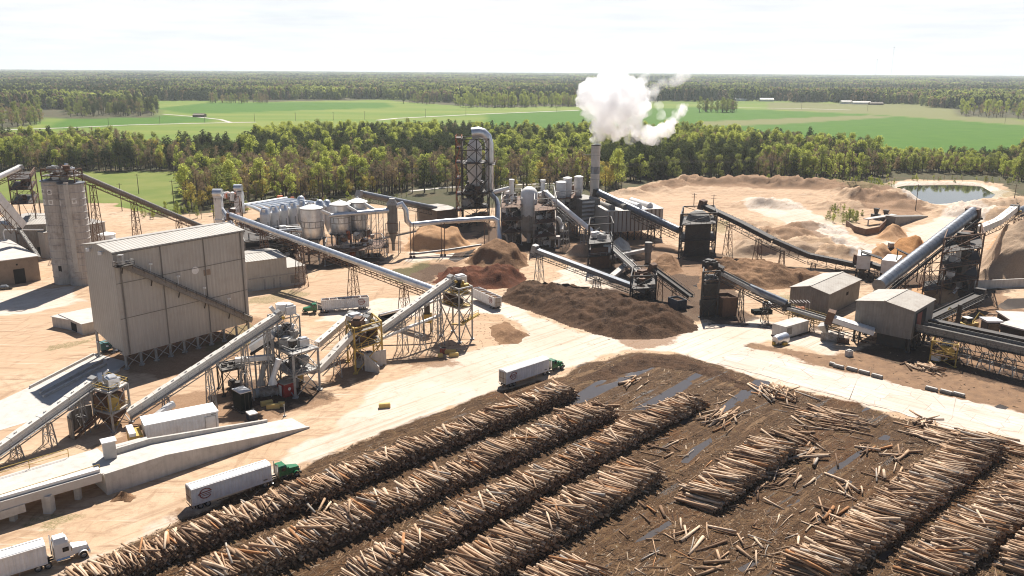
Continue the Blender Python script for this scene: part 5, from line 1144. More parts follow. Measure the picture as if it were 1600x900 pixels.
machines(tw, P, c, [.2, 5.7, 9.2], 15, ('white','clut','rust','galv','steel','white'), 24, 2.4)
for i in range(30):
    mb = MB(); p = lerp(lerp(P[0],P[1],ri.random()), lerp(P[3],P[2],ri.random()), ri.random())+Z3*ri.uniform(9.5,12); q_ = p+V((ri.uniform(5,12), ri.uniform(-4,4), ri.uniform(-.5,.5))); mb.path([p-Z3*2.5, p, q_, q_-Z3*2.5], ri.uniform(.2,.45), 8); part(mb, 'pipe', M[ri.choice(['galv','steel','white','rust'])], tw, True)
# the three big tanks
tanks = []
for (px, py, wpx, top, bot, lab) in ((491,410,33,321,370,'nearest big silver tank of three, standing on dark legs'),(535,402,31,315,363,'middle big silver tank of three, on legs with a pipe leaving its top'),(562,398,29,311,357,'farthest big silver tank of three, beside the tall grey separator')):
    c = G(px,py); r_ = wpx/2*c.length/1300*1.02; zt = hz(px,py,top+4); zb = hz(px,py,bot); root = thing('process_tank', lab, 'tank', (c.x,c.y,0), 0, 'big tanks on legs')
    mb = MB(); mb.lathe(c, [(r_*.25,zb-4),(r_*.96,zb),(r_*.96,zb+(zt-zb)*.35),(r_,zb+(zt-zb)*.36),(r_,zt)], 26); part(mb, 'shell', M['galv'], root, True)
    [part(MB().lathe(c, [(r_+.1,z),(r_+.1,z+.3)], 26), 'band', M['steel'], root) for z in (zb+(zt-zb)*.35, zb+(zt-zb)*.55, zt-.3)]; mb = MB(); [mb.beam(c+V((math.cos(k*.524)*(r_+.1), math.sin(k*.524)*(r_+.1), zb+(zt-zb)*.36)), c+V((math.cos(k*.524)*(r_+.1), math.sin(k*.524)*(r_+.1), zb+(zt-zb)*.55)), .15) for k in range(12)]; part(mb, 'guard_rail', M['steel'], root)
    mb = MB(); mb.lathe(c, [(r_+.2,zt),(r_+.2,zt+.15),(.5,zt+1.5),(.3,zt+1.9)], 26); part(mb, 'cone_roof', M['white'], root, True)
    for k in range(6): p = c+V((math.cos(k*1.047+.3)*r_*.92, math.sin(k*1.047+.3)*r_*.92, 0)); mb = MB(); mb.beam(p-Z3*.1, p+Z3*zb, .4); part(mb, 'leg', M['steel' if k % 2 else 'rust'], root)
    mb = MB(); ring = [c+V((math.cos(k*.785)*r_*1.25, math.sin(k*.785)*r_*1.25, zb-.3)) for k in range(8)]; mb.prism([(p.x,p.y) for p in ring], zb-.5, zb-.3); part(mb, 'platform', M['dark'], root); mb = MB(); rails(mb, ring, 1.1, .09); part(mb, 'handrail', M['steel'], root)
    tanks.append((c, r_, zt))
# collector pipe from the tanks to the separator
sepc = G(615,397); zsep = hz(615,397,318)
pc0 = over(517,408,337); pc1 = over(606,398,329)
mb = MB(); mb.path([pc0, lerp(pc0,pc1,.5), pc1, V((sepc.x,sepc.y,pc1.z))], [.75,.95,1.1,1.1], 12); col_ = solo(mb, 'collector_duct', M['galv'], 'fat silver collector duct running along the front of the three big tanks', 'duct', None, True)
for i, (c, r_, zt) in enumerate(tanks):
    mb = MB(); p = V((c.x+r_*.7, c.y-r_*.5, zt-.2)); q_ = lerp(pc0, pc1, (.02,.48,.8)[i]); mb.path([p-V((.6,-.4,0)), p, q_+Z3*.5], .65, 10); solo(mb, 'branch_duct', M['white'], ['sloping branch duct from the nearest big tank to the collector duct','sloping branch duct from the middle big tank to the collector duct','sloping branch duct from the farthest big tank to the collector duct'][i], 'duct', 'branch ducts of the tanks', True)
for i, px in enumerate((531,547,565,577,586,597)):
    c = G(px, 404-i*.8); mb = MB(); zt = over(px,404-i*.8,337-i).z; [mb.beam(c+V((s_*.9,0,-.1)), c+V((s_*.9,0,zt)), .25) for s_ in (-1,1)]; [mb.beam(c+V((-.9,0,z)), c+V((.9,0,z+3)), .12) for z in np.arange(1, zt-3, 3)]; solo(mb, 'duct_support', M['steel'], 'slender twin post holding up the silver collector duct', 'support', 'posts of the collector duct')
root = thing('separator', 'tall grey cyclone separator with a narrow cone foot, right of the big tanks', 'cyclone', (sepc.x,sepc.y,0)); mb = MB(); mb.lathe(sepc, [(.6,1.5),(.7,5),(1.9,9.5),(2.05,10),(2.05,zsep-.5)], 20); part(mb, 'body', M['shedw'], root, True); mb = MB(); mb.lathe(sepc, [(2.2,zsep-.5),(2.2,zsep),(1.2,zsep+1.6),(1.2,zsep+2)], 20); part(mb, 'hood', M['steel'], root, True)
for k in range(4): p = sepc+V(((-1 if k < 2 else 1)*2.4, (-1 if k % 2 else 1)*2.4, 0)); mb = MB(); mb.beam(p-Z3*.1, p+Z3*13, .3); part(mb, 'leg', M['steel'], root)
mb = MB(); [mb.beam(sepc+V((-2.4,-2.4,z)), sepc+V((2.4,-2.4,z)), .25) for z in (5,9,13)]; part(mb, 'bracing', M['rust'], root)
# the long elevated duct to the dryer
D1 = [over(618,397,323), over(630,397,318), over(636,397,328), over(637,397,345), over(643,396,351), over(700,393,345.5), over(770,390,341), over(777,390,345), over(779,390,362), over(781,392,378)]
root = thing('elevated_duct', 'long elevated silver duct arching from the grey separator to the dryer', 'duct', (D1[4].x,D1[4].y,0)); mb = MB(); mb.path(D1, 1.05, 14); part(mb, 'pipe', M['galv'], root, True)
for px, py, s_ in ((642,403,0),(647,403,0),(690,400,0),(695,400,0),(757,396,0),(764,396,0)): c = G(px,py); mb = MB(); mb.beam(c-Z3*.1, V((c.x,c.y,over(px,py,348 if px < 700 else 345).z)), .3); mb.box((c.x,c.y,.3), (1,1,.9)); part(mb, 'post', M['rust'], root)
mb = MB(); mb.path([over(640,402,399)+Z3*.4, over(700,397,392)+Z3*.4, over(752,392,384)+Z3*.4], .45, 8); solo(mb, 'ground_pipe', M['steel'], 'thin grey pipe laid on the ground in front of the tan sawdust pile', 'pipe')
# conveyor behind the tanks and brown shed
conveyor('tube_conveyor', 'dull dark tube conveyor behind the big tanks running down to the brown shed', over(680,352,330), over(563,372,306), 'tube', 2.6, (.25,.6), 'tubed', 'dark', False)
o2 = G(683,356); a2, b2 = orth(o2, G(715,352), G(672,345)); bs = gable('brown_shed', 'small brown sheet metal shed with a flat tan roof left of the dryer tower', o2, a2, b2, -.2, hz(683,356,330), .4, 'brown', 'shedr', 'shed')
wallpanel(bs, 'opening', G(666,350), o2-G(666,350), .5, 6, 0, 5, 'open', .1)
# ================================================================ dryer tower
zt = hz(745,352,217); zz = [hz(745,352,r_) for r_ in (325,302,278,255,234)]
tw, P, c = tower('dryer_tower', 'tall dark steel dryer tower wrapped around a pale vessel', [(722,354),(764,352),(762,344),(724,345)], zt, [zz[0], zz[1], zz[3]], 'dark', .5, 'rust', cat='dryer tower', deckmat='dark')
vc = G(742,349); mb = MB(); rv = 3.5; mb.lathe(vc, [(1.2,zz[1]-2),(rv*.95,zz[2]),(rv,zz[2]+1),(rv,zt-4),(rv*.6,zt-.5)], 24); part(mb, 'vessel', M['white'], tw, True)
mb = MB(); mb.beam(P[0]+Z3*zz[4], P[1]+Z3*zz[4], .45); mb.beam(lerp(P[0],P[1],.55)-Z3*0, lerp(P[0],P[1],.55)+Z3*zt, .5)
for z0, z1 in zip(zz[1:], zz[2:]+[zt]):
    for u0, u1 in ((0,.55),(.55,1)): mb.beam(lerp(P[0],P[1],u0)+Z3*z0, lerp(P[0],P[1],u1)+Z3*z1, .28); mb.beam(lerp(P[0],P[1],u1)+Z3*z0, lerp(P[0],P[1],u0)+Z3*z1, .28)
part(mb, 'front_lattice', M['dark'], tw)
gp = [over(738,349,208.5), over(748,349,207), over(755,349,208.5), over(761.5,349,214), over(764.5,349,225), over(765,349,250), over(765,349,296), over(768,349,304), over(775,350,311), over(778,351,320), over(778,353,345)]
mb = MB(); mb.path(gp[:7], [2.7,2.7,2.5,2.2,2.05,2.0,1.9], 16); part(mb, 'gooseneck_duct', M['galv'], tw, True); mb = MB(); mb.path(gp[6:], 1.15, 14); part(mb, 'lower_duct', M['galv'], tw, True)
tw2, P2, c2 = tower('stair_tower', 'narrow dark stair tower with orange rails on the left of the dryer', [(713,353),(722,353),(723,346),(715,346)], hz(717,353,216), [hz(717,353,r_) for r_ in (330,305,280,255,232,217)], 'rust', .3, 'orange', cat='stair tower', deckmat='dark', stairs=True)
machines(tw, P, c, [0.2, zz[0]+.3, zz[0]+4, zz[1]+.3], 31, ('dark','steel','rust','clut','dark'), 14, 3.6)
tw3, P3, c3 = tower('platform', 'square open steel platform clamped to the right of the dryer duct', [(764,352),(774,352),(774,346),(765,346)], hz(768,352,256), [hz(768,352,300), hz(768,352,258)], 'dark', .22, 'dark', deckmat='dark')
# ================================================================ process vessels in the middle
c = G(826,377); zt = hz(826,377,297); root = thing('process_vessel', 'fat white upright vessel with a domed top right of the dryer', 'vessel', (c.x,c.y,0)); mb = MB(); mb.lathe(c, [(3.6,7.5),(3.6,zt-1),(3.0,zt+.2),(1.4,zt+1.4)], 24); part(mb, 'shell', M['white'], root, True)
mb = MB(); mb.lathe(c, [(1.5,1.5),(4.8,5.5),(5.0,7.0),(3.7,12)], 8); part(mb, 'skirt', M['shedr'], root)
for k in range(4): p = c+V(((-1 if k < 2 else 1)*3.6, (-1 if k % 2 else 1)*3.6, 0)); mb = MB(); mb.beam(p-Z3*.1, p+Z3*7, .5); part(mb, 'leg', M['dark'], root)
mb = MB(); mb.path([over(803,378,352), over(812,378,352), over(823,378,357), over(826,379,364), over(826,379,385)], .95, 12); part(mb, 'feed_pipe', M['conc'], root, True)
for (feet, top, rows, lab, sd_, mt) in (([(783,385),(815,383),(814,362),(785,364)], 312, (365,345,325), 'grimy steel frame of ducts between the dryer and the white vessel', 41, 'steel'), ([(834,392),(868,388),(864,362),(835,365)], 312, (372,350,330), 'dark steel frame crowded with machinery right of the white vessel', 42, 'dark'), ([(868,372),(905,368),(903,350),(870,354)], 300, (350,330,312), 'grey steel frame below the white rooftop tanks', 43, 'steel')):
    g = G(*feet[0]); f_ = lambda r_: hz(feet[0][0], feet[0][1], r_)
    tw, P, c = tower('process_tower', lab, feet, f_(top), [f_(r_) for r_ in rows], 'steel', .3, 'rust', cat='process tower', deckmat='rust'); machines(tw, P, c, [.1]+[f_(r_)+.2 for r_ in rows], sd_, ('steel','clut','white','dark','rust','galv','white'), 15, 2.9)
for (px, py, w_, t0, t1, lab) in ((875,368,18,306,280,'lowest white rooftop tank of three'),(885,366,15,304,279.5,'middle white rooftop tank of three, with a flat lid'),(902,364,15,302,277.5,'right hand white rooftop tank of three, next to the chimney')):
    c = G(px,py); r_ = w_/2*c.length/1300*.9; z0, z1 = hz(px,py,t0 if px > 876 else 312), hz(px,py,t1 if px > 876 else 286); root = thing('rooftop_tank', lab, 'tank', (c.x,c.y,0), 0, 'white rooftop tanks'); mb = MB(); mb.lathe(c, [(r_*.8,z0-3),(r_*.8,z0),(r_,z0+.5),(r_,z1)], 20); part(mb, 'shell', M['white'], root, True); mb = MB(); mb.lathe(c, [(r_+.12,z1),(r_+.12,z1+.5),(r_*.5,z1+.9)], 20); part(mb, 'lid', M['white'], root, True)
    for k in range(4): p = c+V(((-1 if k < 2 else 1)*r_*.6, (-1 if k % 2 else 1)*r_*.6, 0)); mb = MB(); mb.beam(p-Z3*.1, p+Z3*(z0-2.5), .4); part(mb, 'leg', M['steel'], root)
for (px, py, top, lab) in ((799,372,280,'short white vent stack with a flared top between dryer and vessel'),(847,368,281,'short white vent stack with a dark cap behind the white tube conveyor')):
    c = G(px,py); zt = hz(px,py,top); mb = MB(); mb.lathe(c, [(1.0,-.1),(1.0,zt-1),(1.25,zt-.9),(1.25,zt)], 14); solo(mb, 'vent_stack', M['white'], lab, 'vent stack', 'vent stacks', True)
mb = MB(); mb.path([over(772,372,300), over(795,372,294)], .9, 12); solo(mb, 'cross_duct', M['white'], 'short white cross duct from the dryer to the vent stack', 'duct', None, True)
mb = MB(); mb.path([over(868,380,340), over(873,380,343), over(877,380,352), over(877,382,360)], .9, 12); solo(mb, 'hooked_duct', M['white'], 'small hooked white duct beside the white tube conveyor', 'duct', None, True)
c = G(866,385); root = thing('motor_hut', 'small pale flat roofed hut on posts under the white tube conveyor', 'hut', (c.x,c.y,0)); flatbox(root, 'roof', c-V((2.2,2,0)), V((4.4,0,0)), V((0,4,0)), 3.4, 4.6, 'concw'); [part(MB().beam(c+V((x,y,-.1)), c+V((x,y,3.4)), .4), 'post', M['white'], root) for x in (-1.9,1.9) for y in (-1.7,1.7)]
# chimney
c = G(927,362); zt = hz(927,362,226); root = thing('chimney', 'tall pale steel chimney with one dark band and a plume above it', 'chimney', (c.x,c.y,0))
z1, z2 = hz(927,362,271), hz(927,362,260); r_ = 2.05
mb = MB(); mb.lathe(c, [(r_,-.1),(r_,z1)], 24); mb.lathe(c, [(r_,z2),(r_,zt)], 24); part(mb, 'shaft', M['concw'], root, True); mb = MB(); mb.lathe(c, [(r_+.08,z1),(r_+.08,z2)], 24); part(mb, 'dark_band', M['tubed'], root, True); mb = MB(); mb.lathe(c, [(r_+.12,zt-.35),(r_+.12,zt),(r_-.3,zt+.02)], 24); part(mb, 'rim', M['dark'], root, True)
mb = MB(); [mb.lathe(c, [(r_+.06,z),(r_+.06,z+.2)], 24) for z in (hz(927,362,300), hz(927,362,243), hz(927,362,280))]; part(mb, 'ring', M['steel'], root, True)
mb = MB(); mb.beam(c+V((-r_,0,hz(927,362,242))), c+V((-r_-4,0,hz(927,362,241))), .12); part(mb, 'probe', M['steel'], root)
# louvred scrubber house
o2 = G(908,372); a2, b2 = orth(o2, G(936,369), G(905,362)); z0, zt = hz(908,372,350), hz(908,372,312); root = thing('louvred_house', 'grey banded louvre housing at the foot of the chimney', 'louvre house', (o2.x,o2.y,0)); flatbox(root, 'casing', o2, a2, b2, z0, zt, 'shedw')
for k in range(6): z = z0+(zt-z0)*(k+.1)/6; flatbox(root, 'louvre', o2-b2.normalized()*.5, a2*.66, b2.normalized()*.45, z, z+(zt-z0)/6*.45, 'galv')
for u in (.02,.5,.95): mb = MB(); p = o2+a2*u+b2*.3; mb.beam(p-Z3*.1, p+Z3*z0, .6); part(mb, 'leg', M['dark'], root)
# long pale building right of the chimney
o2 = G(948,378); a2, b2 = orth(o2, G(1034,372), G(945,362)); zt = hz(948,378,331); lb = gable('long_plant_building', 'long pale plant building with roof humps behind the dark tube conveyor', o2, a2, b2, 4.0, zt, 1.0, 'clad', 'roof', 'building', .3, 8, colmat='dark')
for u in (.12,.36,.6,.8): mb = MB(); p = o2+a2*u+b2*.5+Z3*(zt+1.0); mb.path([p-b2*.4, p+b2*.4], 1.5, 12); part(mb, 'roof_hump', M['white' if u > .5 else 'shedw'], lb, True)
for u in np.arange(.03,.97,.075): wallpanel(lb, 'panel_rib', o2, a2, a2.length*u, a2.length*u+.35, 4.2, zt, 'rust', .16)
# tan tent roof below it
o2 = G(955,402); root = thing('tent_shed', 'small tan pyramid roofed shed under the dark tube conveyor', 'shed', (o2.x,o2.y,0)); pts_ = [G(952,404), G(984,403), G(980,392), G(955,393)]; zt = 3.2; mb = MB(); mb.prism([(p.x,p.y) for p in pts_], -.1, zt); part(mb, 'wall', M['brown'], root); cc = sum(pts_, V((0,0,0)))/4; mb = MB(); vs_ = [cc+(p-cc)*1.15+Z3*(zt+.02) for p in pts_]+[cc+Z3*(zt+4.2)]; mb.add(vs_, [(0,1,4),(1,2,4),(2,3,4),(3,0,4),(3,2,1,0)]); part(mb, 'roof', M['shedr'], root)
# conveyors of the fuel line
w7a, w7b = over(850,378,304), over(934,398,374)
conveyor('tube_conveyor', 'long white tube conveyor slanting down from the white vessel to the dark frame', w7b, w7a, 'tube', 2.1, (.25,.6), 'white', 'steel', False, along=1.0)
conveyor('open_conveyor', 'dark open belt conveyor carrying on below the white tube conveyor', over(1008,454,436), over(930,396,366), 'open', 2.2, (.3,.65), 'steel', 'dark', True, along=.8, smat='dark')
conveyor('tube_conveyor', 'long dull grey tube conveyor from the chimney foot to the dark screen house', over(1058,390,365), over(930,363,305), 'tube', 3.1, (.3,.75), 'tubed', 'dark', False, along=1.0, smat='dark')
conveyor('open_conveyor', 'low dark belt conveyor with a raised head above the bare sand', over(1008,466,457), over(834,442,392), 'ribbed', 2.4, (.42,.95), 'tubed', 'dark', True, along=1.2, smat='steel')
conveyor('curved_conveyor', 'long dark ribbed conveyor bending from the screen house to the white hoppers', over(1336,424,417), over(1092,388,323), 'ribbed', 3.2, (.22,.40,.56,.78), 'dark', 'dark', True, along=1.0, smat='rust', sag=[over(1262,418,402), over(1205,412,378), over(1150,400,350)])
conveyor('open_conveyor', 'dark conveyor stub running on from the red bracket to the white hoppers', over(1400,440,430), over(1338,424,408), 'ribbed', 2.8, (.5,), 'dark', 'dark', False, smat='rust')
conveyor('open_conveyor', 'short steep dark belt conveyor between the two dark towers in the middle', over(1078,478,465), over(1016,462,420), 'open', 2.2, (.4,.75), 'dark', 'dark', True, smat='rust')
conveyor('tube_conveyor', 'half covered conveyor stepping down to the grey sheds', over(1228,506,482), over(1118,490,426), 'open', 2.4, (.3,.65), 'steel', 'dark', True, along=.8, smat='dark')
conveyor('tube_conveyor', 'grey covered middle stretch of the conveyor that leads to the grey sheds', over(1224,507,480)+Z3*.4, over(1166,497,455)+Z3*.4, 'tube', 2.0, (), 'tubed', 'dark', False, head=False)
conveyor('open_conveyor', 'low dark conveyor with yellow rails passing in front of the first grey shed', over(1312,528,508), over(1226,507,482), 'open', 2.0, (.25,.5,.8), 'steel', 'yellow', True, smat='dark')
# dark towers
tw, P, c = tower('screen_house', 'dark open screen house at the top of the curved conveyor', [(1060,404),(1116,401),(1112,386),(1064,388)], hz(1060,404,335), [hz(1060,404,r_) for r_ in (378,352)], 'dark', .5, 'dark', cat='screen house', deckmat='dark')
f_ = lambda r_: hz(1060,404,r_); cc = sum(P, V((0,0,0)))/4; mb = MB(); mb.prism([(p.x,p.y) for p in [cc+(p-cc)*.72 for p in P]], .1, f_(352)); part(mb, 'enclosure', M['dark'], tw); mb = MB(); mb.path([cc+Z3*f_(352), cc+Z3*f_(342), cc+Z3*f_(336)], [5.2,4.2,1.6], 10); part(mb, 'hood', M['shedw'], tw); machines(tw, P, c, [f_(378)+.3], 51, ('dark','rust','steel'), 8, 3)
tw, P, c = tower('screen_tower', 'dark screen tower framed by a tall square portal under the white tube conveyor', [(918,424),(956,420),(952,406),(920,409)], hz(918,424,352), [hz(918,424,r_) for r_ in (402,382)], 'dark', .4, 'steel', cat='screen tower', deckmat='dark', brace=False)
f_ = lambda r_: hz(918,424,r_); cc = sum(P, V((0,0,0)))/4; mb = MB(); mb.prism([(p.x,p.y) for p in [cc+(p-cc)*.8 for p in P]], .1, f_(390)); part(mb, 'enclosure', M['rust'], tw); machines(tw, P, c, [f_(402)+.3, f_(382)+.2], 52, ('dark','steel','rust','white'), 7, 2.6)
tw, P, c = tower('transfer_tower', 'squat dark transfer tower where the two belt conveyors meet', [(984,472),(1024,470),(1022,452),(988,455)], hz(984,472,432), [hz(984,472,452)], 'dark', .4, 'rust', cat='transfer tower', deckmat='dark'); machines(tw, P, c, [.1, hz(984,472,452)+.2], 53, ('dark','rust','dark','steel'), 9, 3)
tw, P, c = tower('transfer_tower', 'tall dark transfer tower heaped with spilled bark beside the blue bin', [(1094,496),(1120,494),(1118,480),(1096,482)], hz(1094,496,425), [hz(1094,496,r_) for r_ in (470,445)], 'dark', .45, 'rust', cat='transfer tower', deckmat='dark'); mb = MB(); cc = sum(P, V((0,0,0)))/4; mb.prism([(p.x,p.y) for p in [cc+(p-cc)*.8 for p in P]], .1, hz(1094,496,440)); part(mb, 'enclosure', M['dark'], tw); machines(tw, P, c, [.1, hz(1094,496,470)+.2, hz(1094,496,425)-1], 54, ('dark','rust','dark'), 7, 2.6)
for (f, r_, bk, top, mt, lab) in (((1058,486),(1072,484),(1057,478),470,'blue','square dark blue bin beside the tall dark transfer tower'),((1128,496),(1150,494),(1127,487),466,'rust','tall rusty open bin right of the dark transfer tower')):
    o2 = G(*f); a2, b2 = orth(o2, G(*r_), G(*bk)); root = thing('waste_bin', lab, 'bin', (o2.x,o2.y,0)); zt = hz(*f, top)
    for nm, oo, aa, bb_ in (('side', o2, a2, b2.normalized()*.15), ('side', o2+b2, a2, b2.normalized()*.15), ('end', o2, a2.normalized()*.15, b2), ('end', o2+a2, a2.normalized()*.15, b2)): flatbox(root, nm, oo, aa, bb_, 0, zt, mt)
    flatbox(root, 'bottom', o2, a2, b2, -.1, .3, mt); flatbox(root, 'load', o2+a2*.05+b2*.1, a2*.9, b2*.8, .3, zt*.85, 'bark')
for (px0, py0, px1, py1, z, lab) in ((940,412,1016,402,2.0,'low pale chute lying under the white tube conveyor'),(955,440,985,420,1.6,'short tilted concrete slab beside the belt conveyor')):
    mb = MB(); mb.beam(G(px0,py0)+Z3*z, G(px1,py1)+Z3*(z+1.4), 2.2, 1.2); solo(mb, 'low_chute', M['conc'], lab, 'chute')
c = G(1012,410); mb = MB(); mb.lathe(c, [(1.2,-.1),(1.2,4),(1.5,4.2),(1.5,8)], 12); solo(mb, 'short_stack', M['shedw'], 'short dusty upright pipe near the tent roofed shed', 'pipe', None, True)
# ================================================================ right side: sheds, infeed, lattice tower
o2 = G(1292,495); a2, b2 = orth(o2, G(1341,470), G(1232,483)); s1 = gable('grey_shed', 'grey sheet metal shed with a dusty two part roof, standing on the ground', o2, a2, b2, -.2, hz(1292,495,460), 1.4, 'shedw', 'shedr', 'shed', .3, 0, 'grey sheds')
wallpanel(s1, 'vent', o2, a2, a2.length*.55, a2.length*.62, 4.0, 5.0, 'open', .06)
o2 = G(1420,552); a2, b2 = orth(o2, G(1452,530), G(1336,530)); zt = hz(1420,552,487); zb = hz(1420,552,531); s2 = gable('grey_shed', 'grey sheet metal shed raised on dark legs beside the log infeed', o2, a2, b2, zb, zt, 1.3, 'shedw', 'shedr', 'shed', .3, 4, 'grey sheds', 'dark')
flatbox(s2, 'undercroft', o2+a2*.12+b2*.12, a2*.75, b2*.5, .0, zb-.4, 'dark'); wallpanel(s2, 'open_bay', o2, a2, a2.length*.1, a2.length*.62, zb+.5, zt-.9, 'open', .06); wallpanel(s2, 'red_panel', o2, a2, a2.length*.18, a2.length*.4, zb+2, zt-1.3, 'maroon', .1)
conveyor('tube_conveyor', 'big bright grey tube conveyor climbing from the raised shed to the lattice tower', over(1368,496,456), over(1506,432,340), 'tube', 4.0, (.25,.5,.75), 'tubed', 'dark', True, along=1.4, smat='rust')
tw, P, c = tower('lattice_tower', 'wide rusty lattice tower full of screens under the big grey tube conveyor', [(1462,470),(1524,460),(1520,438),(1470,444)], hz(1462,470,372), [hz(1462,470,r_) for r_ in (445,420,395)], 'rust', .4, 'rust', cat='lattice tower', deckmat='dark'); f_ = lambda r_: hz(1462,470,r_); machines(tw, P, c, [.2]+[f_(r_)+.2 for r_ in (445,420,395)], 61, ('dark','rust','steel','white','dark'), 8, 3.4)
tw, P, c = tower('head_tower', 'slim dark head tower at the top end of the big grey tube conveyor', [(1496,440),(1514,437),(1512,428),(1497,430)], hz(1496,440,352), [hz(1496,440,r_) for r_ in (410,380,356)], 'dark', .4, 'dark', cat='lattice tower', deckmat='dark'); machines(tw, P, c, [hz(1496,440,380)+.3, hz(1496,440,410)+.2], 62, ('dark','rust','dark'), 6, 2.6)
tw, P, c = tower('lattice_tower', 'low rusty frame with cross bracing in front of the wide lattice tower', [(1438,480),(1468,476),(1464,462),(1440,465)], hz(1438,480,425), [hz(1438,480,r_) for r_ in (455,)], 'rust', .3, 'rust', cat='lattice tower', deckmat='dark')
conveyor('curved_conveyor', 'pale curved chute rising to the upper right below the hillside of chips', over(1520,428,362), over(1573,404,329), 'box', 2.6, (), 'cream', 'dark', False, sag=[over(1548,418,350)], smat='dark')
conveyor('tube_conveyor', 'grey tube conveyor leaving the frame at the upper right corner', over(1576,404,337), over(1640,384,310), 'tube', 2.8, (.05,.8), 'tubed', 'dark', True, along=1.0, smat='rust')
conveyor('open_conveyor', 'sloping dark belt conveyor leading out of the right end of the raised shed', over(1448,520,500), over(1528,482,462), 'open', 2.6, (.4,.9), 'dark', 'dark', True, smat='dark')
conveyor('infeed_deck', 'long dark log infeed deck on braced legs running off the right edge', over(1432,548,514), over(1650,604,563), 'open', 4.2, (.2,.36,.52,.68,.84), 'shedw', 'dark', True, along=1.6, smat='steel', head=False)
conveyor('open_conveyor', 'second dark belt conveyor along the back of the log infeed deck', over(1450,534,505), over(1640,584,545), 'ribbed', 2.4, (.3,.6,.9), 'dark', 'dark', False, smat='dark')
tw, P, c = tower('maintenance_tower', 'small yellow braced frame under the log infeed deck', [(1452,566),(1492,574),(1494,558),(1458,552)], hz(1452,566,532), [hz(1452,566,553)], 'yellow', .25, 'yellow', deckmat='rust'); machines(tw, P, c, [.2, hz(1452,566,553)+.2], 63, ('yellow','rust','white','dark'), 7, 2.2)
c = G(1543,536); root = thing('operator_cab', 'dark operator cab with a pale flat roof above the log infeed deck', 'cab', (c.x,c.y,0)); z0 = hz(1543,536,524); zt = hz(1543,536,501)
for x in (-1,1):
    for y in (-1,1): mb = MB(); mb.beam(c+V((x*1.5,y*1.4,-.1)), c+V((x*1.5,y*1.4,z0)), .35); part(mb, 'leg', M['dark'], root)
flatbox(root, 'body', c-V((1.7,1.6,0)), V((3.4,0,0)), V((0,3.2,0)), z0, zt, 'dark'); flatbox(root, 'roof', c-V((2.2,2.1,0)), V((4.4,0,0)), V((0,4.2,0)), zt+.02, zt+.5, 'white'); flatbox(root, 'window', c-V((1.5,1.65,0)), V((3.0,0,0)), V((0,.05,0)), z0+1.0, zt-.4, 'glass')
for (px, py, ln, lab) in ((1466,508,4.5,'yellow machine with a pale top parked behind the log infeed deck'),(1512,516,5.0,'yellow loader arm and frame behind the operator cab')):
    c = G(px,py); root = thing('yard_machine', lab, 'machine', (c.x,c.y,0)); mb = MB(); mb.box((c.x,c.y,1.6), (ln,2.4,1.5), .3); part(mb, 'body', M['yellow'], root); mb = MB(); mb.box((c.x-.6,c.y,3.0), (1.9,1.9,1.5), .3); part(mb, 'cab', M['glass'], root); mb = MB(); mb.box((c.x-.6,c.y,3.85), (2.1,2.1,.15), .3); part(mb, 'cab_roof', M['white'], root)
    mb = MB(); mb.path([(c.x+1,c.y,2.2),(c.x+3,c.y+.6,5.2),(c.x+5.5,c.y+1.0,3.6)], .22, 6); part(mb, 'arm', M['yellow'], root)
    for x in (-1.5,1.5):
        for y in (-1.2,1.2): mb = MB(); mb.tube((c.x+x,c.y+y-.25,.75), (c.x+x,c.y+y+.25,.75), .75, 14); part(mb, 'wheel', M['rubber'], root, True)
c = G(1494,520); mb = MB(); mb.beam(c-Z3*.1, c+Z3*hz(1494,520,476), .9); mb.beam(c+Z3*2, c+Z3*2+V((2.4,0,0)), .4); solo(mb, 'dark_mast', M['dark'], 'thick dark upright mast between the two yellow machines', 'mast')
for (f, r_, bk, z, lab) in (((1556,534),(1600,546),(1570,518),5.0,'flat pale roof beside the operator cab at the right edge'),((1580,528),(1625,530),(1585,510),4.2,'second flat pale roof farther back at the right edge')):
    o2 = G(*f); a2, b2 = orth(o2, G(*r_), G(*bk)); root = thing('flat_shed', lab, 'shed', (o2.x,o2.y,0), 0, 'flat sheds at the right edge'); flatbox(root, 'roof', o2, a2, b2, z, z+.4, 'concw'); flatbox(root, 'wall', o2+a2*.05+b2*.05, a2*.9, b2*.9, -.1, z-.01, 'dark')
# out-feed and mobile plant left of the raised shed
conveyor('ribbed_chute', 'short ribbed pale vibrating conveyor beside the raised shed', over(1362,542,522), over(1292,532,500), 'ribbed', 3.0, (.3,.75), 'white', 'dark', False, smat='rust')
c = G(1300,532); root = thing('shredder', 'grimy low shredder at the lower end of the ribbed chute', 'machine', (c.x,c.y,0)); mb = MB(); mb.box((c.x,c.y,1.3), (6,3,2.2), -.4); part(mb, 'body', M['clut'], root); mb = MB(); mb.path([(c.x-2,c.y-.3,2.4),(c.x-3.2,c.y-.3,4.8)], [.7,1.5], 4); part(mb, 'hopper', M['steel'], root); mb = MB(); mb.tube((c.x+1,c.y-1.8,.8),(c.x+3.6,c.y-2.8,.8), .8, 12); part(mb, 'drum', M['rust'], root)
o2 = G(1226,531); a2, b2 = orth(o2, G(1262,520), G(1222,520)); zt = hz(1226,531,511); root = thing('generator_container', 'dusty pale generator container beside the road under the low conveyor', 'container', (o2.x,o2.y,0)); flatbox(root, 'body', o2, a2, b2, .4, zt, 'conc'); flatbox(root, 'base', o2-b2*.05, a2, b2*1.1, -.1, .38, 'dark'); wallpanel(root, 'louver', o2, a2, .6, 3.0, 1.2, zt-.5, 'shedw', .05)
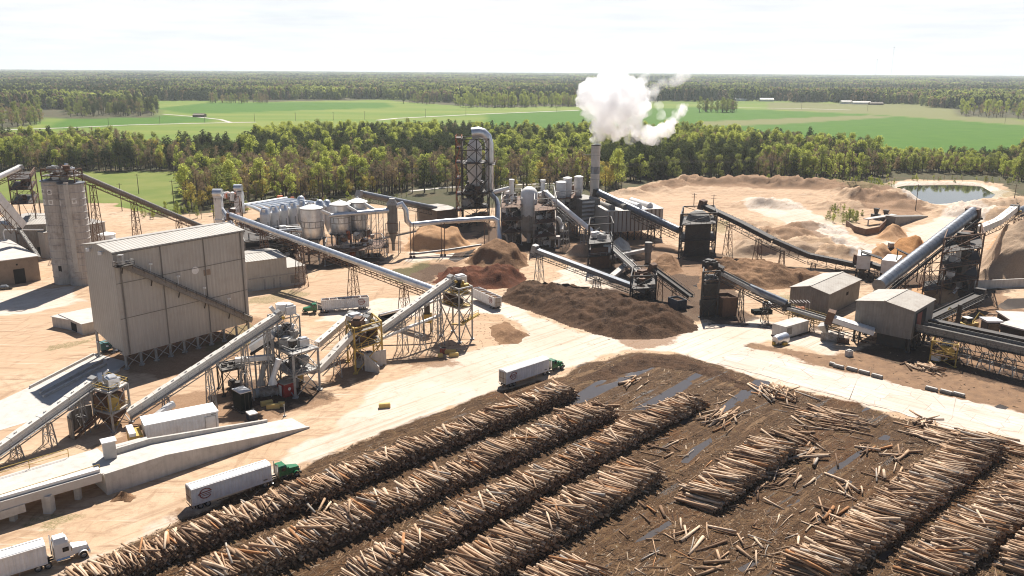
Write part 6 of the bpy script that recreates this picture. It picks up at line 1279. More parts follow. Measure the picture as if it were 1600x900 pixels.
c = G(1219,537); root = thing('silver_drum', 'crumpled silver drum lying at the end of the generator container', 'drum', (c.x,c.y,0)); mb = MB(); d_ = a2.normalized(); mb.path([c+Z3*1.4-d_*2.4, c+Z3*1.4-d_*1.6, c+Z3*1.5, c+Z3*1.4+d_*2.2], [1.0,1.4,1.3,1.45], 14); part(mb, 'shell', M['galv'], root, True); mb = MB(); mb.box((c.x-2,c.y-1.2,.5), (1.0,.8,1.0), .4); mb.box((c.x+.8,c.y-1.4,.4), (1.4,.6,.8), .4); part(mb, 'skid', M['yellow'], root)
c = G(1243,497); root = thing('drive_unit', 'orange drive unit with a small steel canopy on the low conveyor', 'drive unit', (c.x,c.y,0)); z0 = hz(1243,507,490); mb = MB(); mb.tube((c.x-1.2,c.y-2.5,z0),(c.x+1.4,c.y-2.5,z0), 1.0, 12); part(mb, 'motor', M['orange'], root); mb = MB(); [mb.beam((c.x+x,c.y-2.5+y,-.1),(c.x+x,c.y-2.5+y,z0+2.6), .22) for x in (-2.4,2.4) for y in (-1.5,1.5)]; [mb.beam((c.x-2.4+x*.96,c.y-4,z0+2.6),(c.x-2.4+x*.96,c.y-1,z0+2.6), .15) for x in range(6)]; part(mb, 'canopy', M['steel'], root)
# white hoppers on the curved conveyor line
for (f, r_, bk, top, lab) in (((1336,432),(1357,434),(1338,422),399,'square white hopper where the curved conveyor ends'),((1374,438),(1397,441),(1378,427),406,'square white hopper under the slanted black plate, right of its twin')):
    o2 = G(*f); a2, b2 = orth(o2, G(*r_), G(*bk)); zt = hz(*f, top); root = thing('white_hopper', lab, 'hopper', (o2.x,o2.y,0), 0, 'white hoppers'); flatbox(root, 'bin', o2, a2, b2, zt*.38, zt, 'white'); cc = o2+a2*.5+b2*.5; mb = MB(); mb.path([cc+Z3*.6, cc+Z3*zt*.38], [.6,3.4], 4); part(mb, 'cone', M['shedw'], root)
    for u in (.03,.97):
        for v_ in (.03,.97): mb = MB(); p = o2+a2*u+b2*v_; mb.beam(p-Z3*.1, p+Z3*zt*.4, .4); part(mb, 'leg', M['dark'], root)
for (p0, p1, lab) in ((((1342,432,393),(1375,434,404)),4.5,'slanted black cover plate over the first white hopper'),(((1397,438,390),(1432,440,406)),5.0,'slanted black cover plate behind the big grey tube conveyor')):
    a_, b3 = over(*p0[0]), over(*p0[1]); mb = MB(); mb.beam(a_, b3, p1, .3); [mb.beam(V((q_.x,q_.y,-.1)), q_-Z3*.1, .3) for q_ in (a_, b3)]; solo(mb, 'cover_plate', M['dark'], lab, 'cover plate', 'black cover plates')
c = G(1392,394); root = thing('payloader', 'tiny dark wheel loader at the foot of the orange cut pile', 'loader', (c.x,c.y,gz(c.x,c.y))); z_ = gz(c.x,c.y); mb = MB(); mb.box((c.x,c.y,z_+1.5), (4.4,2.4,1.4)); part(mb, 'body', M['dark'], root); mb = MB(); mb.box((c.x-.3,c.y,z_+3.0), (1.8,2.0,1.8)); part(mb, 'cab', M['steel'], root); [part(MB().tube((c.x+x,c.y+y-.3,z_+.8),(c.x+x,c.y+y+.3,z_+.8), .8, 12), 'wheel', M['rubber'], root, True) for x in (-1.5,1.5) for y in (-1.2,1.2)]; mb = MB(); mb.box((c.x+3.2,c.y,z_+.8), (1.2,2.8,1.2)); part(mb, 'bucket', M['steel'], root)
# walls of the chip store
mb = MB(); wl = [G(1521,452), G(1560,450), G(1640,446)]
for p, q_ in zip(wl, wl[1:]): mb.beam(p+Z3*1.4, q_+Z3*1.4, .5, 3.2)
solo(mb, 'retaining_wall', M['conc'], 'long low concrete retaining wall in front of the chip cone at the right edge', 'wall')
mb = MB(); wl = [G(1322,354), G(1334,363), G(1352,368), G(1372,364), G(1384,352)]
for p, q_ in zip(wl, wl[1:]): mb.beam(p+Z3*1.3, q_+Z3*1.3, .5, 3.4)
solo(mb, 'bunker_wall', M['rust'], 'low curved brown bunker wall in the sand of the upper yard', 'wall')
o2 = G(1398,354); q1 = G(1450,339); mb = MB(); s_ = V((q1.y-o2.y, -(q1.x-o2.x), 0)).normalized()*5; vs_ = [o2, q1, q1-s_, o2-s_, o2+Z3*4.8, q1+Z3*.5, q1-s_+Z3*.5, o2-s_+Z3*4.8]; mb.add([v-Z3*.2 for v in vs_[:4]]+vs_[4:], [(0,3,2,1),(4,5,6,7),(0,1,5,4),(1,2,6,5),(2,3,7,6),(3,0,4,7)]); solo(mb, 'loading_ramp', M['shedw'], 'grey wedge shaped loading ramp at the top of the sandy yard', 'ramp')
for (px, py, lab) in ((1368,342,'left of two small dark feeders standing on the bunker by the grey ramp'),(1383,345,'right of two small dark feeders, touching the grey ramp')):
    c = G(px,py); root = thing('feeder', lab, 'feeder', (c.x,c.y,0), 0, 'dark feeders'); mb = MB(); mb.box((c.x,c.y,1.2), (4,3,2.6)); part(mb, 'base', M['dark'], root); mb = MB(); mb.path([(c.x,c.y,2.5),(c.x,c.y,5.5)], [.8,1.7], 4); part(mb, 'hopper', M['dark'], root)
mb = MB(); mb.beam(G(1352,352)+Z3*3, G(1396,346)+Z3*3.4, 3.0, .5); [mb.beam(G(*p)-Z3*.1, G(*p)+Z3*3, .5) for p in ((1356,352),(1390,347))]; solo(mb, 'feed_platform', M['concw'], 'long pale platform between the bunker wall and the grey ramp', 'platform')
# concrete blocks lining the road at right
for i, (px, py, w_) in enumerate(((1300,571,2.2),(1310,575,4.6),(1331,579,4.6),(1350,584,4.6),(1370,590,4.6),(1455,610,4.6),(1478,615,4.6),(1498,619,4.4))):
    c = G(px,py); q_ = (G(px+10,py+2.6)-c).normalized(); az = math.atan2(q_.y,q_.x); root = thing('road_barrier', ['small pale loose block at the head of the row of barriers','first long grey barrier block in the row of four along the haul road','second long grey barrier block in the row of four along the haul road','third long grey barrier block in the row of four along the haul road','last long grey barrier block in the row of four along the haul road','first of three barrier blocks by the muddy ditch at right','middle one of three barrier blocks by the muddy ditch at right','last of three barrier blocks by the muddy ditch at right'][i], 'barrier', (c.x,c.y,0), 0, 'barrier blocks along the haul road')
    mb = MB(); mb.box((c.x,c.y,.35), (w_*.56,1.0,.5), az); part(mb, 'foot', M['shedw'], root); mb = MB(); mb.box((c.x,c.y,.7), (w_*.54,.6,.3), az); part(mb, 'crest', M['conc'], root)
c = G(1326,556); mb = MB(); mb.box((c.x,c.y,.7), (1.6,1.3,1.6), .5); mb.box((c.x,c.y,1.6), (1.0,.8,.3), .5); solo(mb, 'loose_block', M['conc'], 'single loose concrete block on the sand left of the raised shed', 'block')
for (px, py, w_, lab) in ((1205,478,5,'green and white parts pile near the first grey shed'),(1190,489,6,'dark green flat machine part near the first grey shed')):
    c = G(px,py); mb = MB(); mb.box((c.x,c.y,.6), (w_,2.4,1.1), .2); mb.box((c.x+1,c.y,1.3), (w_*.5,1.6,.6), .3); solo(mb, 'machine_part', M['white' if px > 1200 else 'black'], lab, 'machine part')
# ================================================================ foreground left: dump ramp, screens, belts
ra_, rb_ = G(168,774), G(484,669); rd_ = (rb_-ra_).normalized(); rn_ = V((-rd_.y, rd_.x, 0)); RL = (rb_-ra_).length; t1 = (G(262,742)-ra_).dot(rd_); RZ = hz(168,774,741); RWd = 6.6
root = thing('dump_ramp', 'long wedge shaped concrete truck ramp falling to the right', 'ramp', (ra_.x,ra_.y,0)); mb = MB(); v0 = [ra_-Z3*.2, rb_-Z3*.2, rb_+Z3*.35, ra_+rd_*t1+Z3*RZ, ra_+Z3*RZ]; th = rn_*.55; mb.add(v0+[p+th for p in v0], [(0,1,2,3,4),(9,8,7,6,5),(0,5,6,1),(1,6,7,2),(2,7,8,3),(3,8,9,4),(4,9,5,0)]); part(mb, 'near_wall', M['conc'], root)
mb = MB(); v0 = [ra_+th-Z3*.2, rb_+th*.99-Z3*.2, rb_+th+Z3*.05, ra_+th+rd_*t1+Z3*(RZ-.35), ra_+th+Z3*(RZ-.35)]; mb.add(v0+[p+rn_*RWd for p in v0], [(0,1,2,3,4),(9,8,7,6,5),(0,5,6,1),(1,6,7,2),(2,7,8,3),(3,8,9,4),(4,9,5,0)]); part(mb, 'deck', M['concw'], root)
mb = MB(); ko = ra_+rn_*(RWd+.62)
for (s0, z0_), (s1_, z1_) in (((t1*.35, RZ+.75), (t1, RZ+.75)), ((t1, RZ+.75), (RL-5.5, 1.25))):
    f4 = [ko+rd_*s0-Z3*.2, ko+rd_*s1_-Z3*.2, ko+rd_*s1_+Z3*z1_, ko+rd_*s0+Z3*z0_]; mb.add(f4+[p+rn_*.6 for p in f4], [(0,1,2,3),(7,6,5,4),(0,4,5,1),(1,5,6,2),(2,6,7,3),(3,7,4,0)])
part(mb, 'far_kerb', M['conc'], root)
# platform left of the ramp with its trough
pl0 = ra_-rd_*.05; root = thing('dump_platform', 'pale concrete dump platform with thin railings left of the ramp', 'platform', (ra_.x-10,ra_.y,0)); e0 = ra_+rn_*1.2; e1 = G(-80,830); e1 = ra_+rn_*1.2-rd_*34; mb = MB(); mb.add([p+Z3*z for z in (RZ-.9,RZ-.3) for p in (e0+rn_*0+rd_*3, e0+rn_*11+rd_*3, e1+rn_*11, e1+rn_*0)], [(0,1,2,3),(7,6,5,4),(0,4,5,1),(1,5,6,2),(2,6,7,3),(3,7,4,0)]); part(mb, 'deck', M['concw'], root)
mb = MB(); rails(mb, [p+Z3*(RZ-.3) for p in (e0+rn_*1.2, e1+rn_*1.2)], 1.3, .09, False, 5); rails(mb, [p+Z3*(RZ-.3) for p in (e0+rn_*10.8-rd_*2, e1+rn_*10.8)], 1.6, .09, False, 6); part(mb, 'handrail', M['yellow'], root)
for u in (4,14,24,33):
    for v_ in (1,10): p = e0-rd_*u+rn_*v_; mb = MB(); mb.beam(p-Z3*.2, p+Z3*(RZ-.9), .9); part(mb, 'pier', M['conc'], root)
a_, b3 = over(160,772,742), over(-40,832,800); mb = MB(); mb.beam(a_, b3, 2.2, 1.5); root = thing('trough_conveyor', 'long pale trough conveyor on one stout pier in front of the dump platform', 'conveyor', (a_.x-5,a_.y-2,0)); part(mb, 'trough', M['concw'], root); mb = MB(); mb.beam(a_+Z3*1.1, b3+Z3*1.1, 1.2, .5); part(mb, 'cover', M['white'], root); mb = MB(); p = G(78,800); mb.beam(p-Z3*.1, p+Z3*3.2, 1.4); part(mb, 'pier', M['conc'], root); mb = MB(); mb.beam(lerp(a_,b3,.62)-Z3*1.4, b3-Z3*1.6, 2.6, 1.4); part(mb, 'side_box', M['conc'], root)
c = over(168,752,716); mb = MB(); mb.box((c.x,c.y+2,RZ+1.35), (2.0,1.8,3.2), .6); root = thing('control_kiosk', 'small pale square kiosk on the dump platform', 'kiosk', (c.x,c.y+2,RZ-.3)); part(mb, 'body', M['concw'], root); mb = MB(); mb.box((c.x,c.y+2,RZ+3.05), (2.5,2.3,.18), .6); part(mb, 'roof', M['white'], root)
# container building
o2 = G(230,699); a2, b2 = orth(o2, G(343,675), G(207,688)); zt = hz(230,699,666); root = thing('container_building', 'long white box building with one panel door beside the dump ramp', 'building', (o2.x,o2.y,0)); flatbox(root, 'base', o2-b2.normalized()*.5, a2*1.01, b2+b2.normalized()*.6, -.2, .75, 'conc'); flatbox(root, 'wall', o2, a2, b2, .76, zt, 'trailer'); flatbox(root, 'roof', o2-a2.normalized()*.15-b2.normalized()*.15, a2+a2.normalized()*.3, b2+b2.normalized()*.3, zt+.01, zt+.2, 'tarp')
dr = wallpanel(root, 'door', o2, a2, a2.length*.82, a2.length*.96, 1.0, zt*.82, 'white', .05); wallpanel(root, 'door_frame', o2, a2, a2.length*.81, a2.length*.818, .9, zt*.85, 'steel', .07); wallpanel(root, 'door_frame', o2, a2, a2.length*.962, a2.length*.97, .9, zt*.85, 'steel', .07); wallpanel(root, 'lintel', o2, a2, a2.length*.81, a2.length*.97, zt*.85, zt*.87, 'steel', .08)
wallpanel(root, 'sign_plate', o2, a2, a2.length*.9, a2.length*.97, zt*.91, zt*.95, 'shedw', .06); mb = MB(); mb.beam(o2+Z3*.85-b2.normalized()*.1, o2+a2+Z3*.85-b2.normalized()*.1, .16); part(mb, 'yellow_trim', M['yellow'], root)
mb = MB(); q0 = o2-a2.normalized()*.3; mb.pbox(q0-a2.normalized()*2.6+Z3*.8, a2.normalized()*2.4, b2*.9, Z3*2.0); part(mb, 'end_hopper', M['yellow'], root); mb = MB(); mb.beam(q0-a2.normalized()*2.0+Z3*3.1, q0-a2.normalized()*2.0+b2+Z3*3.1, 1.2, .7); part(mb, 'end_beam', M['white'], root)
mb = MB(); mb.beam(over(181,716,700), over(232,704,686), 1.2, .8); [mb.beam(G(*p)-Z3*.1, G(*p)+Z3*2.5, .3) for p in ((190,712),(214,706))]; solo(mb, 'short_trough', M['concw'], 'short pale trough between the kiosk and the white box building', 'trough')
# drum tower with its conveyor
f_ = lambda r_: hz(150,668,r_)
tw, P, c = tower('drum_tower', 'yellow railed tower around a brown tank at the end of the lower left conveyor', [(150,668),(178,677),(206,660),(178,651)], f_(607), [f_(640), f_(607)], 'steel', .35, 'yellow', cat='drum tower', deckmat='concw', brace=True)
mb = MB(); mb.lathe(V((c.x-.6,c.y+.6,0)), [(1.0,.5),(3.0,2.6),(3.0,f_(618))], 20); part(mb, 'tank', M['rust'], tw, True); mb = MB(); mb.box((c.x+1.2,c.y-1.6,f_(640)+1.6), (2.0,2.0,3.0), .6); part(mb, 'yellow_hopper', M['yellow'], tw); machines(tw, P, c, [f_(607)+.2], 71, ('galv','white','steel','dark'), 6, 1.9); machines(tw, P, c, [.2, f_(640)+.2], 72, ('yellow','steel','rust'), 4, 1.8)
c = G(146,676); root = thing('curved_bunker', 'curved brown steel bunker wall with a slanted brace beside the drum tower', 'bunker', (c.x,c.y,0)); mb = MB(); n_ = 9; pts_ = [c+V((math.cos(2.0+k*.28)*4.2, math.sin(2.0+k*.28)*4.2, 0)) for k in range(n_)]
for p, q_ in zip(pts_, pts_[1:]): mb.beam(p+Z3*2.2, q_+Z3*2.2, .25, 4.6)
part(mb, 'wall', M['shedw'], root); mb = MB(); mb.beam(c+V((-3.6,-2.6,0)), c+V((0.5,1.2,3.5)), .4); mb.beam(c+V((-2.2,-3.6,0)), c+V((1.5,.4,3.5)), .4); mb.beam(c+V((-3.2,-2.9,.6)), c+V((-2,-3.3,.6)), .3); part(mb, 'brace', M['rust'], root)
conveyor('box_conveyor', 'cream covered conveyor rising from the left edge to the drum tower', over(-30,738,727), over(157,664,598), 'box', 1.6, (.28,.55,.84), 'cream', 'steel', True, along=.6, smat='steel')
conveyor('box_conveyor', 'long cream covered conveyor rising past the beige store to the grey screen tower', over(204,664,649), over(446,610,494), 'box', 1.65, (.22,.50,.74,.9), 'cream', 'steel', True, along=.7, smat='steel')
mb = MB(); mb.path([over(240,668,655), over(268,659,634), over(274,657,631)], .8, 8); solo(mb, 'discharge_pipe', M['white'], 'short white pipe climbing from the white box building to the cream conveyor', 'pipe', None, True)
# grey screen tower
g_ = lambda r_: hz(462,622,r_)
tw, P, c = tower('screen_tower', 'grey three level screen tower above a small red booth', [(462,622),(500,609),(462,592),(424,603)], g_(555), [g_(588), g_(555)], 'steel', .45, 'steel', cat='screen tower', deckmat='steel')
machines(tw, P, c, [g_(588)+.2, g_(555)+.2], 81, ('steel','galv','dark','steel','clut'), 8, 2.3); machines(tw, P, c, [.2], 82, ('dark','yellow','steel','rust'), 5, 2.4)
tw2, P2, c2 = tower('upper_tower', 'upper steel frame carrying the conveyor head above the grey screen tower', [(440,606),(474,598),(460,588),(426,596)], hz(440,606,500), [hz(440,606,528)], 'steel', .3, 'steel', cat='steel frame', deckmat='shedw')
machines(tw2, P2, c2, [hz(440,606,528)+.2, hz(440,606,500)], 83, ('cream','white','dark','steel'), 6, 2.2)
mb = MB(); sA, sB = over(398,606,541), over(434,604,519); mb.beam(sA, sB, 5.0, 1.3); root = thing('vibrating_screen', 'sloping grey vibrating screen box left of the grey screen tower', 'screen', (c.x-6,c.y,0)); part(mb, 'box', M['galv'], root); mb = MB(); mb.beam(sA-Z3*1.2, sB-Z3*1.2, 5.4, .5); part(mb, 'frame', M['dark'], root)
for px, py, z in ((402,610,540),(420,600,535),(384,604,545),(432,612,530)): p = G(px,py); part(MB().beam(p-Z3*.1, V((p.x,p.y,hz(px,py,z))), .35), 'leg', M['steel'], root)
for (p0, p1, p2, lab) in (((440,620,561),(434,621,577),(428,622,592),'front white chute pipe dropping to the feeder under the screen tower'),((418,612,566),(413,613,580),(409,614,594),'rear dusty chute pipe dropping behind the white one')):
    mb = MB(); mb.path([over(*p0), over(*p1), over(*p2)], [.75,.6,.6], 10); mb.path([over(*p2)+Z3*.3, over(*p2)-Z3*1.2], [.6,1.1], 8); solo(mb, 'drop_chute', M['white' if 'front' in lab else 'conc'], lab, 'chute', 'drop chutes', True)
c = G(424,618); root = thing('feeder_machine', 'grimy feeder machine with a round drum under the drop chutes', 'machine', (c.x,c.y,0)); mb = MB(); mb.box((c.x,c.y,1.2), (5.5,2.2,1.6), .5); part(mb, 'body', M['clut'], root); mb = MB(); mb.tube((c.x-3.2,c.y-1.8,1.2),(c.x-2.4,c.y-1.2,1.2), 1.1, 14); part(mb, 'drum', M['steel'], root)
conveyor('box_conveyor', 'short pale return conveyor running left under the long cream conveyor', over(432,612,560), over(372,618,565), 'box', 1.2, (.4,.9), 'white', 'steel', False, smat='steel', head=False)
tw, P, c = tower('low_stand', 'low dark steel stand with tilted plates left of the screen tower', [(350,620),(384,612),(374,600),(342,607)], hz(350,620,580), [hz(350,620,582)], 'dark', .3, 'dark', deckmat='shedw', cat='steel stand'); machines(tw, P, c, [.1, hz(350,620,582)+.2], 84, ('dark','galv','steel'), 4, 2)
# red booth, dark cabinet, blue bin
o2 = G(445,622); a2, b2 = orth(o2, G(461,617), G(434,616)); zt = hz(445,622,602); root = thing('red_booth', 'small dark red booth with a white door and a round emblem', 'booth', (o2.x,o2.y,0)); flatbox(root, 'body', o2, a2, b2, 0, zt, 'red'); flatbox(root, 'roof', o2-a2*.04-b2*.04, a2*1.08, b2*1.08, zt+.01, zt+.14, 'shedr'); wallpanel(root, 'door', o2, b2, b2.length*.35, b2.length*.72, .1, zt*.85, 'white', .05)
an2 = a2.normalized(); nn = an2.cross(Z3); nn = -nn if nn.dot(o2) > 0 else nn; mb = MB(); q_ = o2+a2*.5+nn*.06+Z3*zt*.6; mb.tube(q_, q_-nn*.1, .38, 16); part(mb, 'emblem', M['white'], root)
o2 = G(378,646); a2, b2 = orth(o2, G(395,641), G(369,637)); zt = hz(378,646,616); root = thing('electric_cabinet', 'tall black electrical cabinet on a dark pad with a pale top', 'cabinet', (o2.x,o2.y,0)); flatbox(root, 'pad', o2-a2*.12-b2*.12, a2*1.24, b2*1.24, -.1, .45, 'dark'); flatbox(root, 'body', o2, a2, b2, .46, zt, 'black'); flatbox(root, 'top', o2-a2*.03-b2*.03, a2*1.06, b2*1.06, zt+.01, zt+.15, 'galv')
for u in (.32,.66): wallpanel(root, 'fin', o2, a2, a2.length*u, a2.length*u+.12, .6, zt-.2, 'dark', .1)
o2 = G(391,660); a2, b2 = orth(o2, G(403,657), G(389,654)); root = thing('blue_bin', 'small blue bin with a white lid at the top of the ramp kerb', 'bin', (o2.x,o2.y,0)); flatbox(root, 'body', o2, a2, b2, 0, 1.5, 'blue'); flatbox(root, 'lid', o2-a2*.04-b2*.04, a2*1.08, b2*1.08, 1.51, 1.75, 'white')
for (px, py, l_, az, lab) in ((417,633,2.6,.5,'yellow concrete block leaning against the black cabinet\'s shadow'),(427,638,2.8,.2,'long yellow concrete block lying in front of its two neighbours'),(440,635,1.3,.2,'short upright yellow block with a white top'),(601,637,2.5,.25,'lone yellow concrete block on the open pale road'),(688,558,1.2,.3,'left small yellow block beside the dark red drum'),(709,557,2.4,.3,'long yellow block at the right end of the small group'),(703,552,3.2,.1,'far yellow block behind the small group near the yellow tower')):
    c = G(px,py); mb = MB(); mb.box((c.x,c.y,.45), (l_,.95,1.0), az); mb.box((c.x,c.y,.99), (l_*.9,.7,.12), az); o = solo(mb, 'yellow_block', M['yblock'], lab, 'concrete block', 'yellow concrete blocks')
c = G(692,552); root = thing('red_drum', 'dark red drum standing among the small yellow blocks', 'drum', (c.x,c.y,0)); mb = MB(); mb.lathe(c, [(.75,0),(.8,.1),(.75,.75),(.8,.8),(.75,1.5)], 16); part(mb, 'barrel', M['maroon'], root, True); mb = MB(); mb.lathe(c, [(.78,1.5),(.78,1.58),(.6,1.6)], 16); part(mb, 'lid', M['dark'], root, True)
c = G(445,651); mb = MB(); mb.beam(c, c+Z3*2.8, .16); mb.box((c.x,c.y,.15), (.6,.6,.3)); solo(mb, 'marker_post', M['steel'], 'thin marker post at the end of the ramp kerb', 'post')
# hopper plant with the two parallel conveyors
conveyor('box_conveyor', 'rear one of two parallel cream conveyors rising to the yellow hopper plant', over(498,572,541), over(553,548,494), 'box', 1.6, (.7,), 'cream', 'steel', False, smat='steel')
conveyor('box_conveyor', 'front one of two parallel cream conveyors rising to the yellow hopper plant', over(499,600,581), over(578,568,500), 'box', 1.6, (.35,.75), 'cream', 'steel', False, smat='steel')
h_ = lambda r_: hz(560,582,r_)
tw, P, c = tower('hopper_plant', 'cramped hopper plant with yellow legs behind the two concrete wing walls', [(556,584),(598,570),(584,556),(544,566)], h_(512), [h_(545), h_(520)], 'yellow', .4, 'yellow', cat='hopper plant', deckmat='shedw'); machines(tw, P, c, [.2, h_(545)+.2, h_(520)+.2], 91, ('yellow','steel','galv','dark','rust'), 7, 2.4)
for (p0, p1, t0, t1, lab) in (((570,580),(592,583),553,573,'left concrete wing wall cut on a slope, in front of the hopper plant'),((575,576),(604,570),553,546,'right concrete wing wall standing upright in front of the hopper plant')):
    a_, b3 = G(*p0), G(*p1); z0, z1 = hz(*p0, t0), hz(*p1, t1); mb = MB(); s_ = V((-(b3-a_).y, (b3-a_).x, 0)).normalized()*.4; vs_ = [a_-Z3*.2, b3-Z3*.2, b3+Z3*z1, a_+Z3*z0]; mb.add(vs_+[p+s_ for p in vs_], [(0,1,2,3),(7,6,5,4),(0,4,5,1),(1,5,6,2),(2,6,7,3),(3,7,4,0)]); solo(mb, 'wing_wall', M['conc'], lab, 'wall', 'wing walls of the hopper plant')
conveyor('box_conveyor', 'long cream conveyor rising from the hopper plant to the yellow railed tower', over(597,556,518), over(708,532,438), 'box', 1.8, (.28,.52,.78), 'cream', 'steel', True, along=.9, smat='steel')
mb = MB(); mb.path([over(598,556,529), over(640,548,511), over(690,530,492)], .45, 8); solo(mb, 'air_pipe', M['white'], 'thin white pipe running below the long cream conveyor to the yellow tower', 'pipe', None, True)
mb = MB(); mb.path([over(595,530,492), over(672,524,473), over(692,520,467)], .4, 8); solo(mb, 'air_pipe', M['white'], 'thin white pipe running behind the long cream conveyor', 'pipe', None, True)
y_ = lambda r_: hz(718,536,r_)
tw, P, c = tower('railed_tower', 'yellow railed loading tower on four tall braced legs beside the parked trailer', [(718,536),(738,530),(708,518),(689,525)], y_(452), [y_(483), y_(463)], 'steel', .45, 'yellow', cat='loading tower', deckmat='yellow'); machines(tw, P, c, [y_(463)+.2, y_(452)], 95, ('yellow','steel','cream','white','dark'), 7, 2.2); machines(tw, P, c, [y_(483)+.2], 96, ('dark','rust','rust'), 7, 2.2)
mb = MB(); a_ = over(722,534,505); b3 = over(748,528,490); mb.beam(a_, b3, 1.4, .3); rails(mb, [a_, b3], 1.1, .1, False); part(mb, 'stair', M['yellow'], tw); mb = MB(); a_ = over(706,526,506); mb.beam(a_, over(724,534,508), 1.2, .2); part(mb, 'catwalk', M['yellow'], tw)
c = G(668,520); root = thing('surge_bin', 'dark upright chute above a yellow box, under the long cream conveyor', 'bin', (c.x,c.y,0)); zz = [hz(668,520,r_) for r_ in (476,490,503)]; mb = MB(); mb.box((c.x,c.y,(zz[0]+zz[1])/2), (1.5,1.5,zz[0]-zz[1])); part(mb, 'chute', M['dark'], root); mb = MB(); mb.box((c.x,c.y,(zz[1]+zz[2])/2), (2.6,2.2,zz[1]-zz[2])); part(mb, 'box', M['yellow'], root); [part(MB().beam(c+V((x,y,-.1)), c+V((x,y,zz[2])), .25), 'leg', M['dark'], root) for x in (-1,1) for y in (-.9,.9)]
mb = MB(); mb.lathe(G(613,497), [(4.2,-.1),(4.2,1.0),(3.8,1.0),(3.7,.35)], 24); solo(mb, 'round_pit', M['dark'], 'dark round sump pit with a low rim behind the hopper plant', 'pit')
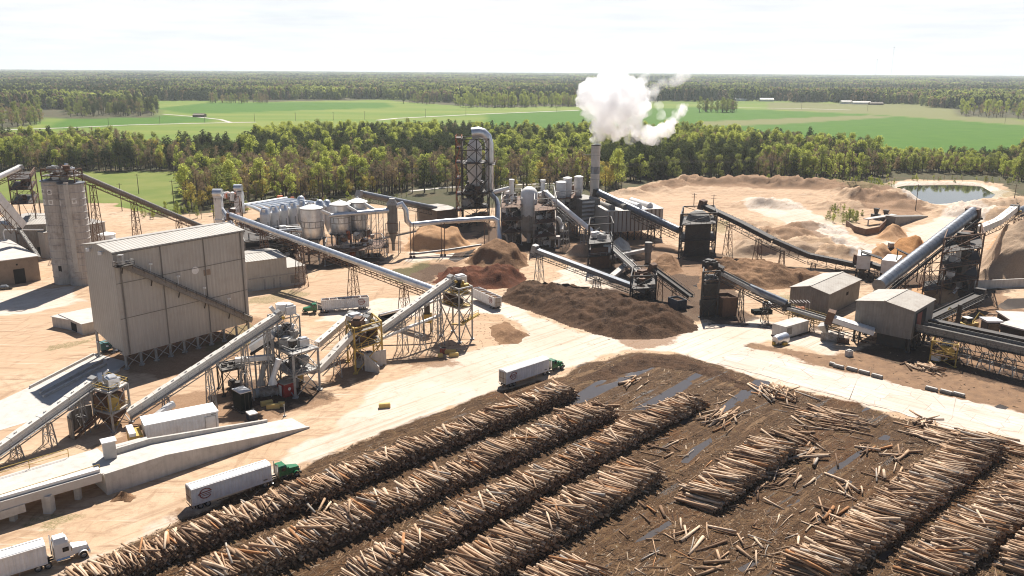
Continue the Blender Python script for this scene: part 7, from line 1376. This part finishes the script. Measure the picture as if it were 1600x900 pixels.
# ================================================================ trucks
def make_truck(name, label, paint, open_top=False, sleeper=False, logo=True, trailer_only=False):
    r = thing(name, label, 'truck' if not trailer_only else 'trailer', (0,0,0), 0, 'chip trucks in the yard', True)
    L_, W, zf, zt = 14.2, 2.6, 1.05, 3.95
    mb = MB(); mb.pbox((0,-W/2,zf), (L_,0,0), (0,W,0), (0,0,zt-zf) if not open_top else (0,0,.2))
    if open_top:
        for y in (-W/2, W/2-.08): mb.pbox((0,y,zf), (L_,0,0), (0,.08,0), (0,0,zt-zf))
        for x in (0, L_-.08): mb.pbox((x,-W/2+.09,zf), (.08,0,0), (0,W-.18,0), (0,0,zt-zf))
    tb = part(mb, 'trailer_body', M['trailer'], r)
    mb = MB(); [mb.pbox((x,y,zf), (.07,0,0), (0,.04,0), (0,0,zt-zf)) for x in np.arange(.1, L_, .62) for y in (-W/2-.045, W/2+.005)]; mb.beam((0,-W/2-.03,zt), (L_,-W/2-.03,zt), .14); mb.beam((0,W/2+.03,zt), (L_,W/2+.03,zt), .14); mb.beam((0,-W/2-.03,zf), (L_,-W/2-.03,zf), .12); mb.beam((0,W/2+.03,zf), (L_,W/2+.03,zf), .12); part(mb, 'side_rib', M['white'], tb)
    if open_top:
        mb = MB(); [mb.beam((x,-W/2,zt+.02), (x,W/2,zt+.02), .12) for x in (2.4,4.7,7.1,9.5,11.8)]; part(mb, 'top_bow', M['white'], r); mb = MB(); rd = random.Random(3)
        nx = 26; vs_ = [(.12+(L_-.24)*i/nx, -W/2+.1+(W-.2)*j/5, zt-.75+.45*math.sin(math.pi*j/5)+rd.uniform(-.12,.25)) for i in range(nx+1) for j in range(6)]; mb.add(vs_, [(i*6+j, (i+1)*6+j, (i+1)*6+j+1, i*6+j+1) for i in range(nx) for j in range(5)]); part(mb, 'chip_load', M['dirtp'], r)
    else:
        n = 8; prof = [(-W/2-.02, zt+.02)]+[(-W/2*math.cos(math.pi*k/n), zt+.05+.32*math.sin(math.pi*k/n)) for k in range(n+1)]+[(W/2+.02, zt+.02)]; mb = MB(); mb.extr(prof, .02, L_-.02); tp = part(mb, 'tarp', M['tarp'], r)
        mb = MB(); mb.beam((.1,.35,zt+.38), (L_-.1,.35,zt+.38), .09); [mb.beam((x,-W/2,zt+.12), (x,W/2,zt+.12), .05) for x in ()]; mb.beam((9.2,-.9,zt+.34), (10.2,.8,zt+.38), .06); part(mb, 'tarp_rod', M['steel'], tp)
    mb = MB(); mb.pbox((-.06,-W/2+.1,zf+.1), (.06,0,0), (0,W-.2,0), (0,0,zt-zf-.2)); rdoor = part(mb, 'rear_door', M['shedr'], r); mb = MB(); [mb.pbox((-.1,y,zf+.15), (.05,0,0), (0,.07,0), (0,0,zt-zf-.3)) for y in (-.5,0,.5)]; mb.pbox((-.11,-W/2+.2,zf+1.2), (.05,0,0), (0,W-.4,0), (0,0,.1)); part(mb, 'door_bar', M['rust'], rdoor)
    mb = MB(); mb.pbox((.1,-.5,.75), (L_-.5,0,0), (0,.14,0), (0,0,.3)); mb.pbox((.1,.36,.75), (L_-.5,0,0), (0,.14,0), (0,0,.3)); mb.pbox((.0,-W/2+.1,.45), (.1,0,0), (0,W-.2,0), (0,0,.12)); part(mb, 'chassis', M['dark'], r)
    mb = MB(); [mb.pbox((x,y,.05), (.14,0,0), (0,.14,0), (0,0,1.0)) for x in (10.4,) for y in (-.8,.66)]; part(mb, 'landing_gear', M['steel'], r)
    for sy in (-1,1):
        mb = MB(); mb.pbox((.55,sy*.75,.3), (.05,0,0), (0,.5*sy,0), (0,0,.75)); part(mb, 'mudflap', M['rubber'], r); mb = MB(); mb.pbox((-.13,sy*.95,.72), (.06,0,0), (0,.22*sy,0), (0,0,.16)); part(mb, 'tail_light', M['maroon'], r)
    mb = MB(); mb.pbox((4.2,-W/2+.05,.5), (5.2,0,0), (0,.06,0), (0,0,.08)); mb.pbox((4.2,W/2-.1,.5), (5.2,0,0), (0,.06,0), (0,0,.08)); part(mb, 'side_guard', M['chrome'], r)
    def wheel(x, y, rr=.52, w_=.5):
        mb = MB(); mb.tube((x,y-w_/2,rr), (x,y+w_/2,rr), rr, 18); t = part(mb, 'wheel', M['rubber'], r, True); sg = 1 if y > 0 else -1; mb = MB(); mb.path([(x,y+sg*(w_/2+.005),rr),(x,y+sg*(w_/2+.02),rr),(x,y+sg*(w_/2-.1),rr)], [rr*.6,rr*.55,rr*.3], 16); part(mb, 'rim', M['rim'], t, True)
    for x in (1.4,2.65): [wheel(x, y) for y in (-1.0,1.0)]
    if logo:
        for sy in (-1,1):
            y = sy*(W/2+.06); cx, cz = 2.35, (zf+zt)/2+.15; mb = MB(); R_0, R_1 = .95, .78
            for k in range(22):
                a0 = .35+k*.255; a1 = a0+.26
                if a1 > 5.75: break
                p = [(cx+math.cos(a_)*R_*1.15, y, cz+math.sin(a_)*R_) for a_, R_ in ((a0,R_0),(a1,R_0),(a1,R_1),(a0,R_1))]; o = len(mb.v); mb.pbox(p[3], V(p[2])-V(p[3]), V(p[0])-V(p[3]), (0,.02*sy,0))
            mb.pbox((cx-.95,y,cz+.12), (2.0,0,.1), (0,.02*sy,0), (0,0,.17)); mb.pbox((cx-.9,y,cz-.16), (1.9,0,.05), (0,.02*sy,0), (0,0,.12)); mb.pbox((cx-.6,y,cz-.42), (1.4,0,.02), (0,.02*sy,0), (0,0,.1)); mb.pbox((cx-1.3,y,cz-.1), (.35,0,.2), (0,.02*sy,0), (0,0,.2)); part(mb, 'emblem', M['maroon'], r)
        mb = MB(); mb.pbox((12.6,-W/2-.07,zf+.35), (.75,0,0), (0,.02,0), (0,0,.25)); part(mb, 'number_plate', M['shedw'], r)
    if trailer_only: return r
    P_ = M[paint]; X0 = 12.3
    mb = MB(); mb.pbox((X0,-.45,.78), (7.6,0,0), (0,.12,0), (0,0,.26)); mb.pbox((X0,.33,.78), (7.6,0,0), (0,.12,0), (0,0,.26)); mb.pbox((X0+.3,-.5,1.05), (1.6,0,0), (0,1.0,0), (0,0,.08)); part(mb, 'frame_rail', M['dark'], r)
    for x in (X0+.6, X0+1.9): [wheel(x, y) for y in (-1.0,1.0)]
    [wheel(X0+6.7, y, .53, .34) for y in (-1.08,1.08)]
    cx0, cx1 = (X0+2.95, X0+5.35) if sleeper else (X0+3.5, X0+5.25); ht = 3.75 if sleeper else 2.95
    prof = [(-1.12,.95),(1.12,.95),(1.12,ht-.35),(.95,ht),(-.95,ht),(-1.12,ht-.35)]
    mb = MB(); mb.extr(prof, cx0, cx1-.5); v0 = [(cx1-.5,p[0],p[1]) for p in prof]; fr = [(cx1,-1.1,.95),(cx1,1.1,.95),(cx1,1.1,2.1),(cx1-.42,.92,min(ht,2.95)),(cx1-.42,-.92,min(ht,2.95)),(cx1,-1.1,2.1)]; mb.add(v0+fr, [(i,(i+1)%6,6+(i+1)%6,6+i) for i in range(6)]+[(6,7,8,9,10,11)]); cab = part(mb, 'cab', P_, r)
    if sleeper:
        mb = MB(); mb.extr([(-1.0,ht-.02),(1.0,ht-.02),(.75,ht+.42),(-.75,ht+.42)], cx0+.1, cx1-.75); part(mb, 'roof_fairing', P_, cab)
    mb = MB(); mb.add([(cx1+.01,-.98,2.15),(cx1+.01,.98,2.15),(cx1-.38,.84,2.86),(cx1-.38,-.84,2.86)], [(0,1,2,3)]); part(mb, 'windscreen', M['glass'], cab)
    for sy in (-1,1): mb = MB(); mb.pbox((cx1-1.35,sy*1.125,1.95), (.85,0,0), (0,.015*sy,0), (0,0,.72)); part(mb, 'side_window', M['glass'], cab); mb = MB(); mb.beam((cx1-.3,sy*1.15,2.4), (cx1-.2,sy*1.45,2.4), .06); mb.pbox((cx1-.25,sy*1.36,2.0), (.1,0,0), (0,.2*sy,0), (0,0,.7)); part(mb, 'mirror', P_ if paint == 'green' else M['chrome'], cab)
    hx1 = X0+7.45; mb = MB(); a4 = [(cx1-.02,-1.0,1.0),(cx1-.02,1.0,1.0),(cx1-.02,.95,2.12),(cx1-.02,-.95,2.12)]; b4 = [(hx1,-.68,1.0),(hx1,.68,1.0),(hx1,.6,1.78),(hx1,-.6,1.78)]; mb.add(a4+b4, [(3,2,1,0),(4,5,6,7),(0,1,5,4),(1,2,6,5),(2,3,7,6),(3,0,4,7)]); hd = part(mb, 'hood', P_, r)
    mb = MB(); mb.pbox((hx1+.01,-.5,1.02), (.05,0,0), (0,1.0,0), (0,0,.68)); part(mb, 'grille', M['chrome' if paint == 'white' else 'dark'], hd)
    for sy in (-1,1):
        mb = MB(); pts_ = [(X0+6.7+math.cos(t)*.72, .53+math.sin(t)*.72) for t in np.linspace(.15, 3.0, 9)]; [mb.pbox((x0,sy*.8,z0), (x1-x0,0,z1-z0), (0,.5*sy,0), (0,0,.06)) for (x0,z0),(x1,z1) in zip(pts_, pts_[1:])]; part(mb, 'fender', P_, r)
        mb = MB(); mb.box((hx1-.02,sy*.82,1.25), (.22,.3,.26)); part(mb, 'headlight', M['chrome'], r)
        mb = MB(); mb.tube((cx0+.1,sy*1.0,.75), (cx1-.5,sy*1.0,.75), .36, 12); part(mb, 'fuel_tank', M['chrome' if paint == 'white' else 'dark'], r, True)
        mb = MB(); mb.tube((cx0-.22,sy*.85,1.1), (cx0-.22,sy*.85,ht+.5), .1, 8); part(mb, 'exhaust_stack', M['chrome'], r, True)
    mb = MB(); mb.box((hx1+.12,0,.72), (.22,2.4,.42)); part(mb, 'bumper', M['chrome' if paint == 'white' else 'dark'], r)
    mb = MB(); mb.box((cx0-.06,0,1.9), (.08,1.9,1.7)); part(mb, 'cab_guard', M['shedr'], r)
    return r
def place(root, rear, front):
    a, b3 = G(*rear), G(*front); d = b3-a; root.location = (a.x, a.y, 0.02); root.rotation_euler = (0,0,math.atan2(d.y, d.x))
t1 = make_truck('chip_truck', 'green truck with a white emblem trailer on the haul road beside the nearest log row', 'green'); place(t1, (297,795), (462,741))
def dup_tree(root):
    r = root.copy(); COL.objects.link(r)
    for ch in list(root.children):
        c = ch.copy(); COL.objects.link(c); c.parent = r
        for g in list(ch.children): d = g.copy(); COL.objects.link(d); d.parent = c
    LOCALS.add(r.name); return r
t2 = dup_tree(t1); t2['label'] = 'green truck with a white emblem trailer at the far end of the first log row'; place(t2, (785,605), (878,574))
t3 = make_truck('chip_truck', 'green truck with an open topped trailer standing behind the hopper plant', 'green', True); place(t3, (576,482), (476,490))
t4 = make_truck('chip_truck', 'white cab truck with a white trailer in the lower left corner', 'white', False, True, False)
a, b3 = G(297,795), G(462,741); dd = (b3-a).normalized(); fr = G(137,864); az = math.atan2(dd.y, dd.x)-.05; t4.location = (fr.x-math.cos(az)*19.7, fr.y-math.sin(az)*19.7, .02); t4.rotation_euler = (0,0,az)
t5 = make_truck('chip_trailer', 'parked white trailer with two dark roof openings beside the yellow railed tower', 'green', True, False, True, True); place(t5, (778,484), (715,455))
# dark car at the left edge, teal truck under the store
c = G(8,452); root = thing('parked_car', 'dark blue car cut by the left edge near the masonry block', 'car', (c.x,c.y,0), .4, None, True); mb = MB(); mb.extr([(-.9,.35),(.9,.35),(.9,.85),(-.9,.85)], -2.3, 2.3); part(mb, 'body', M['glass'], root); mb = MB(); mb.add([(-1.5,-.85,.86),(1.1,-.85,.86),(1.1,.85,.86),(-1.5,.85,.86),(-1.1,-.7,1.45),(.5,-.7,1.45),(.5,.7,1.45),(-1.1,.7,1.45)], [(0,3,2,1),(4,5,6,7),(0,1,5,4),(1,2,6,5),(2,3,7,6),(3,0,4,7)]); part(mb, 'roof', M['tubed'], root)
for x in (-1.45,1.45):
    for y in (-.8,.8): part(MB().tube((x,y-.12,.34),(x,y+.12,.34), .34, 14), 'wheel', M['rubber'], root, True)
c = G(163,556); mb = MB(); mb.box((c.x,c.y+4,1.9), (5.5,2.4,1.9), .75); root = thing('loader_truck', 'teal machine half hidden in the shade under the beige store', 'machine', (c.x,c.y+4,0)); M['teal'] = surf('teal_paint', (.05,.16,.16), (.04,.12,.12), 1, .5, dirt=(.12,.1,.08)); part(mb, 'body', M['teal'], root); mb = MB(); mb.beam((c.x-1,c.y+3,2.6), (c.x+5,c.y+8,4.2), .8, .5); part(mb, 'arm', M['rust'], root); [part(MB().tube((c.x+x,c.y+4+y-.25,.7),(c.x+x,c.y+4+y+.25,.7), .7, 12), 'wheel', M['rubber'], root, True) for x in (-1.6,1.6) for y in (-1,1)]
# ================================================================ poles, wires, far buildings
def pole(px, py, top, lab, arms=1, grp='utility poles'):
    c = G(px,py); zt = hz(px,py,top); z0 = gz(c.x,c.y)-.3; root = thing('utility_pole', lab, 'utility pole', (c.x,c.y,0), 0, grp); mb = MB(); mb.tube((c.x,c.y,z0),(c.x,c.y,zt), .24, 6, .16); part(mb, 'pole', M['poleW'], root, True); mb = MB()
    for k in range(arms): mb.beam((c.x-1.4,c.y,zt-.6-k*1.5),(c.x+1.4,c.y,zt-.6-k*1.5), .16)
    part(mb, 'crossarm', M['poleW'], root); return V((c.x,c.y,zt-.6))
pw = [pole(191,330,286,'wooden utility pole between the thin tube conveyor and the bright lawn'), pole(217,303,272,'wooden utility pole in the middle of the bright lawn'), pole(272,322,282,'wooden utility pole at the right end of the bright lawn')]
hf = []
for (px, py, top, lab) in ((490,306,254,'tall twin post wooden line tower in front of the woods above the cyclones'),(1321,292,226,'tall twin post wooden line tower in front of the woods above the sandy yard')):
    c = G(px,py); zt = hz(px,py,top); root = thing('line_tower', lab, 'line tower', (c.x,c.y,0), 0, 'twin post line towers'); [part(MB().tube((c.x+x,c.y,-.3),(c.x+x,c.y,zt), .28, 6, .2), 'pole', M['poleW'], root, True) for x in (-2.2,2.2)]; mb = MB(); mb.beam((c.x-5,c.y,zt-2),(c.x+5,c.y,zt-2), .28); mb.beam((c.x-2.2,c.y,zt-3),(c.x+2.2,c.y,zt-8), .16); mb.beam((c.x+2.2,c.y,zt-3),(c.x-2.2,c.y,zt-8), .16); part(mb, 'crossarm', M['poleW'], root); hf.append(V((c.x,c.y,zt-2)))
for (px, py, top, lab) in ((1084,322,302,'small utility pole on the sand left of its neighbour near the screen house'),(1114,330,304,'small utility pole with crossarms on the sand above the screen house'),(1430,330,288,'tall dark pole at the edge of the pond by the loading ramp'),(1583,322,288,'utility pole on the bank at the right end of the pond')): pole(px, py, top, lab, 2)
for i, (px, py) in enumerate(((320,192),(250,194),(170,197),(398,190.5),(462,189),(521,188),(570,187),(665,183.5),(728,181),(870,175),(1252,171),(1355,174),(1570,193))): pole(px, py, py-13, ['distant roadside pole right of the small barn','distant roadside pole left of the small barn','distant roadside pole beside the country road at far left','distant pole at the end of the pale country road','first distant pole in the pale field above the lime trees','second distant pole in the pale field above the lime trees','third distant pole in the pale field above the lime trees','distant pole beside the country road left of the dryer','distant pole beside the country road above the dryer','distant pole beside the country road left of the plume','distant pole beside the bright green field','distant pole near the white farm buildings','distant pole at the far right of the green fields'][i], 1, 'distant roadside poles')
wl = [over(-60,300,266)]+[]
def wire(a, b3, lab, sag=2.5, off=0):
    mb = MB(); n = 10; mb.path([lerp(a, b3, i/n)-Z3*sag*4*(i/n)*(1-i/n) for i in range(n+1)], .05, 4); solo(mb, 'power_line', M['wire'], lab, 'power line', 'power lines in front of the woods')
e0, e1 = over(200,318,264), over(1060,290,252)
for dx in (-4.5,0,4.5): o_ = V((0,dx*.6,dx*.12)); wire(e0+o_, hf[0]+o_, 'thin power line in front of the woods left of the twin post line tower', 3); wire(hf[0]+o_, e1+o_, 'thin power line in front of the woods right of the twin post line tower', 4); wire(e1+o_, hf[1]+o_, 'thin power line in front of the woods behind the chimney', 3); wire(hf[1]+o_, over(1760,300,240)+o_, 'thin power line in front of the woods above the pond', 3)
for (px, py, w_, d_, h_2, lab, wm, rm) in ((301,183,17,12,5,'small dark barn alone in the green field',  'brown','brown'),(1315,162.3,26,14,8,'white farm house, leftmost of the group at the far treeline','white','roof'),(1333,163,42,16,7,'long white farm shed in the middle of the far group','white','roof'),(1360,164,30,15,6,'brown roofed farm house at the right of the far group','brick','brown'),(1188,158.4,34,16,8,'white far shed behind the copse near the plume','white','roof'),(1150,157.8,26,14,7,'smaller white far shed left of the other behind the copse','white','roof')):
    c = G(px,py); gable('farm_building', lab, c, V((w_,0,0)), V((0,d_,0)), -.1, h_2*.6, h_2*.4, wm, rm, 'farm building', .3, 0, 'far farm buildings')
for (px, py, top, lab) in ((1391,127,74,'taller of two thin radio masts on the horizon'),(1367,127,93,'shorter of two thin radio masts on the horizon')):
    c = G(px,py); zt = hz(px,py,top); root = thing('radio_mast', lab, 'radio mast', (c.x,c.y,0), 0, 'radio masts'); mb = MB(); [mb.tube((c.x+1.2*math.cos(k*2.09),c.y+1.2*math.sin(k*2.09),0),(c.x+1.2*math.cos(k*2.09),c.y+1.2*math.sin(k*2.09),zt), .28, 5) for k in range(3)]; part(mb, 'lattice', M['steel'], root); mb = MB(); mb.box((c.x,c.y,zt), (9,3,4)); part(mb, 'antenna', M['steel'], root); mb = MB(); [mb.tube((c.x,c.y,zt*.95),(c.x+math.cos(k*2.09+.5)*zt*.5,c.y+math.sin(k*2.09+.5)*zt*.5,0), .12, 4) for k in range(3)]; part(mb, 'guy_wire', M['wire'], root)
# ================================================================ steam
def vol(name, dens, noise_s=None, lo=.35, hi=.6, aniso=.25):
    m, nt, out = newmat(name); pv = N(nt, 'ShaderNodeVolumePrincipled'); pv.inputs['Color'].default_value = (.995,.995,1,1); pv.inputs['Anisotropy'].default_value = aniso; pv.inputs['Density'].default_value = dens
    if noise_s:
        tc = N(nt, 'ShaderNodeTexCoord').outputs['Object']; nt.links.new(mth(nt, 'MULTIPLY', ramp(nt, noisetex(nt, tc, noise_s, 5, .6), lo, hi), dens), pv.inputs['Density'])
    nt.links.new(pv.outputs[0], out.inputs['Volume']); return m
STK = G(927,362)
def puffs(name, mat, balls, amp, parent=None, vox=.7):
    mb = MB(); rd = random.Random(4); bm = bmesh.new()
    for (px, py, r_, dy) in balls:
        d = ray(px, py); t = (STK.y+dy)/d.y; p = V((d.x*t, d.y*t, CH+d.z*t)); rr = r_*t/F*1.0
        bmesh.ops.create_icosphere(bm, subdivisions=4, radius=rr, matrix=Matrix.Translation(p))
    me = bpy.data.meshes.new(name); bm.to_mesh(me); bm.free(); o = bpy.data.objects.new(name, me); COL.objects.link(o)
    md = o.modifiers.new('r', 'REMESH'); md.mode = 'VOXEL'; md.voxel_size = vox
    dg = bpy.context.evaluated_depsgraph_get(); ev = o.evaluated_get(dg); m2 = bpy.data.meshes.new_from_object(ev); o.modifiers.clear(); o.data = m2
    nn = [v.normal.copy() for v in m2.vertices]
    for v, n in zip(m2.vertices, nn):
        c = v.co; f = 0; s_ = .13; a = 1
        for k in range(4): f += a*(abs(mnoise.noise(c*s_+V((k*7,0,0))))*2-.45); s_ *= 2.1; a *= .55
        v.co = c+n*f*amp
    m2.materials.clear(); m2.materials.append(mat); o.name = name
    if parent: o.parent = parent
    return o
M['steam'] = vol('steam', .34, .12, .33, .58); M['wisp'] = vol('steam_wisp', .13, .16, .33, .6)
main = [(931,223,7,0),(933,217,9,0),(938,211,11,0),(928,150,27,0),(945,137,22,1),(968,138,24,-1),(990,140,22,0),(1006,126,10,0),(935,128,12,2),(960,165,38,0),(985,165,26,2),(925,172,20,0),(945,192,22,0),(968,198,20,0),(1000,150,16,-2),(990,190,16,0),(1004,203,11,0),(1020,209,9,0),(1034,206,8,0),(1045,198,7,0),(940,205,13,0),(1000,204,15,0),(1018,208,13,0),(1034,205,12,0),(1047,197,10,0),(1056,186,9,0),(1063,175,8,0),(1068,166,6,0),(952,212,6,0),(908,152,9,0),(915,140,12,0)]
st = puffs('steam_plume', M['steam'], main, 2.6, None, .6); st['kind'] = 'stuff'; st['label'] = 'dense white steam cloud hanging above the chimney'; st['category'] = 'steam'
puffs('wisp', M['wisp'], [(931,222,5,0),(932,217,7,0),(1020,140,13,0),(1035,131,10,0),(1028,215,11,0),(1062,122,10,0),(1075,119,7,0),(1052,128,9,0),(1012,155,9,0),(1022,152,6,0),(1050,190,9,0),(1056,178,8,0),(1062,168,7,0),(1072,165,5,0),(1034,180,8,0),(1014,222,8,0),(1015,210,14,0),(1040,204,12,0),(1030,165,7,0),(1010,175,9,0),(985,215,12,0)], 1.0, st, .6)
